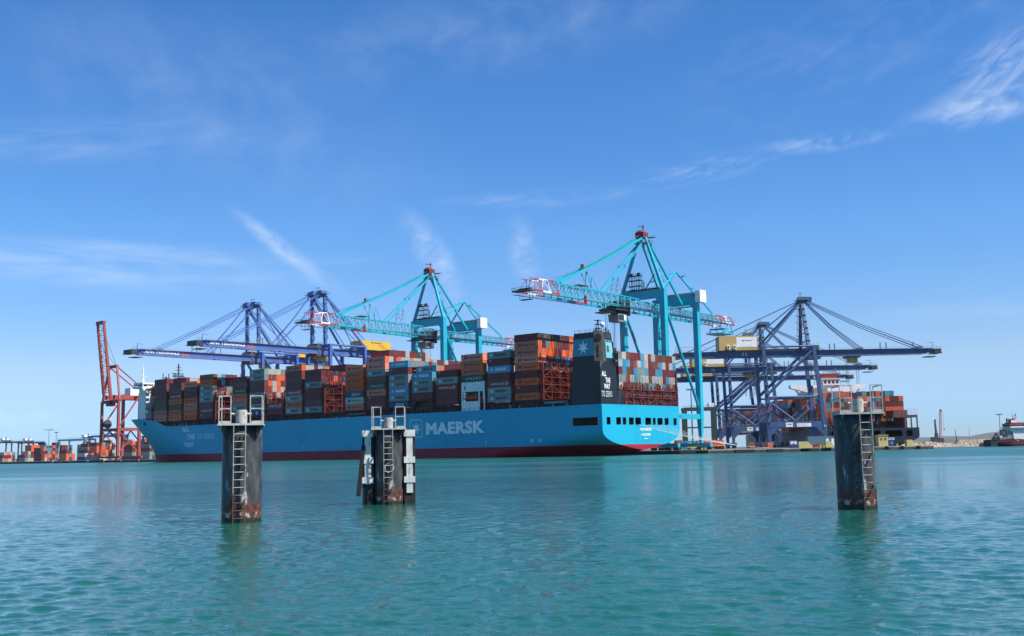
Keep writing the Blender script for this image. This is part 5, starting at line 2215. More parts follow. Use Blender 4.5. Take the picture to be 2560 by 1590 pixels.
    k.bar((e - .5, side * gy, zt), (e - .5, side * gy, zt + 2.8), .2)
    k.bar((e - .5, side * gy, zt + 2.8), (e - 3.6, side * gy, zt + 2.5), .16)
    k.build('boom_tip_platform', c)
    k = MB().use(darksteel_m)
    b = -p['back']
    k.box(b - 3.6, b + .1, -gy - 1.2, gy + 1.2, zb - .2, zb + .2)
    k.box(b - 3, b + 2.5, -gy - .4, gy + .4, zb + .2, zt - .4)
    for i in range(4):
        k.bar((b - 3.2 + i, side * (gy + 1), zb), (b - 2.4 + i, side * (gy + 1), zt + 2.2 - .5 * (i % 2)), .22)
    k.bar((b - 2.5, side * (gy + 1), zt + 2.6), (b + 14, side * (gy + 1), zt + 2.4), .12)
    k.build('tail_machinery', c)
    # hinge block
    k = MB().use(darksteel_m)
    k.box(xt - 1.5, xt + 5.0, -gy - 1.0, gy + 1.0, zb - 1.6, zb - .3)
    k.box(xt + 1.2, xt + 4.4, -gy - .9, gy + .9, zt - .1, zt + 2.4)
    for i in range(5):
        k.box(xt + 1 + .9 * i, xt + 1.08 + .9 * i, side * (gy + .9) - .04, side * (gy + .9) + .04, zt + 2.4, zt + 3.5 + .6 * (i % 2))
    k.build('hinge_block', c)
    # pylon
    ax, az = p['ax'], p['az']
    at, ab = p['at'], p['ab']
    for s in (1, -1):
        k = MB().use(m)
        k.bar((p.get('px', xt), s * ab, zt + 1.8), (ax, s * at, az), 1.7, 1.5, 1.3, 1.2)
        py = k.build('pylon_leg', c)
        f = MB().use(steel_m)
        for i in range(6):
            t = .12 + .14 * i
            q = Vector((p.get('px', xt), s * ab, zt + 1.8)).lerp(Vector((ax, s * at, az)), t)
            f.box(q.x - 1.2, q.x + 1.3, q.y - 1.2, q.y + 1.2, q.z, q.z + .15)
            f.box(q.x - 2.3, q.x - .8, q.y - .6, q.y + .6, q.z + .2, q.z + .3)
            f.bar((q.x - 2.0, q.y, q.z + .2), (q.x - 1.0, q.y, q.z + 3.4), .5, .12)
        f.build('ladder_landing', py)
        k = MB().use(m)
        k.bar((lx, s * ly, ztop - .3), (ax - .3, s * at, az - .4), .95)
        k.build('back_leg', c)
        for j, (x, w) in enumerate(p['stays']):
            k = MB().use(m)
            a, q = Vector((ax + .8, s * (at - .2), az + .4)), Vector((x, s * (gy - .2), zt + .3))
            for o in (0, w):
                sag = p.get('sag', .4)
                mid = a.lerp(q, .5) + Vector((0, 0, o - sag))
                k.bar(a + Vector((0, 0, o * .6)), mid, .26, .34)
                k.bar(mid, q + Vector((o * 2.0, 0, o * .2)), .26, .34)
            k.box(q.x - 1.2, q.x + 1.6, q.y - .4, q.y + .4, zt, zt + .9)
            k.build('fore_stay', c)
        for x in p['backs']:
            k = MB().use(m)
            k.bar((ax - .6, s * (at - .2), az + .2), (x, s * gy, zt + .2), .34, .42)
            k.build('back_stay', c)
    if at > 2:
        k = MB().use(m)
        k.box(ax - .7, ax + .7, -at + .5, at - .5, az - 1.4, az + .2)
        k.build('pylon_head_beam', c)
    else:
        k = MB().use(m)
        for i in range(5):
            t = .1 + .18 * i
            y = ab + (at - ab) * t
            z = zt + 1.8 + (az - zt - 1.8) * t
            k.box(ax - .2, ax + .2, -y, y, z, z + .4)
        k.build('pylon_rung', c)
    k = MB().use(steel_m)
    k.box(ax - 2.6, ax + 3.4, -at - 1.8, at + 1.8, az + .3, az + .5)
    k.use(m)
    k.box(ax - 1.4, ax + 2.6, -at - .6, at + .6, az + .5, az + 2.0)
    k.box(ax + 2.4, ax + 5.2, side * 1.2 - 1, side * 1.2 + 1, az - .5, az + 1.8)
    k.use(steel_m)
    for s in (-1, 1):
        for i in range(6):
            x = ax - 2.5 + 1.16 * i
            k.box(x - .05, x + .05, s * (at + 1.75) - .05, s * (at + 1.75) + .05, az + .5, az + 1.6)
        k.box(ax - 2.5, ax + 3.4, s * (at + 1.75) - .05, s * (at + 1.75) + .05, az + 1.55, az + 1.65)
    for y in (-1.0, 1.4):
        k.box(ax - .1, ax + .1, y - .1, y + .1, az + 2, az + 4.2)
    k.box(ax - .14, ax + .14, -1.1, 1.5, az + 4.1, az + 4.35)
    k.build('pylon_head', c)
    # masts along the boom
    for i, x in enumerate(p.get('masts', ())):
        k = MB().use(steel_m)
        k.tube((x, side * gy, zt), (x, side * gy, zt + 3.2), .32, 6)
        k.build('boom_post', c)
    # machinery house
    hx0, hx1 = p['house']
    hz = zt + p.get('hgap', .5)
    k = MB().use(p['hm'])
    k.box(hx0, hx1, -5.0, 5.0, hz, hz + p['hh'])
    hs = k.build('machinery_house', c)
    k = MB().use(darksteel_m)
    k.box(hx0 - .8, hx1 + .8, -5.8, 5.8, hz - .35, hz - .05)
    k.build('house_floor', hs)
    k = MB().use(p['hm'])
    for i in range(int((hx1 - hx0) / 1.2)):
        x = hx0 + 1.2 * i
        for y in (-4.95, 4.95):
            k.box(x - .04, x + .04, y - .04, y + .04, hz + p['hh'], hz + p['hh'] + .9)
    for y in (-4.95, 4.95):
        k.box(hx0, hx1, y - .03, y + .03, hz + p['hh'] + .85, hz + p['hh'] + .92)
    k.build('roof_rail', hs)
    k = MB().use(placard_m if p.get('sign') else orangeletter_m)
    ys = side * 5.0
    fx = '+y' if side > 0 else '-y'
    if p.get('sign'):
        k.box(hx0 + .45 * (hx1 - hx0), hx1 - .5, ys - .06, ys + .06, hz + 1.6, hz + p['hh'] - .7)
        sg = k.build('sign', hs)
        link('lettering', fit_text('APM TERMINALS', 5.2, .65, greyletter_m, bold=.01), sg, facing(fx, ((hx0 + .45 * (hx1 - hx0) + hx1 - .5) / 2, ys + side * .07, hz + 1.2 + p['hh'] / 2)))
    else:
        k.hexa([(hx0 + 3, ys - .03, hz + 1), (hx0 + 3.7, ys - .03, hz + 1), (hx0 + 3.7, ys + .05, hz + 1), (hx0 + 3, ys + .05, hz + 1),
                (hx0 + 6.5, ys - .03, hz + 3.4), (hx0 + 7.2, ys - .03, hz + 3.4), (hx0 + 7.2, ys + .05, hz + 3.4), (hx0 + 6.5, ys + .05, hz + 3.4)])
        k.hexa([(hx0 + 5, ys - .03, hz + 1), (hx0 + 5.7, ys - .03, hz + 1), (hx0 + 5.7, ys + .05, hz + 1), (hx0 + 5, ys + .05, hz + 1),
                (hx0 + 8.5, ys - .03, hz + 3.4), (hx0 + 9.2, ys - .03, hz + 3.4), (hx0 + 9.2, ys + .05, hz + 3.4), (hx0 + 8.5, ys + .05, hz + 3.4)])
        k.build('stripe', hs)
        link('lettering', fit_text('APM TERMINALS', 8.0, .8, greyletter_m, bold=.01), hs, facing(fx, ((hx0 + hx1) / 2, ys + side * .03, hz + p['hh'] - 1.0)))
    if p.get('fans'):
        for x in p['fans']:
            k = MB().use(signal_white_m)
            k.box(x - .7, x + .7, ys - .1, ys + side * 1.3 if side > 0 else ys + .1, hz + .6, hz + 2.6) if side > 0 else k.box(x - .7, x + .7, ys - 1.3, ys + .1, hz + .6, hz + 2.6)
            k.use(dark_m)
            k.tube((x, ys + side * 1.3, hz + 1.6), (x, ys + side * 1.42, hz + 1.6), .5, 10)
            k.build('fan_housing', hs)
    # boom lettering
    if p.get('text'):
        x0, x1, body = p['text']
        link('boom_lettering', fit_text(body, abs(x1 - x0), 1.5, signal_white_m, bold=.03), c, facing(fx, ((x0 + x1) / 2, side * (gy + .62), (zb + zt) / 2 + .25)))
        k = MB().use(orangeletter_m)
        for d in (0, 2.2):
            x = min(x0, x1) - 1.0 - d
            y = side * (gy + .63)
            k.hexa([(x - 3.4, y - .02, zb + .35), (x - 2.0, y - .02, zb + .35), (x - 2.0, y + .02, zb + .35), (x - 3.4, y + .02, zb + .35),
                    (x - 1.4, y - .02, zb + 1.9), (x, y - .02, zb + 1.9), (x, y + .02, zb + 1.9), (x - 1.4, y + .02, zb + 1.9)])
        k.build('boom_stripe', c)
    if p.get('number'):
        link('crane_number', fit_text(p['number'], 1.9, 1.6, placard_m, bold=.01), c, facing(fx, (lx - 8.5, side * (gy + .68), (zb + zt) / 2)))
        link('crane_number', fit_text(p['number'], 1.0, 1.2, placard_m, bold=.01), c, facing(fx, (xb_ - .2, side * (ly + 1.2), p['sill'] + .4)))
        k = MB().use(placard_m)
        y = side * (ly + .82)
        k.box(lx + 9.5, lx + 13.0, y - .05, y + .05, p['sill'] + .2, p['sill'] + 2.4)
        sg = k.build('maker_sign', c)
        link('lettering', fit_text('ZPMC', 2.6, .8, greyletter_m, bold=.01), sg, facing(fx, (lx + 11.25, y + side * .06, p['sill'] + 1.5)))
        k = MB().use(placard_m)
        k.box(lx + 15, lx + 22.2, y - .05, y + .05, p['sill'] + .2, p['sill'] + 2.0)
        k.use(rod_m)
        for i in range(3):
            k.box(lx + 15.5, lx + 21.0 - i * .8, y + side * .05, y + side * .07, p['sill'] + .5 + .5 * i, p['sill'] + .62 + .5 * i)
        k.build('notice_board', c)
    # trolley and cab
    tx = p['trolley']
    k = MB().use(darksteel_m)
    k.box(tx - 3.5, tx + 3.5, -gy - .4, gy + .4, zb - 1.2, zb - .3)
    k.use(p['hm'])
    k.box(tx - 2, tx + 2.5, -1.6, 1.6, zb - 3.6, zb - 1.2)
    k.use(cable_m)
    for dx in (-2.6, 2.6):
        for y in (-2, -1.2, 1.2, 2):
            k.tube((tx + dx, y, zb - .5), (tx + dx, y, p.get('rope', 30)), .06, 4)
    k.build('trolley', c)
    return c


LEFTP = dict(ly=9.8, lx=-25.0, zb=56.1, zt=59.2, sill=10.0, mid=26.0, gy=3.3, out=77.0, back=51, ax=.6, az=89.0, at=5.5, ab=5.7, side=1, rope=46,
             stays=((62.5, 1.0), (29.5, .5)), backs=(-38, -24), house=(-49, -27), hh=5.2, hgap=.9, hm=yellow_m, text=(72.5, 51.5, 'APM TERMINALS'), masts=(43, 40, 30, 24.5), trolley=-2, sag=.8)
blue_crane(blue_m, 'nearer of the two violet blue cranes, boom reaching left above the ship', SP(235.2, 58, QZ), CRANE_RZ, 'violet blue cranes behind the ship', LEFTP)
blue_crane(blue_m, 'farther violet blue crane with the leftmost boom tip above the ship', SP(296.0, 58, QZ), CRANE_RZ, 'violet blue cranes behind the ship', dict(LEFTP, ly=9.4, trolley=-8))
RIGHTP = dict(ly=9.2, lx=-28.5, flare=-1.2, xtop=-3.0, xbase=.8, zb=46.6, zt=49.6, sill=10.2, mid=25.5, gy=3.4, out=60.5, back=70, ax=-5.8, az=75.6, at=1.3, ab=8.0, px=-5.0, side=-1, rope=32,
              stays=((53, 1.1), (22.5, .6)), backs=(-66, -40), house=(-50, -30.2), hh=7.4, hm=ochre_m, sign=True, fans=(-45.5, -42.3), masts=(7, 9.5, 33, 36, 50), trolley=19, number='11', sag=1.4)
blue_crane(navyc_m, 'dusty blue crane number 11, nearest of three at right with boom to the right', (156, 566, QZ), 0, 'dusty blue cranes at right', RIGHTP)
blue_crane(navyc_m, 'dusty blue crane number 10, middle of the three at right', (160, 678, QZ), 0, 'dusty blue cranes at right', dict(RIGHTP, number='10', trolley=-14))
blue_crane(navyc_m, 'hindmost of the three dusty blue cranes at right, half hidden', (163, 736, QZ), 0, 'dusty blue cranes at right', dict(RIGHTP, number='9', trolley=-2, zb=44.6, zt=47.6, az=75))


# ------------------------------------------------------------------ red crane with its boom raised
def red_crane():
    m = redc_m
    c = thing('gantry_crane', 'faded red crane at left with its boom folded upright', 'crane', SP(457.5, 58, QZ), CRANE_RZ)
    ly, lx = 11.0, -15.6
    for x in (0, lx):
        for s in (1, -1):
            k = MB().use(m)
            k.bar((x, s * ly, 2), (x, s * ly, 45.5 if x else 40), 1.8, 1.8, 1.5, 1.5)
            k.build('leg', c)
    for s in (1, -1):
        k = MB().use(m)
        k.box(lx, 0, s * ly - .7, s * ly + .7, 19.6, 21.6)
        k.build('side_beam', c)
        k = MB().use(m)
        k.bar((lx, s * ly, 44), (-.5, s * ly, 22), .8)
        k.build('diagonal_brace', c)
        k = MB().use(m)
        k.bar((-.5, s * ly, 40.5), (-1.5, s * 5, 63.5), 1.2)
        k.build('apex_leg', c)
        k = MB().use(m)
        k.bar((-1.5, s * 5, 63.5), (lx - 12, s * 4.2, 44.5), .7)
        k.build('back_stay', c)
        k = MB().use(m)
        k.box(lx - 26, 3, s * 4.2 - .6, s * 4.2 + .6, 41.0, 44.0)
        k.build('girder', c)
        k = MB().use(m)                              # raised boom
        k.bar((2.5, s * 4.2, 44.0), (8.6, s * 4.2, 93.5), 1.3, 2.0, 1.0, 1.5)
        k.build('boom_beam', c)
        k = MB().use(cable_m)
        k.tube((-1.5, s * 4.5, 64), (7.5, s * 4.2, 84), .12, 5)
        k.tube((-1.5, s * 3.5, 64), (6.2, s * 4.2, 72), .12, 5)
        k.build('boom_stay', c)
        k = MB().use(m)
        k.bar((lx + .5, s * ly, 5), (-.5, s * ly, 19.5), .6)
        k.bar((-.5, s * ly, 5), (lx / 2, s * ly, 12.2), .55)
        k.build('knee_brace', c)
    for x in (0, lx):
        k = MB().use(m)
        k.box(x - .9, x + .9, -ly + .8, ly - .8, 19.8, 21.4)
        k.build('cross_beam', c)
        k = MB().use(m)
        k.box(x - .8, x + .8, -ly - 4, ly + 4, 1.2, 2.6)
        k.use(darksteel_m)
        for y in (-ly - 2.5, -ly + 1.5, ly - 1.5, ly + 2.5):
            for d in (-1, 0, 1):
                k.tube((x - .3, y + d, .4), (x + .3, y + d, .4), .38, 8)
        k.build('bogie_beam', c)
        k = MB().use(m)
        k.bar((x, -ly + .6, 13), (x, 0, 19.8), .6)
        k.bar((x, ly - .6, 13), (x, 0, 19.8), .6)
        k.build('portal_knee', c)
        k = MB().use(m)
        k.box(x - .7, x + .7, -ly + .8, ly - .8, 41.2 if x else 38.4, 43.4 if x else 40.6)
        k.build('portal_beam', c)
    k = MB().use(m)
    for i in range(14):
        t = (i + .5) / 14
        x, z = 2.5 + 6.1 * t, 44 + 49.5 * t
        k.bar((x, -4.2, z), (x, 4.2, z), .35)
        if i < 13:
            k.bar((x, -4.2 if i % 2 else 4.2, z), (x + .44, 4.2 if i % 2 else -4.2, z + 3.5), .25)
    k.box(7.4, 9.6, -4.8, 4.8, 92.4, 94.2)
    k.build('boom_lacing', c)
    k = MB().use(m)
    k.box(-2.4, -.6, -5.6, 5.6, 62.6, 64.6)
    k.build('apex_beam', c)
    k = MB().use(hullwhite_m)
    k.box(lx - 17, lx + 3, -3.8, 3.8, 44.1, 49.2)
    k.build('machinery_house', c)
    k = MB().use(darksteel_m)
    k.tube((-3.2, -9.4, 24.6), (-3.2, -8.6, 24.6), 3.0, 20)
    k.use(redc_m)
    k.tube((-3.2, -9.6, 24.6), (-3.2, -8.4, 24.6), .8, 10)
    k.build('cable_reel', c)
    k = MB().use(steel_m)
    for i in range(12):
        z = 22 + 1.9 * i
        k.bar((lx + .6, -ly + 1.2, z), (lx + .6, -ly + 3.4, z + 1.9) if i % 2 else (lx + .6, -ly + 1.2, z + 1.9), .22)
        k.bar((lx + .6, -ly + 3.4, z), (lx + .6, -ly + 1.2, z + 1.9), .22)
    k.box(lx + .4, lx + .8, -ly + 3.3, -ly + 3.5, 21, 45)
    k.build('stair_tower', c)
    k = MB().use(oxide_m)
    k.box(-2.5, 2.0, -2.4, 2.4, 36.5, 40.5)
    k.build('operator_cab', c)


red_crane()


# ------------------------------------------------------------------ mooring piles in the foreground
def mooring_pile(label, loc, rz, timber=False, dx=0.0, lx=0.0):
    c = thing('mooring_pile', label, 'mooring pile', (loc[0], loc[1], 0), rz, 'steel mooring piles standing in the water')
    TOP, RAD = 3.68, 0.75
    k = MB().use(pile_m)
    n = 48
    zs = [-3, -.5, 0, .3, .6, .9, 1.2, 1.6, 2.0, 2.4, 2.8, 3.2, TOP - .02]
    for z in zs:
        for i in range(n):
            a = 2 * math.pi * i / n
            k.v.append((RAD * math.cos(a), RAD * math.sin(a), z))
    for j in range(len(zs) - 1):
        for i in range(n):
            q = (i + 1) % n
            k.face([j * n + i, j * n + q, (j + 1) * n + q, (j + 1) * n + i], True)
    k.face([(len(zs) - 1) * n + i for i in range(n)])
    k.build('pile', c)
    # square platform with a thin white edge and gusset plates below
    h = 0.83
    k = MB().use(pile_m)
    k.box(-h + .01, h - .01, -h + .01, h - .01, TOP, TOP + .05)
    k.use(rail_m)
    for a in (-1, 1):
        k.box(-h - .015, h + .015, a * h - .012 if a < 0 else h - .012, a * h + .012, TOP - .015, TOP + .058)
        k.box(a * h - .012, a * h + .012, -h + .014, h - .014, TOP - .015, TOP + .058)
    pf = k.build('platform', c)
    pf.location.x = dx
    for sx in (-1, 1):
        for sy in (-1, 1):
            k = MB().use(pile_m)
            r0 = RAD * .707
            k.poly([(sx * r0, sy * r0, TOP - .55), (sx * (h - .04), sy * (h - .04), TOP - .04), (sx * (h - .04), sy * (h - .04), TOP), (sx * r0, sy * r0, TOP)])
            k.poly([(sx * r0 + .02, sy * r0, TOP - .55), (sx * r0 + .02, sy * r0, TOP), (sx * (h - .02), sy * (h - .04), TOP), (sx * (h - .02), sy * (h - .04), TOP - .04)])
            k.build('gusset', pf)
    # railings: a frame on the front edge at either side, returning along the side edges
    z0, z1, zm = TOP + .055, TOP + 1.10, TOP + .62
    for s in (-1, 1):
        k = MB().use(rail_m)
        x0, x1, y0, y1 = s * (h - .03), s * (h - .47), -h + .03, h - .03
        t = .017
        for x, y in ((x0, y0), (x1, y0), (x0, y1)):
            k.box(x - t, x + t, y - t, y + t, z0, z1)
        for z in (z1, zm):
            k.box(min(x0, x1) - t, max(x0, x1) + t, y0 - t, y0 + t, z - .02, z + .02)
            k.box(x0 - t + .003, x0 + t - .003, y0 + t, y1 - t, z - .022, z + .022)
        k.box(min(x0, x1) + t, max(x0, x1) - t, y0 - .008, y0 + .008, z0, z0 + .10)
        k.box(x0 - .008, x0 + .008, y0 + t, y1 - t, z0, z0 + .10)
        k.build('railing', c).location.x = dx
    # bollard with a cross pin
    k = MB().use(rail_m)
    k.tube((0, -.12, TOP + .05), (0, -.12, TOP + .57), .215, 20)
    k.tube((0, -.12, TOP + .57), (0, -.12, TOP + .595), .19, 20)
    k.tube((-.37, -.12, TOP + .44), (.37, -.12, TOP + .44), .042, 10)
    for a in (-.37, .37):
        k.tube((a - .01, -.12, TOP + .44), (a + .01, -.12, TOP + .44), .05, 10)
    k.build('bollard', c).location.x = dx
    # ladder
    k = MB().use(ladder_m)
    yl = -RAD - .20
    ys = -math.sqrt(RAD * RAD - (abs(dx + lx) + .25) ** 2) + .06      # where the stand-offs meet the pile
    for s in (-1, 1):
        k.box(s * .22 - .014, s * .22 + .014, yl - .035, yl + .035, -.4, TOP + .02)
    z = .18
    while z < TOP - .1:
        k.tube((-.206, yl, z), (.206, yl, z), .017, 8)
        z += .287
    for zz in (.9, 2.15, 3.3):
        for s in (-1, 1):
            k.box(s * .22 - .03, s * .22 + .03, yl + .035, ys, zz - .03, zz + .03)
    k.build('ladder', c).location.x = dx + lx
    if timber:
        for s, cut in ((-1, .4), (1, .2)):
            f = MB().use(darktimber_m)
            x = s * 1.03
            f.box(x - .27, x - .15, -.35, .25, -1.5, TOP - .36)
            f.box(x + .15, x + .27, -.35, .25, -1.5, TOP - .36)
            f.box(x - .15, x + .15, .10, .22, -1.5, TOP - .36)
            f.box(x - .25, x + .25, -.37, .0, -1.5, .95)
            ps = f.build('fender_post', c)
            w = MB().use(whitepost_m)
            w.box(x - .155, x + .155, -.42, -.30, 1.0 if s < 0 else .55, TOP - .36)
            w.build('facing_board', ps)
            w = MB().use(whitepost_m)
            w.box(x - .27, x + .27, -.45, .27, TOP - .36, TOP - .03)
            w.build('cap', ps)
            for zz in (2.02, 1.05):
                w = MB().use(whitepost_m)
                w.box(x - .275, x + .275, -.445, -.36, zz, zz + .30)
                w.build('strap', ps)
            w = MB().use(darktimber_m)
            w.box(x - s * .3 - .06, x - s * .3 + .06, -.2, .1, 2.7, 2.95)
            w.box(x - s * .3 - .06, x - s * .3 + .06, -.2, .1, .8, 1.05)
            w.build('bracket', ps)
        # ring hanging behind the ladder
        rg = MB().use(rail_m)
        for i in range(20):
            a, b = 2 * math.pi * i / 20, 2 * math.pi * (i + 1) / 20
            rg.tube((.03 + .21 * math.cos(a), -RAD - .10, 1.78 + .21 * math.sin(a)), (.03 + .21 * math.cos(b), -RAD - .10, 1.78 + .21 * math.sin(b)), .035, 8, cap=False)
        rg.build('mooring_ring', c)
    return c


mooring_pile('large dark mooring pile at left, nearest the lettering on the bow', (-10.52, 42.7), R(11), dx=-.03, lx=-.02)
mooring_pile('middle mooring pile flanked by two white timber fender posts', (-6.28, 55.3), R(4.5), True)
mooring_pile('dark mooring pile standing alone at right, ladder turned away', (13.36, 43.5), R(-6), dx=.20, lx=.10)
tb = MB().use(darktimber_m)
tb.bar((-7.74, 54.75, .42), (-7.47, 54.8, 2.92), .17, .2)
tag(tb.build('timber'), 'loose black timber leaning off the left side of the middle pile', 'timber')


# ------------------------------------------------------------------ the ship at the right
def right_ship():
    X0, X1, Y0 = 166.0, 214.2, 584.0
    CX, HB = (X0 + X1) / 2, (X1 - X0) / 2
    c = thing('container_ship', 'dark hulled container ship with a white bridge, berthed stern on at right', 'ship', (CX, Y0, 0), math.pi / 2)
    # local x ahead (away from the viewer), local y to port (left)
    k = MB().use(hull_dark_m)
    zs = [-2, 0, 1, 2, 3.2, 4.6, 6.2, 8, 10.9]
    us = [0, 6, 14, 26, 45, 80, 140, 200, 225, 240, 252, 260, 266]

    def hb(u, z):
        f = 1.0
        t = min(1, u / 60)
        zk, zb = 6.5 - 9 * t, 1.2 - 6 * t
        if z < zk:
            f = max(0, 1 - (1 - max(0, (z - zb)) / (zk - zb)) ** 2.4) if z > zb else 0
        if u > 200:
            f *= max(0, 1 - ((u - 200) / 66) ** 2)
        return HB * f
    for s in (1, -1):
        b = len(k.v)
        for z in zs:
            for u in us:
                k.v.append((u, s * hb(u, z), max(z, 1.2 - .1 * u) if u < 12 else z))
        n = len(us)
        for j in range(len(zs) - 1):
            for i in range(n - 1):
                q = [b + j * n + i, b + (j + 1) * n + i, b + (j + 1) * n + i + 1, b + j * n + i + 1]
                k.face(q if s > 0 else q[::-1])
    k.use(coam_m)
    k.poly([(12, -HB, 10.6), (200, -HB, 10.6), (200, HB, 10.6), (12, HB, 10.6)])
    k.poly([(.4, -HB + .4, 4.6), (12, -HB + .4, 4.6), (12, HB - .4, 4.6), (.4, HB - .4, 4.6)])
    k.build('hull', c)
    cu = bpy.data.curves.new('transom', 'CURVE')
    cu.dimensions = '2D'
    cu.fill_mode = 'BOTH'
    cu.extrude = .15

    def spl(pts):
        s = cu.splines.new('POLY')
        s.points.add(len(pts) - 1)
        for p, (x, y) in zip(s.points, pts):
            p.co = (x, y, 0, 1)
        s.use_cyclic_u = True
    zz = [10.9, 6.5, 5.4, 4.4, 3.5, 2.7, 2.0, 1.5]
    spl([(-hb(0, z), z) for z in zz] + [(0, 1.2)] + [(hb(0, z), z) for z in zz[::-1]])
    for a, b in ((-22.5, -17), (-15, -6), (-3.5, 3.5), (6, 15), (17.2, 20.4)):
        z1 = 9.6
        z0 = 6.4
        spl([(a + .5, z0), (b - .5, z0), (b, z0 + .5), (b, z1 - .5), (b - .5, z1), (a + .5, z1), (a, z1 - .5), (a, z0 + .5)])
    tmp = bpy.data.objects.new('transom', cu)
    col.objects.link(tmp)
    me = bpy.data.meshes.new_from_object(tmp.evaluated_get(bpy.context.evaluated_depsgraph_get()))
    bpy.data.objects.remove(tmp)
    me.transform(facing('-x', (0, 0, 0)))
    me.materials.clear()
    me.materials.append(hull_dark_m)
    link('transom', me, c)
    link('stern_lettering', fit_text('EXPRESS', 8.2, 1.25, placard_m, bold=.02), c, facing('-x', (-.2, -6.6, 5.2)))
    # lashing structure over the stern and the open frame at its right edge
    rs = mat('weathered_brown_red_steel', (0.17, 0.070, 0.055), rough=.7, var=.2, streak=.8, dirt=RUST, dirt_amt=.5, scale=.4)
    k = MB().use(rs)
    for i in range(10):
        y = -HB + .6 + (2 * HB - 1.2) * i / 9
        k.box(16.5, 17.0, y - .25, y + .25, 10.6, 19.6)
    for z in (13.4, 16.4, 19.2):
        k.box(15.6, 17.6, -HB + .4, HB - .4, z, z + .3)
        for i in range(28):
            y = -HB + .6 + (2 * HB - 1.2) * i / 27
            k.box(15.6, 15.7, y - .04, y + .04, z + .3, z + 1.4)
        k.box(15.58, 15.66, -HB + .5, HB - .5, z + 1.35, z + 1.43)
    for i in range(9):
        ya, yb = -HB + .6 + (2 * HB - 1.2) * i / 9, -HB + .6 + (2 * HB - 1.2) * (i + 1) / 9
        k.bar((15.4, ya, 10.6), (15.4, (ya + yb) / 2, 18.6), .4)
        k.bar((15.4, yb, 10.6), (15.4, (ya + yb) / 2 + .1, 18.6), .4)
    k.build('stern_frame', c)
    k = MB().use(rs)
    k.box(.5, 16, -HB + .3, -HB + 13.5, 16.3, 17.6)
    k.box(2, 14, -HB + 5, -HB + 12.5, 17.6, 20.2)
    for y in (-HB + .35, -HB + 3.4, -HB + 6.8):
        k.box(.3, .9, y, y + .6, 10.9, 17)
    k.box(1, 15, -HB + 6.8, -HB + 8, 11, 16.5)
    k.use(steel_m)
    for i in range(7):
        y = -HB + .4 + 1.5 * i
        k.box(.5, .58, y - .04, y + .04, 17.6, 20.8)
    for z in (18.6, 19.7, 20.7):
        k.box(.5, .58, -HB + .4, -HB + 9.4, z, z + .07)
    k.build('stern_deck_house', c)
    # lashing bridges between the bays
    for j in range(1, 4):
        k = MB().use(rs)
        u = RY0 - Y0 + BAY * j - 1.25
        for i in range(10):
            y = -HB + .5 + (2 * HB - 1.0) * i / 9
            k.box(u - .4, u + .4, y - .2, y + .2, 10.6, 23)
        for z in (16.6, 19.6, 22.6):
            k.box(u - .8, u + .8, -HB + .4, HB - .4, z, z + .25)
        k.build('lashing_bridge', c)
    # bridge
    u = 664 - Y0
    k = MB().use(white_m)
    k.box(u + 1, u + 11, -15, 16, 10.6, 34.6)
    k.box(u, u + 9, -9, 11, 34.6, 38.4)
    for s in (1, -1):
        k.hexa([(u, s * 9, 34.2), (u + 5, s * 9, 34.2), (u + 5, s * 14, 34.4), (u, s * 14, 34.4), (u, s * 9, 38.2), (u + 5, s * 9, 38.2), (u + 5, s * 14, 38.2), (u, s * 14, 38.2)])
        k.hexa([(u, s * 14, 34.6), (u + 5, s * 14, 34.6), (u + 5, s * 22.6, 37.0), (u, s * 22.6, 37.0), (u, s * 14, 38.6), (u + 5, s * 14, 38.6), (u + 5, s * 22.6, 38.9), (u, s * 22.6, 38.9)])
        k.bar((u + 2, s * 15.4, 30), (u + 2, s * 19.5, 36.4), .8)
    k.box(u - .5, u + 6, -7, 3, 38.4, 42.2)
    k.box(u - 1, u + 7, -8.6, 4, 42.2, 42.5)
    br = k.build('bridge', c)
    k = MB().use(glass_m)
    for y in (-6.3, -3.9, -1.5, .9):
        k.box(u - .56, u - .45, y, y + 1.5, 39.4, 41.2)
    k.box(u - .06, u + .05, -8.5, -6.5, 38.6, 39.4) if False else None
    k.build('bridge_window', br)
    k = MB().use(steel_m)
    k.box(u - 4, u + .5, 1.5, 10, 31.4, 36.8)
    k.build('funnel_casing', c)
    k = MB().use(lifeboat_m)
    k.box(u + 1, u + 6, -6.2, 3.6, 42.5, 45.2)
    k.build('upper_house', c)
    k = MB().use(steel_m)
    k.box(u, u + 6, -7.4, 4.2, 45.2, 45.5)
    for y, h_ in ((7.4, 49.5), (-5.5, 49.0), (-8.0, 47), (1.5, 47.4)):
        k.box(u + 2 - .15, u + 2 + .15, y - .15, y + .15, 38.4, h_)
        k.box(u + 1.8, u + 2.2, y - 1.1, y + 1.1, h_ - 2.2, h_ - 1.9)
    k.box(u + 1, u + 4, -11, -6.5, 44.6, 45.0)
    k.ball((u + 2, 7.6, 43), .9, 10)
    k.build('mast', c)


right_ship()


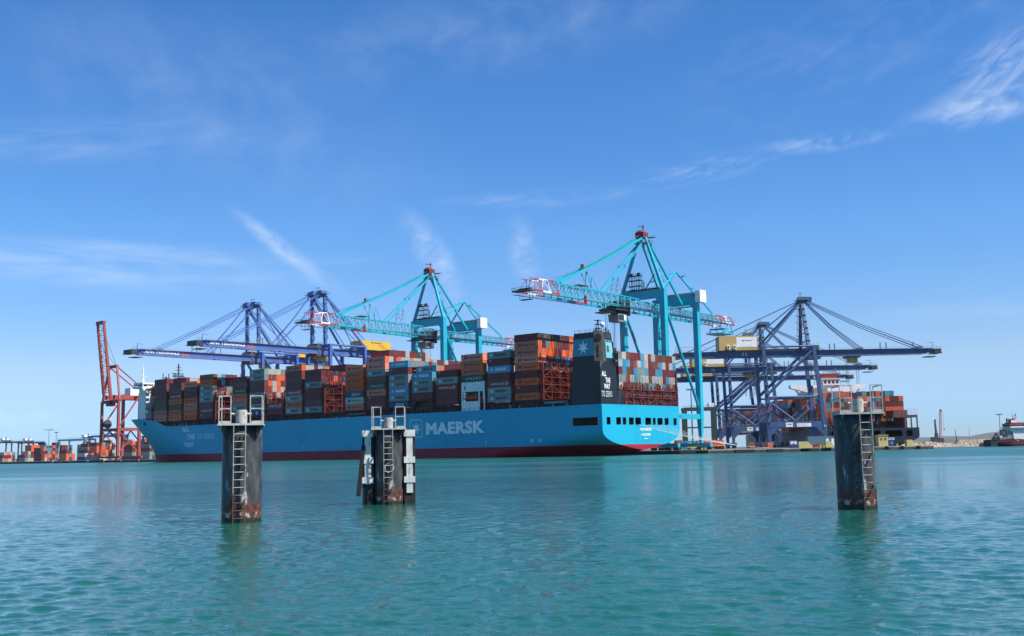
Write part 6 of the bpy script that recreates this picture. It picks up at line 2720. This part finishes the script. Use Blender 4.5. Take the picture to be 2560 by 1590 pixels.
# ------------------------------------------------------------------ tanker at the far right
def tanker():
    c = thing('tanker', 'small tanker with dull red hull and white superstructure at the right edge', 'ship', (258.6, 604, 0), 0)
    c.scale = (.785, .785, .785)
    k = MB().use(tanker_red_m)
    hbm = 8.0
    zs = [-1, 0, 1.2, 2.6, 4.4, 5.6]
    xs = [0, 3, 8, 14, 25, 40, 70, 90, 98, 104]

    def hb(x, z):
        f = 1.0
        if x < 14:
            f *= .62 + .38 * (x / 14) ** .6
        if z < 2.6 and x < 25:
            f *= max(0.05, min(1, (z + 1 + x * .2) / 4))
        if x > 70:
            f *= max(0, 1 - ((x - 70) / 34) ** 2)
        return hbm * f
    for s in (1, -1):
        b = len(k.v)
        for z in zs:
            for x in xs:
                zz = z
                if z == 5.6:
                    zz = 5.4 if 12 < x < 25 else (4.2 if x >= 25 else 4.8)
                elif z == 4.4 and x >= 25:
                    zz = 3.6
                k.v.append((x, s * hb(x, z), zz))
        n = len(xs)
        for j in range(len(zs) - 1):
            for i in range(n - 1):
                q = [b + j * n + i, b + j * n + i + 1, b + (j + 1) * n + i + 1, b + (j + 1) * n + i]
                k.face(q if s < 0 else q[::-1])
    for j in range(len(zs) - 1):
        n = len(xs)
        k.face([j * n, (j + 1) * n, len(zs) * n + (j + 1) * n, len(zs) * n + j * n])
    k.use(coam_m)
    k.poly([(0, -5, 4.7), (12, -7.5, 4.7), (25, -8, 4.1), (70, -8, 4.1), (70, 8, 4.1), (25, 8, 4.1), (12, 7.5, 4.7), (0, 5, 4.7)])
    k.use(white_m)
    k.bar((14.5, -8.06, 5.6), (17.6, -8.06, 3.4), .3)
    k.build('hull', c)
    k = MB().use(mat('dark_green_stern_paint', (0.02, 0.05, 0.05), rough=.6))
    k.box(-.6, 3.8, -6.2, 6.2, -.5, 4.4)
    k.box(.5, 4, -6.4, -5.6, 4.4, 6.2)
    k.bar((1.5, -6, 6), (3.8, -6, 9.2), .9)
    k.bar((3.8, -6, 9.2), (4.6, -6, 6), .7)
    k.build('stern_gear', c)
    k = MB().use(white_m)
    k.box(15, 26.5, -6.8, 6.8, 4.4, 10.2)
    k.frustum((13.2, 27, -6.6, 6.6), (13.2, 25.5, -6.2, 6.2), 10.2, 12.6)
    k.box(13.0, 27.5, -7.9, 7.9, 12.6, 13.2)
    k.box(13.6, 26.8, -6.0, 6.0, 13.2, 15.0)
    k.box(6.5, 8, -5, -3, 5, 7.2)
    k.box(9.6, 10.4, -4, -3, 8.6, 9.8)
    k.box(16, 19.2, -2.5, 1.5, 16.2, 18.0)
    sp = k.build('superstructure', c)
    k = MB().use(steel_m)
    k.box(11.2, 15.6, -6.4, 6.4, 4.6, 11.6)
    k.box(5.5, 11, -6.8, 6.8, 4.7, 6.4)
    k.build('engine_casing', c)
    k = MB().use(glass_m)
    k.box(13.5, 26.9, -6.12, 6.12, 13.7, 14.7)
    for i in range(7):
        k.box(16.5 + 1.4 * i, 17.0 + 1.4 * i, -6.88, -6.7, 8.6, 9.1)
        k.box(16 + 1.4 * i, 16.5 + 1.4 * i, -6.62, -6.4, 11.2, 11.6)
    k.build('window', sp)
    k = MB().use(signal_red_m)
    k.box(13.2, 27.2, -6.6, 6.6, 15.0, 15.6)
    k.box(15, 27, -6.2, 6.2, 15.6, 16.2)
    k.build('bridge_roof', c)
    k = MB().use(dark_m)
    for x in (13.5, 15.0, 16.4, 17.6):
        k.tube((x, -1.5, 15.6), (x, -1.5, 18.4 + .5 * (x % 2)), .6, 8)
    k.build('funnel', c)
    k = MB().use(signal_red_m)
    k.tube((19.6, 0, 16), (19.6, 0, 20), .22, 6)
    k.bar((19.6, 0, 17.8), (17.9, 0, 20.6), .2)
    k.bar((19.6, 0, 17.8), (21.0, 0, 20.8), .2)
    k.box(17.6, 21.4, -.1, .1, 20.6, 20.8)
    k.use(darksteel_m)
    k.box(20.0, 20.5, -.3, .3, 20.6, 22.4)
    k.tube((18.2, 0, 20.6), (18.2, 0, 24.2), .1, 5)
    k.build('mast', c)
    k = MB().use(darksteel_m)
    rr = random.Random(8)
    for i in range(18):
        x = 17 + 2.6 * i
        k.box(x, x + rr.uniform(.4, 1.8), -6, -3, 4.2, 4.4 + rr.uniform(.6, 2.2))
    k.use(tanker_red_m)
    k.tube((18, -5.5, 6.1), (66, -5.5, 6.1), .35, 6)
    k.build('deck_pipework', c)
    k = MB().use(steel_m)
    k.box(7.4, 7.6, -.2, .2, 6.4, 11.2)
    k.box(6.9, 8.1, -.1, .1, 9.8, 10.0)
    k.build('aft_mast', c)


tanker()


# ------------------------------------------------------------------ far things on the rock bank
def far_right():
    c = thing('crawler_crane', 'tall slim crawler crane with pale boom on the rock bank', 'crane', (265.5, 692, 2.2), 0)
    k = MB().use(darksteel_m)
    k.box(-3.4, 3.4, -2.8, -1.2, 0, 1.1)
    k.box(-3.4, 3.4, 1.2, 2.8, 0, 1.1)
    k.box(-3, 2.6, -1.8, 1.8, 1.1, 3.4)
    k.box(-4.4, -2.8, -1.6, 1.6, 1.2, 4.0)
    k.build('undercarriage', c)
    k = MB().use(darksteel_m)
    k.bar((-1.2, 0, 3.4), (-1.6, 0, 14.6), 1.2, 1.2, .8, .8)
    k.bar((-1.8, 0, 14.4), (-.6, 0, 15.0), .5)
    k.box(-2.0, -.4, -1.0, 1.0, 3.2, 6.5)
    k.build('mast', c)
    k = MB().use(mat('sun_faded_pink_grey_paint', (.66, .54, .52), rough=.6))
    pts = [(1.6, 3.2), (2.2, 17.2)]
    for y in (-.7, .7):
        for d in (-.7, .7):
            k.bar((1.4 + d * .8, y * .8, 3.2), (2.3 + d * .5, y * .8, 20), .3)
    for i in range(12):
        z = 3.4 + 1.4 * i
        x = 1.4 + .9 * (z - 3.2) / 16.8
        k.bar((x - .65, -.7, z), (x + .65, -.7, z + 1.4), .26)
        k.bar((x + .65, -.7, z), (x - .65, -.7, z + 1.4), .22)
        k.bar((x - .6, .7, z), (x + .6, -.7, z + 1.2), .2)
    k.use(darksteel_m)
    k.box(2.0, 2.8, -.6, .6, 19.8, 21.2)
    k.build('boom', c)
    k = MB().use(cable_m)
    k.tube((3.4, 0, 21), (3.9, 0, 9), .06, 4)
    k.box(3.6, 4.2, -.3, .3, 8.2, 9.2)
    k.build('hook_block', c)
    k = MB().use(darksteel_m)
    k.frustum((-.9, .9, -.8, .8), (-.35, .35, -.35, .35), 0, 1.8)
    k.tube((0, 0, 1.8), (-.5, 0, 8.6), .28, 6, .12)
    k.tube((.4, 0, .4), (1.3, 0, .4), .3, 6)
    o = k.build('piling_leader')
    o.location = (277.5, 694, 2.2)
    tag(o, 'short dark pole rig on the rock bank right of the crawler crane', 'pole')
    k = MB().use(steel_m)
    k.tube((0, 0, 0), (0, 0, 10), .16, 6, .08)
    k.box(-.5, .5, -.5, .5, 0, .4)
    o = k.build('pole')
    o.location = (285.8, 694, 2.2)
    tag(o, 'thin bare pole on the rock bank near the low wall', 'pole')
    k = MB().use(darksteel_m)
    k.prism([(-2.4, -.9), (2.2, -.9), (3.0, 0), (2.2, .9), (-2.4, .9)], -.2, .9, [(-2.6, -1.1), (2.6, -1.1), (3.5, 0), (2.6, 1.1), (-2.6, 1.1)])
    k.box(-1.6, .6, -.7, .7, .9, 2.2)
    k.use(rail_m)
    k.box(-.06, .06, -.06, .06, 2.2, 3.4)
    o = k.build('workboat')
    o.location = (274.8, 648, 0)
    tag(o, 'small dark workboat lying under the rock bank', 'boat')
    lamp('tall lamp mast behind the stern of the tanker', (352, 800, 2.0), 20, 1.9)
    k = MB().use(darksteel_m)
    k.box(-2.5, 2.5, -1.4, 1.4, .8, 2.6)
    k.box(1.2, 2.4, -1.3, 1.3, 2.6, 3.4)
    for x in (-1.6, 1.6):
        k.tube((x, -1.5, .5), (x, 1.5, .5), .5, 10)
    o = k.build('truck')
    o.location = (260, 681, 2.2)
    tag(o, 'dark truck parked left of the crawler crane', 'truck')


def lamp(label, loc, h, w, group=None):
    c = thing('lamp_mast', label, 'lamp mast', loc, 0, group)
    k = MB().use(steel_m)
    k.tube((0, 0, 0), (0, 0, h), .42, 8, .22)
    k.box(-.8, .8, -.8, .8, 0, .6)
    k.build('pole', c)
    k = MB().use(steel_m)
    k.box(-w, w, -.25, .25, h - .2, h + .15)
    k.box(-.25, .25, -w, w, h - .2, h + .12)
    for i in range(5):
        x = -w + 2 * w * i / 4
        k.box(x - .3, x + .3, -.5, .5, h + .15, h + .55)
    k.build('lamp_head', c)
    return c


far_right()


# ------------------------------------------------------------------ things on the left quay
lamp('left and taller of two lamp masts on the left quay', SP(628.7, 100, QZ), 25, 3.4, 'lamp masts on the left quay')
lamp('right and shorter of two lamp masts on the left quay', SP(616.5, 100, QZ), 22.6, 1.4, 'lamp masts on the left quay')


def yard_gantry(label, u0, u1, v, h, m, cabs):
    c = thing('yard_crane', label, 'yard crane', SP((u0 + u1) / 2, v, QZ), SHIP_RZ, 'low yard cranes behind the left stacks')
    L = (u1 - u0) / 2
    for s in (-1, 1):
        for y in (-5, 5):
            k = MB().use(m)
            k.bar((s * (L - 1.5), y, 1.2), (s * (L - 2.2), y, h - 1.2), 1.1, 1.3)
            k.use(black_m)
            for d in (-1.4, 1.4):
                k.tube((s * (L - 1.5) + d, y - .4, .75), (s * (L - 1.5) + d, y + .4, .75), .75, 10)
            k.build('leg', c)
        k = MB().use(m)
        k.box(s * (L - 1.5) - .6, s * (L - 1.5) + .6, -5, 5, 1.4, 2.6)
        k.build('sill_beam', c)
    for y in (-5, 5):
        k = MB().use(m)
        k.box(-L, L, y - .6, y + .6, h - 1.6, h)
        k.use(steel_m)
        for i in range(10):
            x = -L + .5 + (2 * L - 1) * i / 9
            k.box(x - .06, x + .06, y - .06, y + .06, h, h + 1.1)
        k.box(-L + .5, L - .5, y - .05, y + .05, h + 1.0, h + 1.1)
        k.build('girder', c)
    k = MB().use(signal_white_m)
    x = cabs * L
    k.box(x - 2.6, x + 2.6, -3, 3, h + .6, h + 3.4)
    k.build('electrical_house', c)
    k = MB().use(darksteel_m)
    k.box(x - 5.8, x - 3.0, -4, 4, h + .1, h + 1.4)
    k.box(x - 4.6, x - 4.2, -.3, .3, h + 1.4, h + 4.4)
    k.box(x - 6.2, x - 3.4, -.2, .2, h + 3.4, h + 3.7)
    k.bar((x - 6.2, 1.0, h + .2), (x - 4.4, 1, h + 3.8), .3)
    k.build('trolley', c)


dkg = mat('slate_yard_crane_paint', (0.10, 0.14, 0.18), rough=.5)
yard_gantry('slate grey yard crane at the left picture edge', 834, 872, 170, 19.8, dkg, .55)
yard_gantry('second slate grey yard crane from the left edge', 793, 828, 172, 18.6, dkg, .5)
yard_gantry('teal yard crane with a white box between the lamp masts and the red crane', 695, 747, 172, 19.4, palepanel_m, -.62)
yard_gantry('blue yard crane partly behind the red crane', 640, 691, 172, 21.6, blue_m, -.3)
yard_gantry('slate blue yard crane between the red crane and the bow', 545, 612, 178, 19.6, navyc_m, -.55)

k = MB().use(concrete_m)
k.box(-9, 9, -3, 3, 0, 3.7)
k.box(-9.4, 9.4, -3.4, 3.4, 3.7, 4.0)
hb_ = thing('quay_hut', 'low concrete hut left of the red crane', 'hut', SP(511, 78, QZ), SHIP_RZ)
k.build('wall', hb_)
k = MB().use(hut_m)
k.box(-9.06, -9.0, -2.0, 1.6, .1, 3.2)
k.build('door', hb_)


def quay_bollard(label, p, group):
    k = MB().use(yell_m)
    k.tube((0, 0, 0), (0, 0, .55), .34, 10, .26)
    k.tube((0, 0, .55), (0, 0, .85), .5, 10, .42)
    k.box(-.55, .55, -.55, .55, 0, .08)
    o = k.build('bollard')
    o.location = p
    tag(o, label, 'bollard', group)


for i, u in enumerate((441, 470, 500, 530, 563, 596, 632, 672)):
    quay_bollard('yellow bollard, %s from the ship along the left quay edge' % ORD[i + 1], SP(u, 55.2, QZ), 'yellow bollards on the left quay edge')
fnd = None
for i, u in enumerate((412, 434, 456, 478, 502, 528)):
    k = MB().use(black_m)
    k.box(-.9, .9, -.35, .35, -.9, 1.1)
    k.use(signal_white_m)
    k.box(-.5, .5, -.42, .35, 1.1, 1.35)
    k.box(-.25, .2, .36, .4, -.2, 1.0)
    o = k.build('quay_fender')
    o.location = SP(u, 53.6, .2)
    o.rotation_euler = (0, 0, SHIP_RZ)
    tag(o, 'black rubber quay fender with white top, %s from the bow' % ORD[i + 1], 'fender', 'black fenders on the left quay')


# ------------------------------------------------------------------ things on the quay at the right
def at(px, Y, z=QZ):
    return Vector(((px - 1280) / 2745.0 * Y, Y, z))


def wheels(k, xs, w, r):
    k.use(black_m)
    for x in xs:
        for s in (-1, 1):
            k.tube((x, s * w - .18, r), (x, s * w + .18, r), r, 12)


def truck():
    c = thing('terminal_trailer', 'low red quay trailer carrying an orange container, under the mooring lines', 'trailer', at(1766, 515), R(4))
    k = MB().use(red_truck_m)
    k.box(-6.4, 6.6, -.5, .5, 1.0, 1.4)
    k.box(-6.4, -5.6, -1.2, 1.2, .9, 1.5)
    k.box(5.6, 6.6, -1.2, 1.2, .9, 1.5)
    k.box(-1, 1, -1.1, 1.1, .8, 1.2)
    k.build('chassis', c)
    for x in (3.2, 4.5, 5.8):
        for s in (-1, 1):
            k = MB().use(black_m)
            k.tube((x, s * .95 - .2, .52), (x, s * .95 + .2, .52), .52, 12)
            k.build('wheel', c)
    o = link('container', container_mesh('orange'))
    o.location = at(1766, 515, QZ + 1.42)
    o.rotation_euler = (0, 0, R(180 + 4))
    tag(o, 'orange container with dark lettering riding on the red quay trailer', 'container', 'containers on the right quay')
    link('doors', door_mesh('orange'), o)
    for nm, me in zip(('lettering', 'emblem'), lettering('hl')):
        link(nm, me, o, facing('+y', (0, CW / 2 - .045, CH / 2)))
    t = thing('terminal_tractor', 'pale yellow terminal tractor ahead of the red trailer', 'tractor', at(1722, 512), R(4))
    k = MB().use(yell_m)
    k.box(-2.6, 2.8, -1.1, 1.1, .7, 1.3)
    k.build('chassis', t)
    k = MB().use(mat('pale_lime_cab_paint', (.62, .62, .30), rough=.5))
    k.frustum((-2.4, -.6, -1.0, .6), (-2.2, -.7, -.9, .5), 1.3, 3.3)
    k.box(-.6, 1.0, -1.0, 1.0, 1.3, 1.9)
    cb = k.build('cab', t)
    k = MB().use(glass_m)
    k.box(-2.0, -.9, -1.02, -.9, 2.2, 3.0)
    k.build('window', cb)
    for x in (-1.7, 1.8):
        for s in (-1, 1):
            k = MB().use(black_m)
            k.tube((x, s * .95 - .22, .55), (x, s * .95 + .22, .55), .55, 12)
            k.build('wheel', t)
    r = thing('truck', 'red truck under the overhanging stern of the blue ship', 'truck', at(1672, 500), R(10))
    k = MB().use(red_truck_m)
    k.box(-4, 4.2, -1.1, 1.1, .8, 1.3)
    k.build('chassis', r)
    k = MB().use(red_truck_m)
    k.frustum((-4.0, -2.2, -1.15, 1.15), (-3.8, -2.2, -1.1, 1.1), 1.3, 3.4)
    k.build('cab', r)
    k = MB().use(CM['brown'])
    k.box(1.5, 4.2, -1.15, 1.15, 1.3, 4.4)
    k.build('load', r)
    for x in (-3, 1.6, 3.2):
        for s in (-1, 1):
            k = MB().use(black_m)
            k.tube((x, s * .95 - .2, .52), (x, s * .95 + .2, .52), .52, 12)
            k.build('wheel', r)
    o = link('container', container_mesh('orange'))
    o.location = at(1908, 540)
    o.rotation_euler = (0, 0, R(90))
    tag(o, 'orange container standing end on beside the leg of crane 11', 'container', 'containers on the right quay')
    link('doors', door_mesh('orange'), o)
    v = thing('van', 'small orange van parked under the middle blue crane', 'van', at(1868, 545), R(90))
    k = MB().use(mat('orange_van_paint', (.6, .16, .03), rough=.4))
    k.box(-2.4, 2.4, -1.1, 1.1, .4, 1.6)
    k.frustum((-2.3, 2.0, -1.05, 1.05), (-2.0, 1.5, -.9, .9), 1.6, 2.8)
    b = k.build('body', v)
    k = MB().use(glass_m)
    k.box(-2.3, -2.12, -.75, .75, 1.75, 2.4)
    k.build('window', b)
    for x in (-1.5, 1.5):
        for s in (-1, 1):
            k = MB().use(black_m)
            k.tube((x, s * 1.0 - .12, .38), (x, s * 1.0 + .12, .38), .38, 12)
            k.build('wheel', v)
    v = thing('car', 'small red car between the two cream concrete wedges', 'car', at(2029, 478), 0)
    k = MB().use(red_truck_m)
    k.box(-2.1, 2.1, -.85, .85, .35, 1.0)
    k.frustum((-1.3, 1.4, -.8, .8), (-.8, 1.0, -.65, .65), 1.0, 1.65)
    b = k.build('body', v)
    k = MB().use(glass_m)
    k.box(-.75, .95, -.76, -.70, 1.12, 1.5)
    k.build('window', b)
    for x in (-1.3, 1.35):
        for s in (-1, 1):
            k = MB().use(black_m)
            k.tube((x, s * .8 - .1, .34), (x, s * .8 + .1, .34), .34, 12)
            k.build('wheel', v)


truck()


def wedge(label, p, L, flip=1):
    k = MB().use(hut_m)
    k.prism([(-L / 2, -1.3), (L / 2, -1.3), (L / 2, 1.3), (-L / 2, 1.3)], 0, .8)
    k.hexa([(-L / 2, -1.3, .8), (L / 2, -1.3, .8), (L / 2, 1.3, .8), (-L / 2, 1.3, .8),
            (-L / 2, -1.3, 2.6), (L / 2 * .25, -1.3, 2.6), (L / 2 * .25, 1.3, 2.6), (-L / 2, 1.3, 2.6)])
    o = k.build('concrete_block')
    o.location = p
    tag(o, label, 'concrete block', 'cream concrete wedges on the quay')


wedge('large cream concrete wedge on the quay in front of crane 11', at(2001, 448), 5.6)
wedge('small cream concrete wedge left of the right hand pile', at(2060, 455), 3.2)
wedge('cream concrete wedge at the right tip of the quay', at(2262, 473), 3.6)

h = thing('quay_hut', 'small cream yellow hut beside the right hand pile', 'hut', at(2192, 469), 0)
k = MB().use(hut_m)
k.box(-2.0, 2.0, -2.0, 2.0, 0, 4.6)
k.box(-2.2, 2.3, -2.2, 2.2, 4.6, 4.85)
k.build('wall', h)
for x in (-1.3, .4):
    k = MB().use(ruststone_m)
    k.box(x, x + 1.0, -2.06, -1.98, 2.6, 3.7)
    k.build('shutter', h)
b = thing('storage_box', 'deep blue box standing right of the cream hut', 'box', at(2214, 471), 0)
k = MB().use(bluebox_m)
k.box(-1.05, 1.05, -1.0, 1.0, 0, 2.5)
k.box(-1.1, 1.1, -1.05, 1.05, 2.5, 2.6)
k.build('body', b)
k = MB().use(placard_m)
k.poly([(-.1, -1.02, 1.2), (.45, -1.02, 1.2), (.2, -1.02, 1.8)])
k.poly([(-.1, -1.01, 1.2), (.2, -1.01, 1.8), (.45, -1.01, 1.2)])
k.build('sign', b)
for i, (px, lab) in enumerate(((1745, 'yellow bollard on the right quay, left one under the trailer'), (1754, 'yellow bollard on the right quay, right one under the trailer'),
                              (2038, 'yellow bollard, left of a pair before the small cream wedge'), (2047, 'yellow bollard, right of a pair before the small cream wedge'), (2229, 'yellow bollard beside the deep blue box'))):
    quay_bollard(lab, at(px, 452 if px < 1800 else (444 if px < 2100 else 470)), 'yellow bollards on the right quay')
for i, px in enumerate((2203, 2241, 2281)):
    k = MB().use(black_m)
    n = 20
    for a in range(n):
        p, q = 2 * math.pi * a / n, 2 * math.pi * (a + 1) / n
        k.tube((.78 * math.cos(p), 0, .78 * math.sin(p)), (.78 * math.cos(q), 0, .78 * math.sin(q)), .36, 8, cap=False)
    k.tube((0, -.1, 0), (0, .1, 0), .5, 12)
    o = k.build('tyre_fender')
    Yf = 437 + (at(px, 466).x - 80) * 33 / 98.0
    o.location = at(px, Yf - .5, .55)
    tag(o, 'black tyre fender on the rusty quay wall, %s from the hut' % ORD[i + 1], 'fender', 'black tyre fenders at the quay tip')
for i, (px, w) in enumerate(((1708, 7), (1850, 9), (1925, 7), (2012, 8))):
    k = MB().use(black_m)
    k.box(-w / 2, w / 2, -.35, .35, -.6, 1.15)
    k.box(-w / 2 + .3, w / 2 - .3, -.5, -.35, -.3, .9)
    o = k.build('fender_panel')
    Yf = 437 + (at(px, 450).x - 80) * 33 / 98.0
    o.location = at(px, Yf - .4, .15)
    o.rotation_euler = (0, 0, R(18.6))
    tag(o, 'long black fender panel on the quay wall, %s from the blue ship' % ORD[i + 1], 'fender', 'black fender panels on the right quay')

k = MB().use(panelblue_m)
k.box(-9, 9, -1.6, 1.6, 0, 4.4)
k.use(darksteel_m)
for i in range(9):
    k.box(-8.6 + 2.1 * i, -8.4 + 2.1 * i, -1.66, 1.66, .2, 4.3)
o = k.build('equipment_shed')
o.location = at(1722, 560)
tag(o, 'long teal shed on the quay behind the mooring lines', 'shed')
k = MB().use(mat('grey_blue_shed_paint', (.10, .20, .25), rough=.6))
k.box(-11, 11, -2, 2, 0, 5.2)
k.use(placard_m)
for x in (-2.5, 0, 3.2):
    k.box(x, x + 1.3, -2.05, 2.0, .3, 4.0)
o = k.build('equipment_shed')
o.location = at(2064, 520)
tag(o, 'grey blue shed with pale doors behind the small cream wedge', 'shed')
k = MB().use(placard_m)
k.box(-1.4, 1.4, -1.2, 1.2, 0, 3.2)
k.use(steel_m)
k.box(-1.5, 1.5, -1.3, 1.3, 3.2, 3.35)
k.box(-.5, .4, -1.26, -1.2, .1, 2.3)
o = k.build('switch_cabinet')
o.location = at(1972, 520)
tag(o, 'white switch cabinet under the sill of crane 11', 'cabinet')
k = MB().use(bluebox_m)
k.box(-1.8, 1.8, -1, 1, .5, 1.6)
k.frustum((-1.8, 1.8, -1, 1), (-1.4, 1.4, -.8, .8), 0, .5)
o = k.build('skip')
o.location = at(1974, 458)
tag(o, 'dark blue skip on the quay left of the large cream wedge', 'skip')
lamp('pale lamp mast standing between the blue ship and the teal crane leg', at(1723, 575), 31, 2.2)


def yard_gantry_right():
    c = thing('yard_crane', 'dark green yard crane between the blue ship and the blue cranes', 'yard crane', at(1741, 640), 0)
    m = mat('dark_green_steel', (0.03, 0.06, 0.06), rough=.55)
    for x in (-8.5, 8.5):
        for y in (-5, 5):
            k = MB().use(m)
            k.bar((x, y, .5), (x, y, 22.2), 1.5, 1.5)
            k.build('leg', c)
    for y in (-5, 5):
        k = MB().use(m)
        k.box(-9.5, 9.5, y - .6, y + .6, 22.2, 24)
        k.use(steel_m)
        k.box(-9.3, 9.3, y - .05, y + .05, 25, 25.1)
        for i in range(8):
            k.box(-9.3 + 2.6 * i, -9.2 + 2.6 * i, y - .05, y + .05, 24, 25)
        k.build('girder', c)
    k = MB().use(signal_white_m)
    k.box(5.5, 8.5, -3, 3, 24.2, 26.4)
    k.build('electrical_house', c)
    k = MB().use(m)
    k.box(-8, 8, -5.4, -4.6, 12, 12.8)
    k.build('cross_beam', c)


yard_gantry_right()


# ------------------------------------------------------------------ mooring lines
def line(label, a, b, sag, r, group):
    k = MB().use(rope_m)
    a, b = Vector(a), Vector(b)
    pts = [a.lerp(b, i / 14) - Vector((0, 0, sag * 4 * (i / 14) * (1 - i / 14))) for i in range(15)]
    k.path(pts, r, 5)
    tag(k.build('mooring_line'), label, 'mooring line', group)


tgt = at(1909, 437, QZ + .35)
for i, v in enumerate((23.5, 26.0, 30.0, 34.2, 38.5, 43.0)):
    line('white mooring line from the transom, %s opening from the port side' % ORD[i + 2], SP(-.15, v, 11.75), tgt + Vector((.25 * i - .6, .1 * i, 0)), 1.5 + .12 * i, .055, 'white mooring lines from the stern')
for i, v in enumerate((31, 36)):
    line('thin mooring line from the bow to the left quay, %s one' % ('upper' if i else 'lower'), SP(352, 24 + 6 * i, 20.5), SP(392 + 12 * i, 55, QZ + .5), 1.2, .06, 'thin mooring lines from the bow')


# ------------------------------------------------------------------ sea air
def haze():
    m = bpy.data.materials.new('sea_haze')
    m.use_nodes = True
    t = m.node_tree
    t.nodes.remove(t.nodes['Principled BSDF'])
    v = N(t, 'ShaderNodeVolumePrincipled')
    v.inputs['Color'].default_value = (0.86, 0.92, 1.0, 1)
    v.inputs['Density'].default_value = 0.000016
    t.links.new(v.outputs[0], t.nodes['Material Output'].inputs['Volume'])
    mb = MB().use(m)
    mb.box(-11600, 11600, -2400, 11600, -8, 106)
    tag(mb.build('haze'), kind='stuff')


haze()
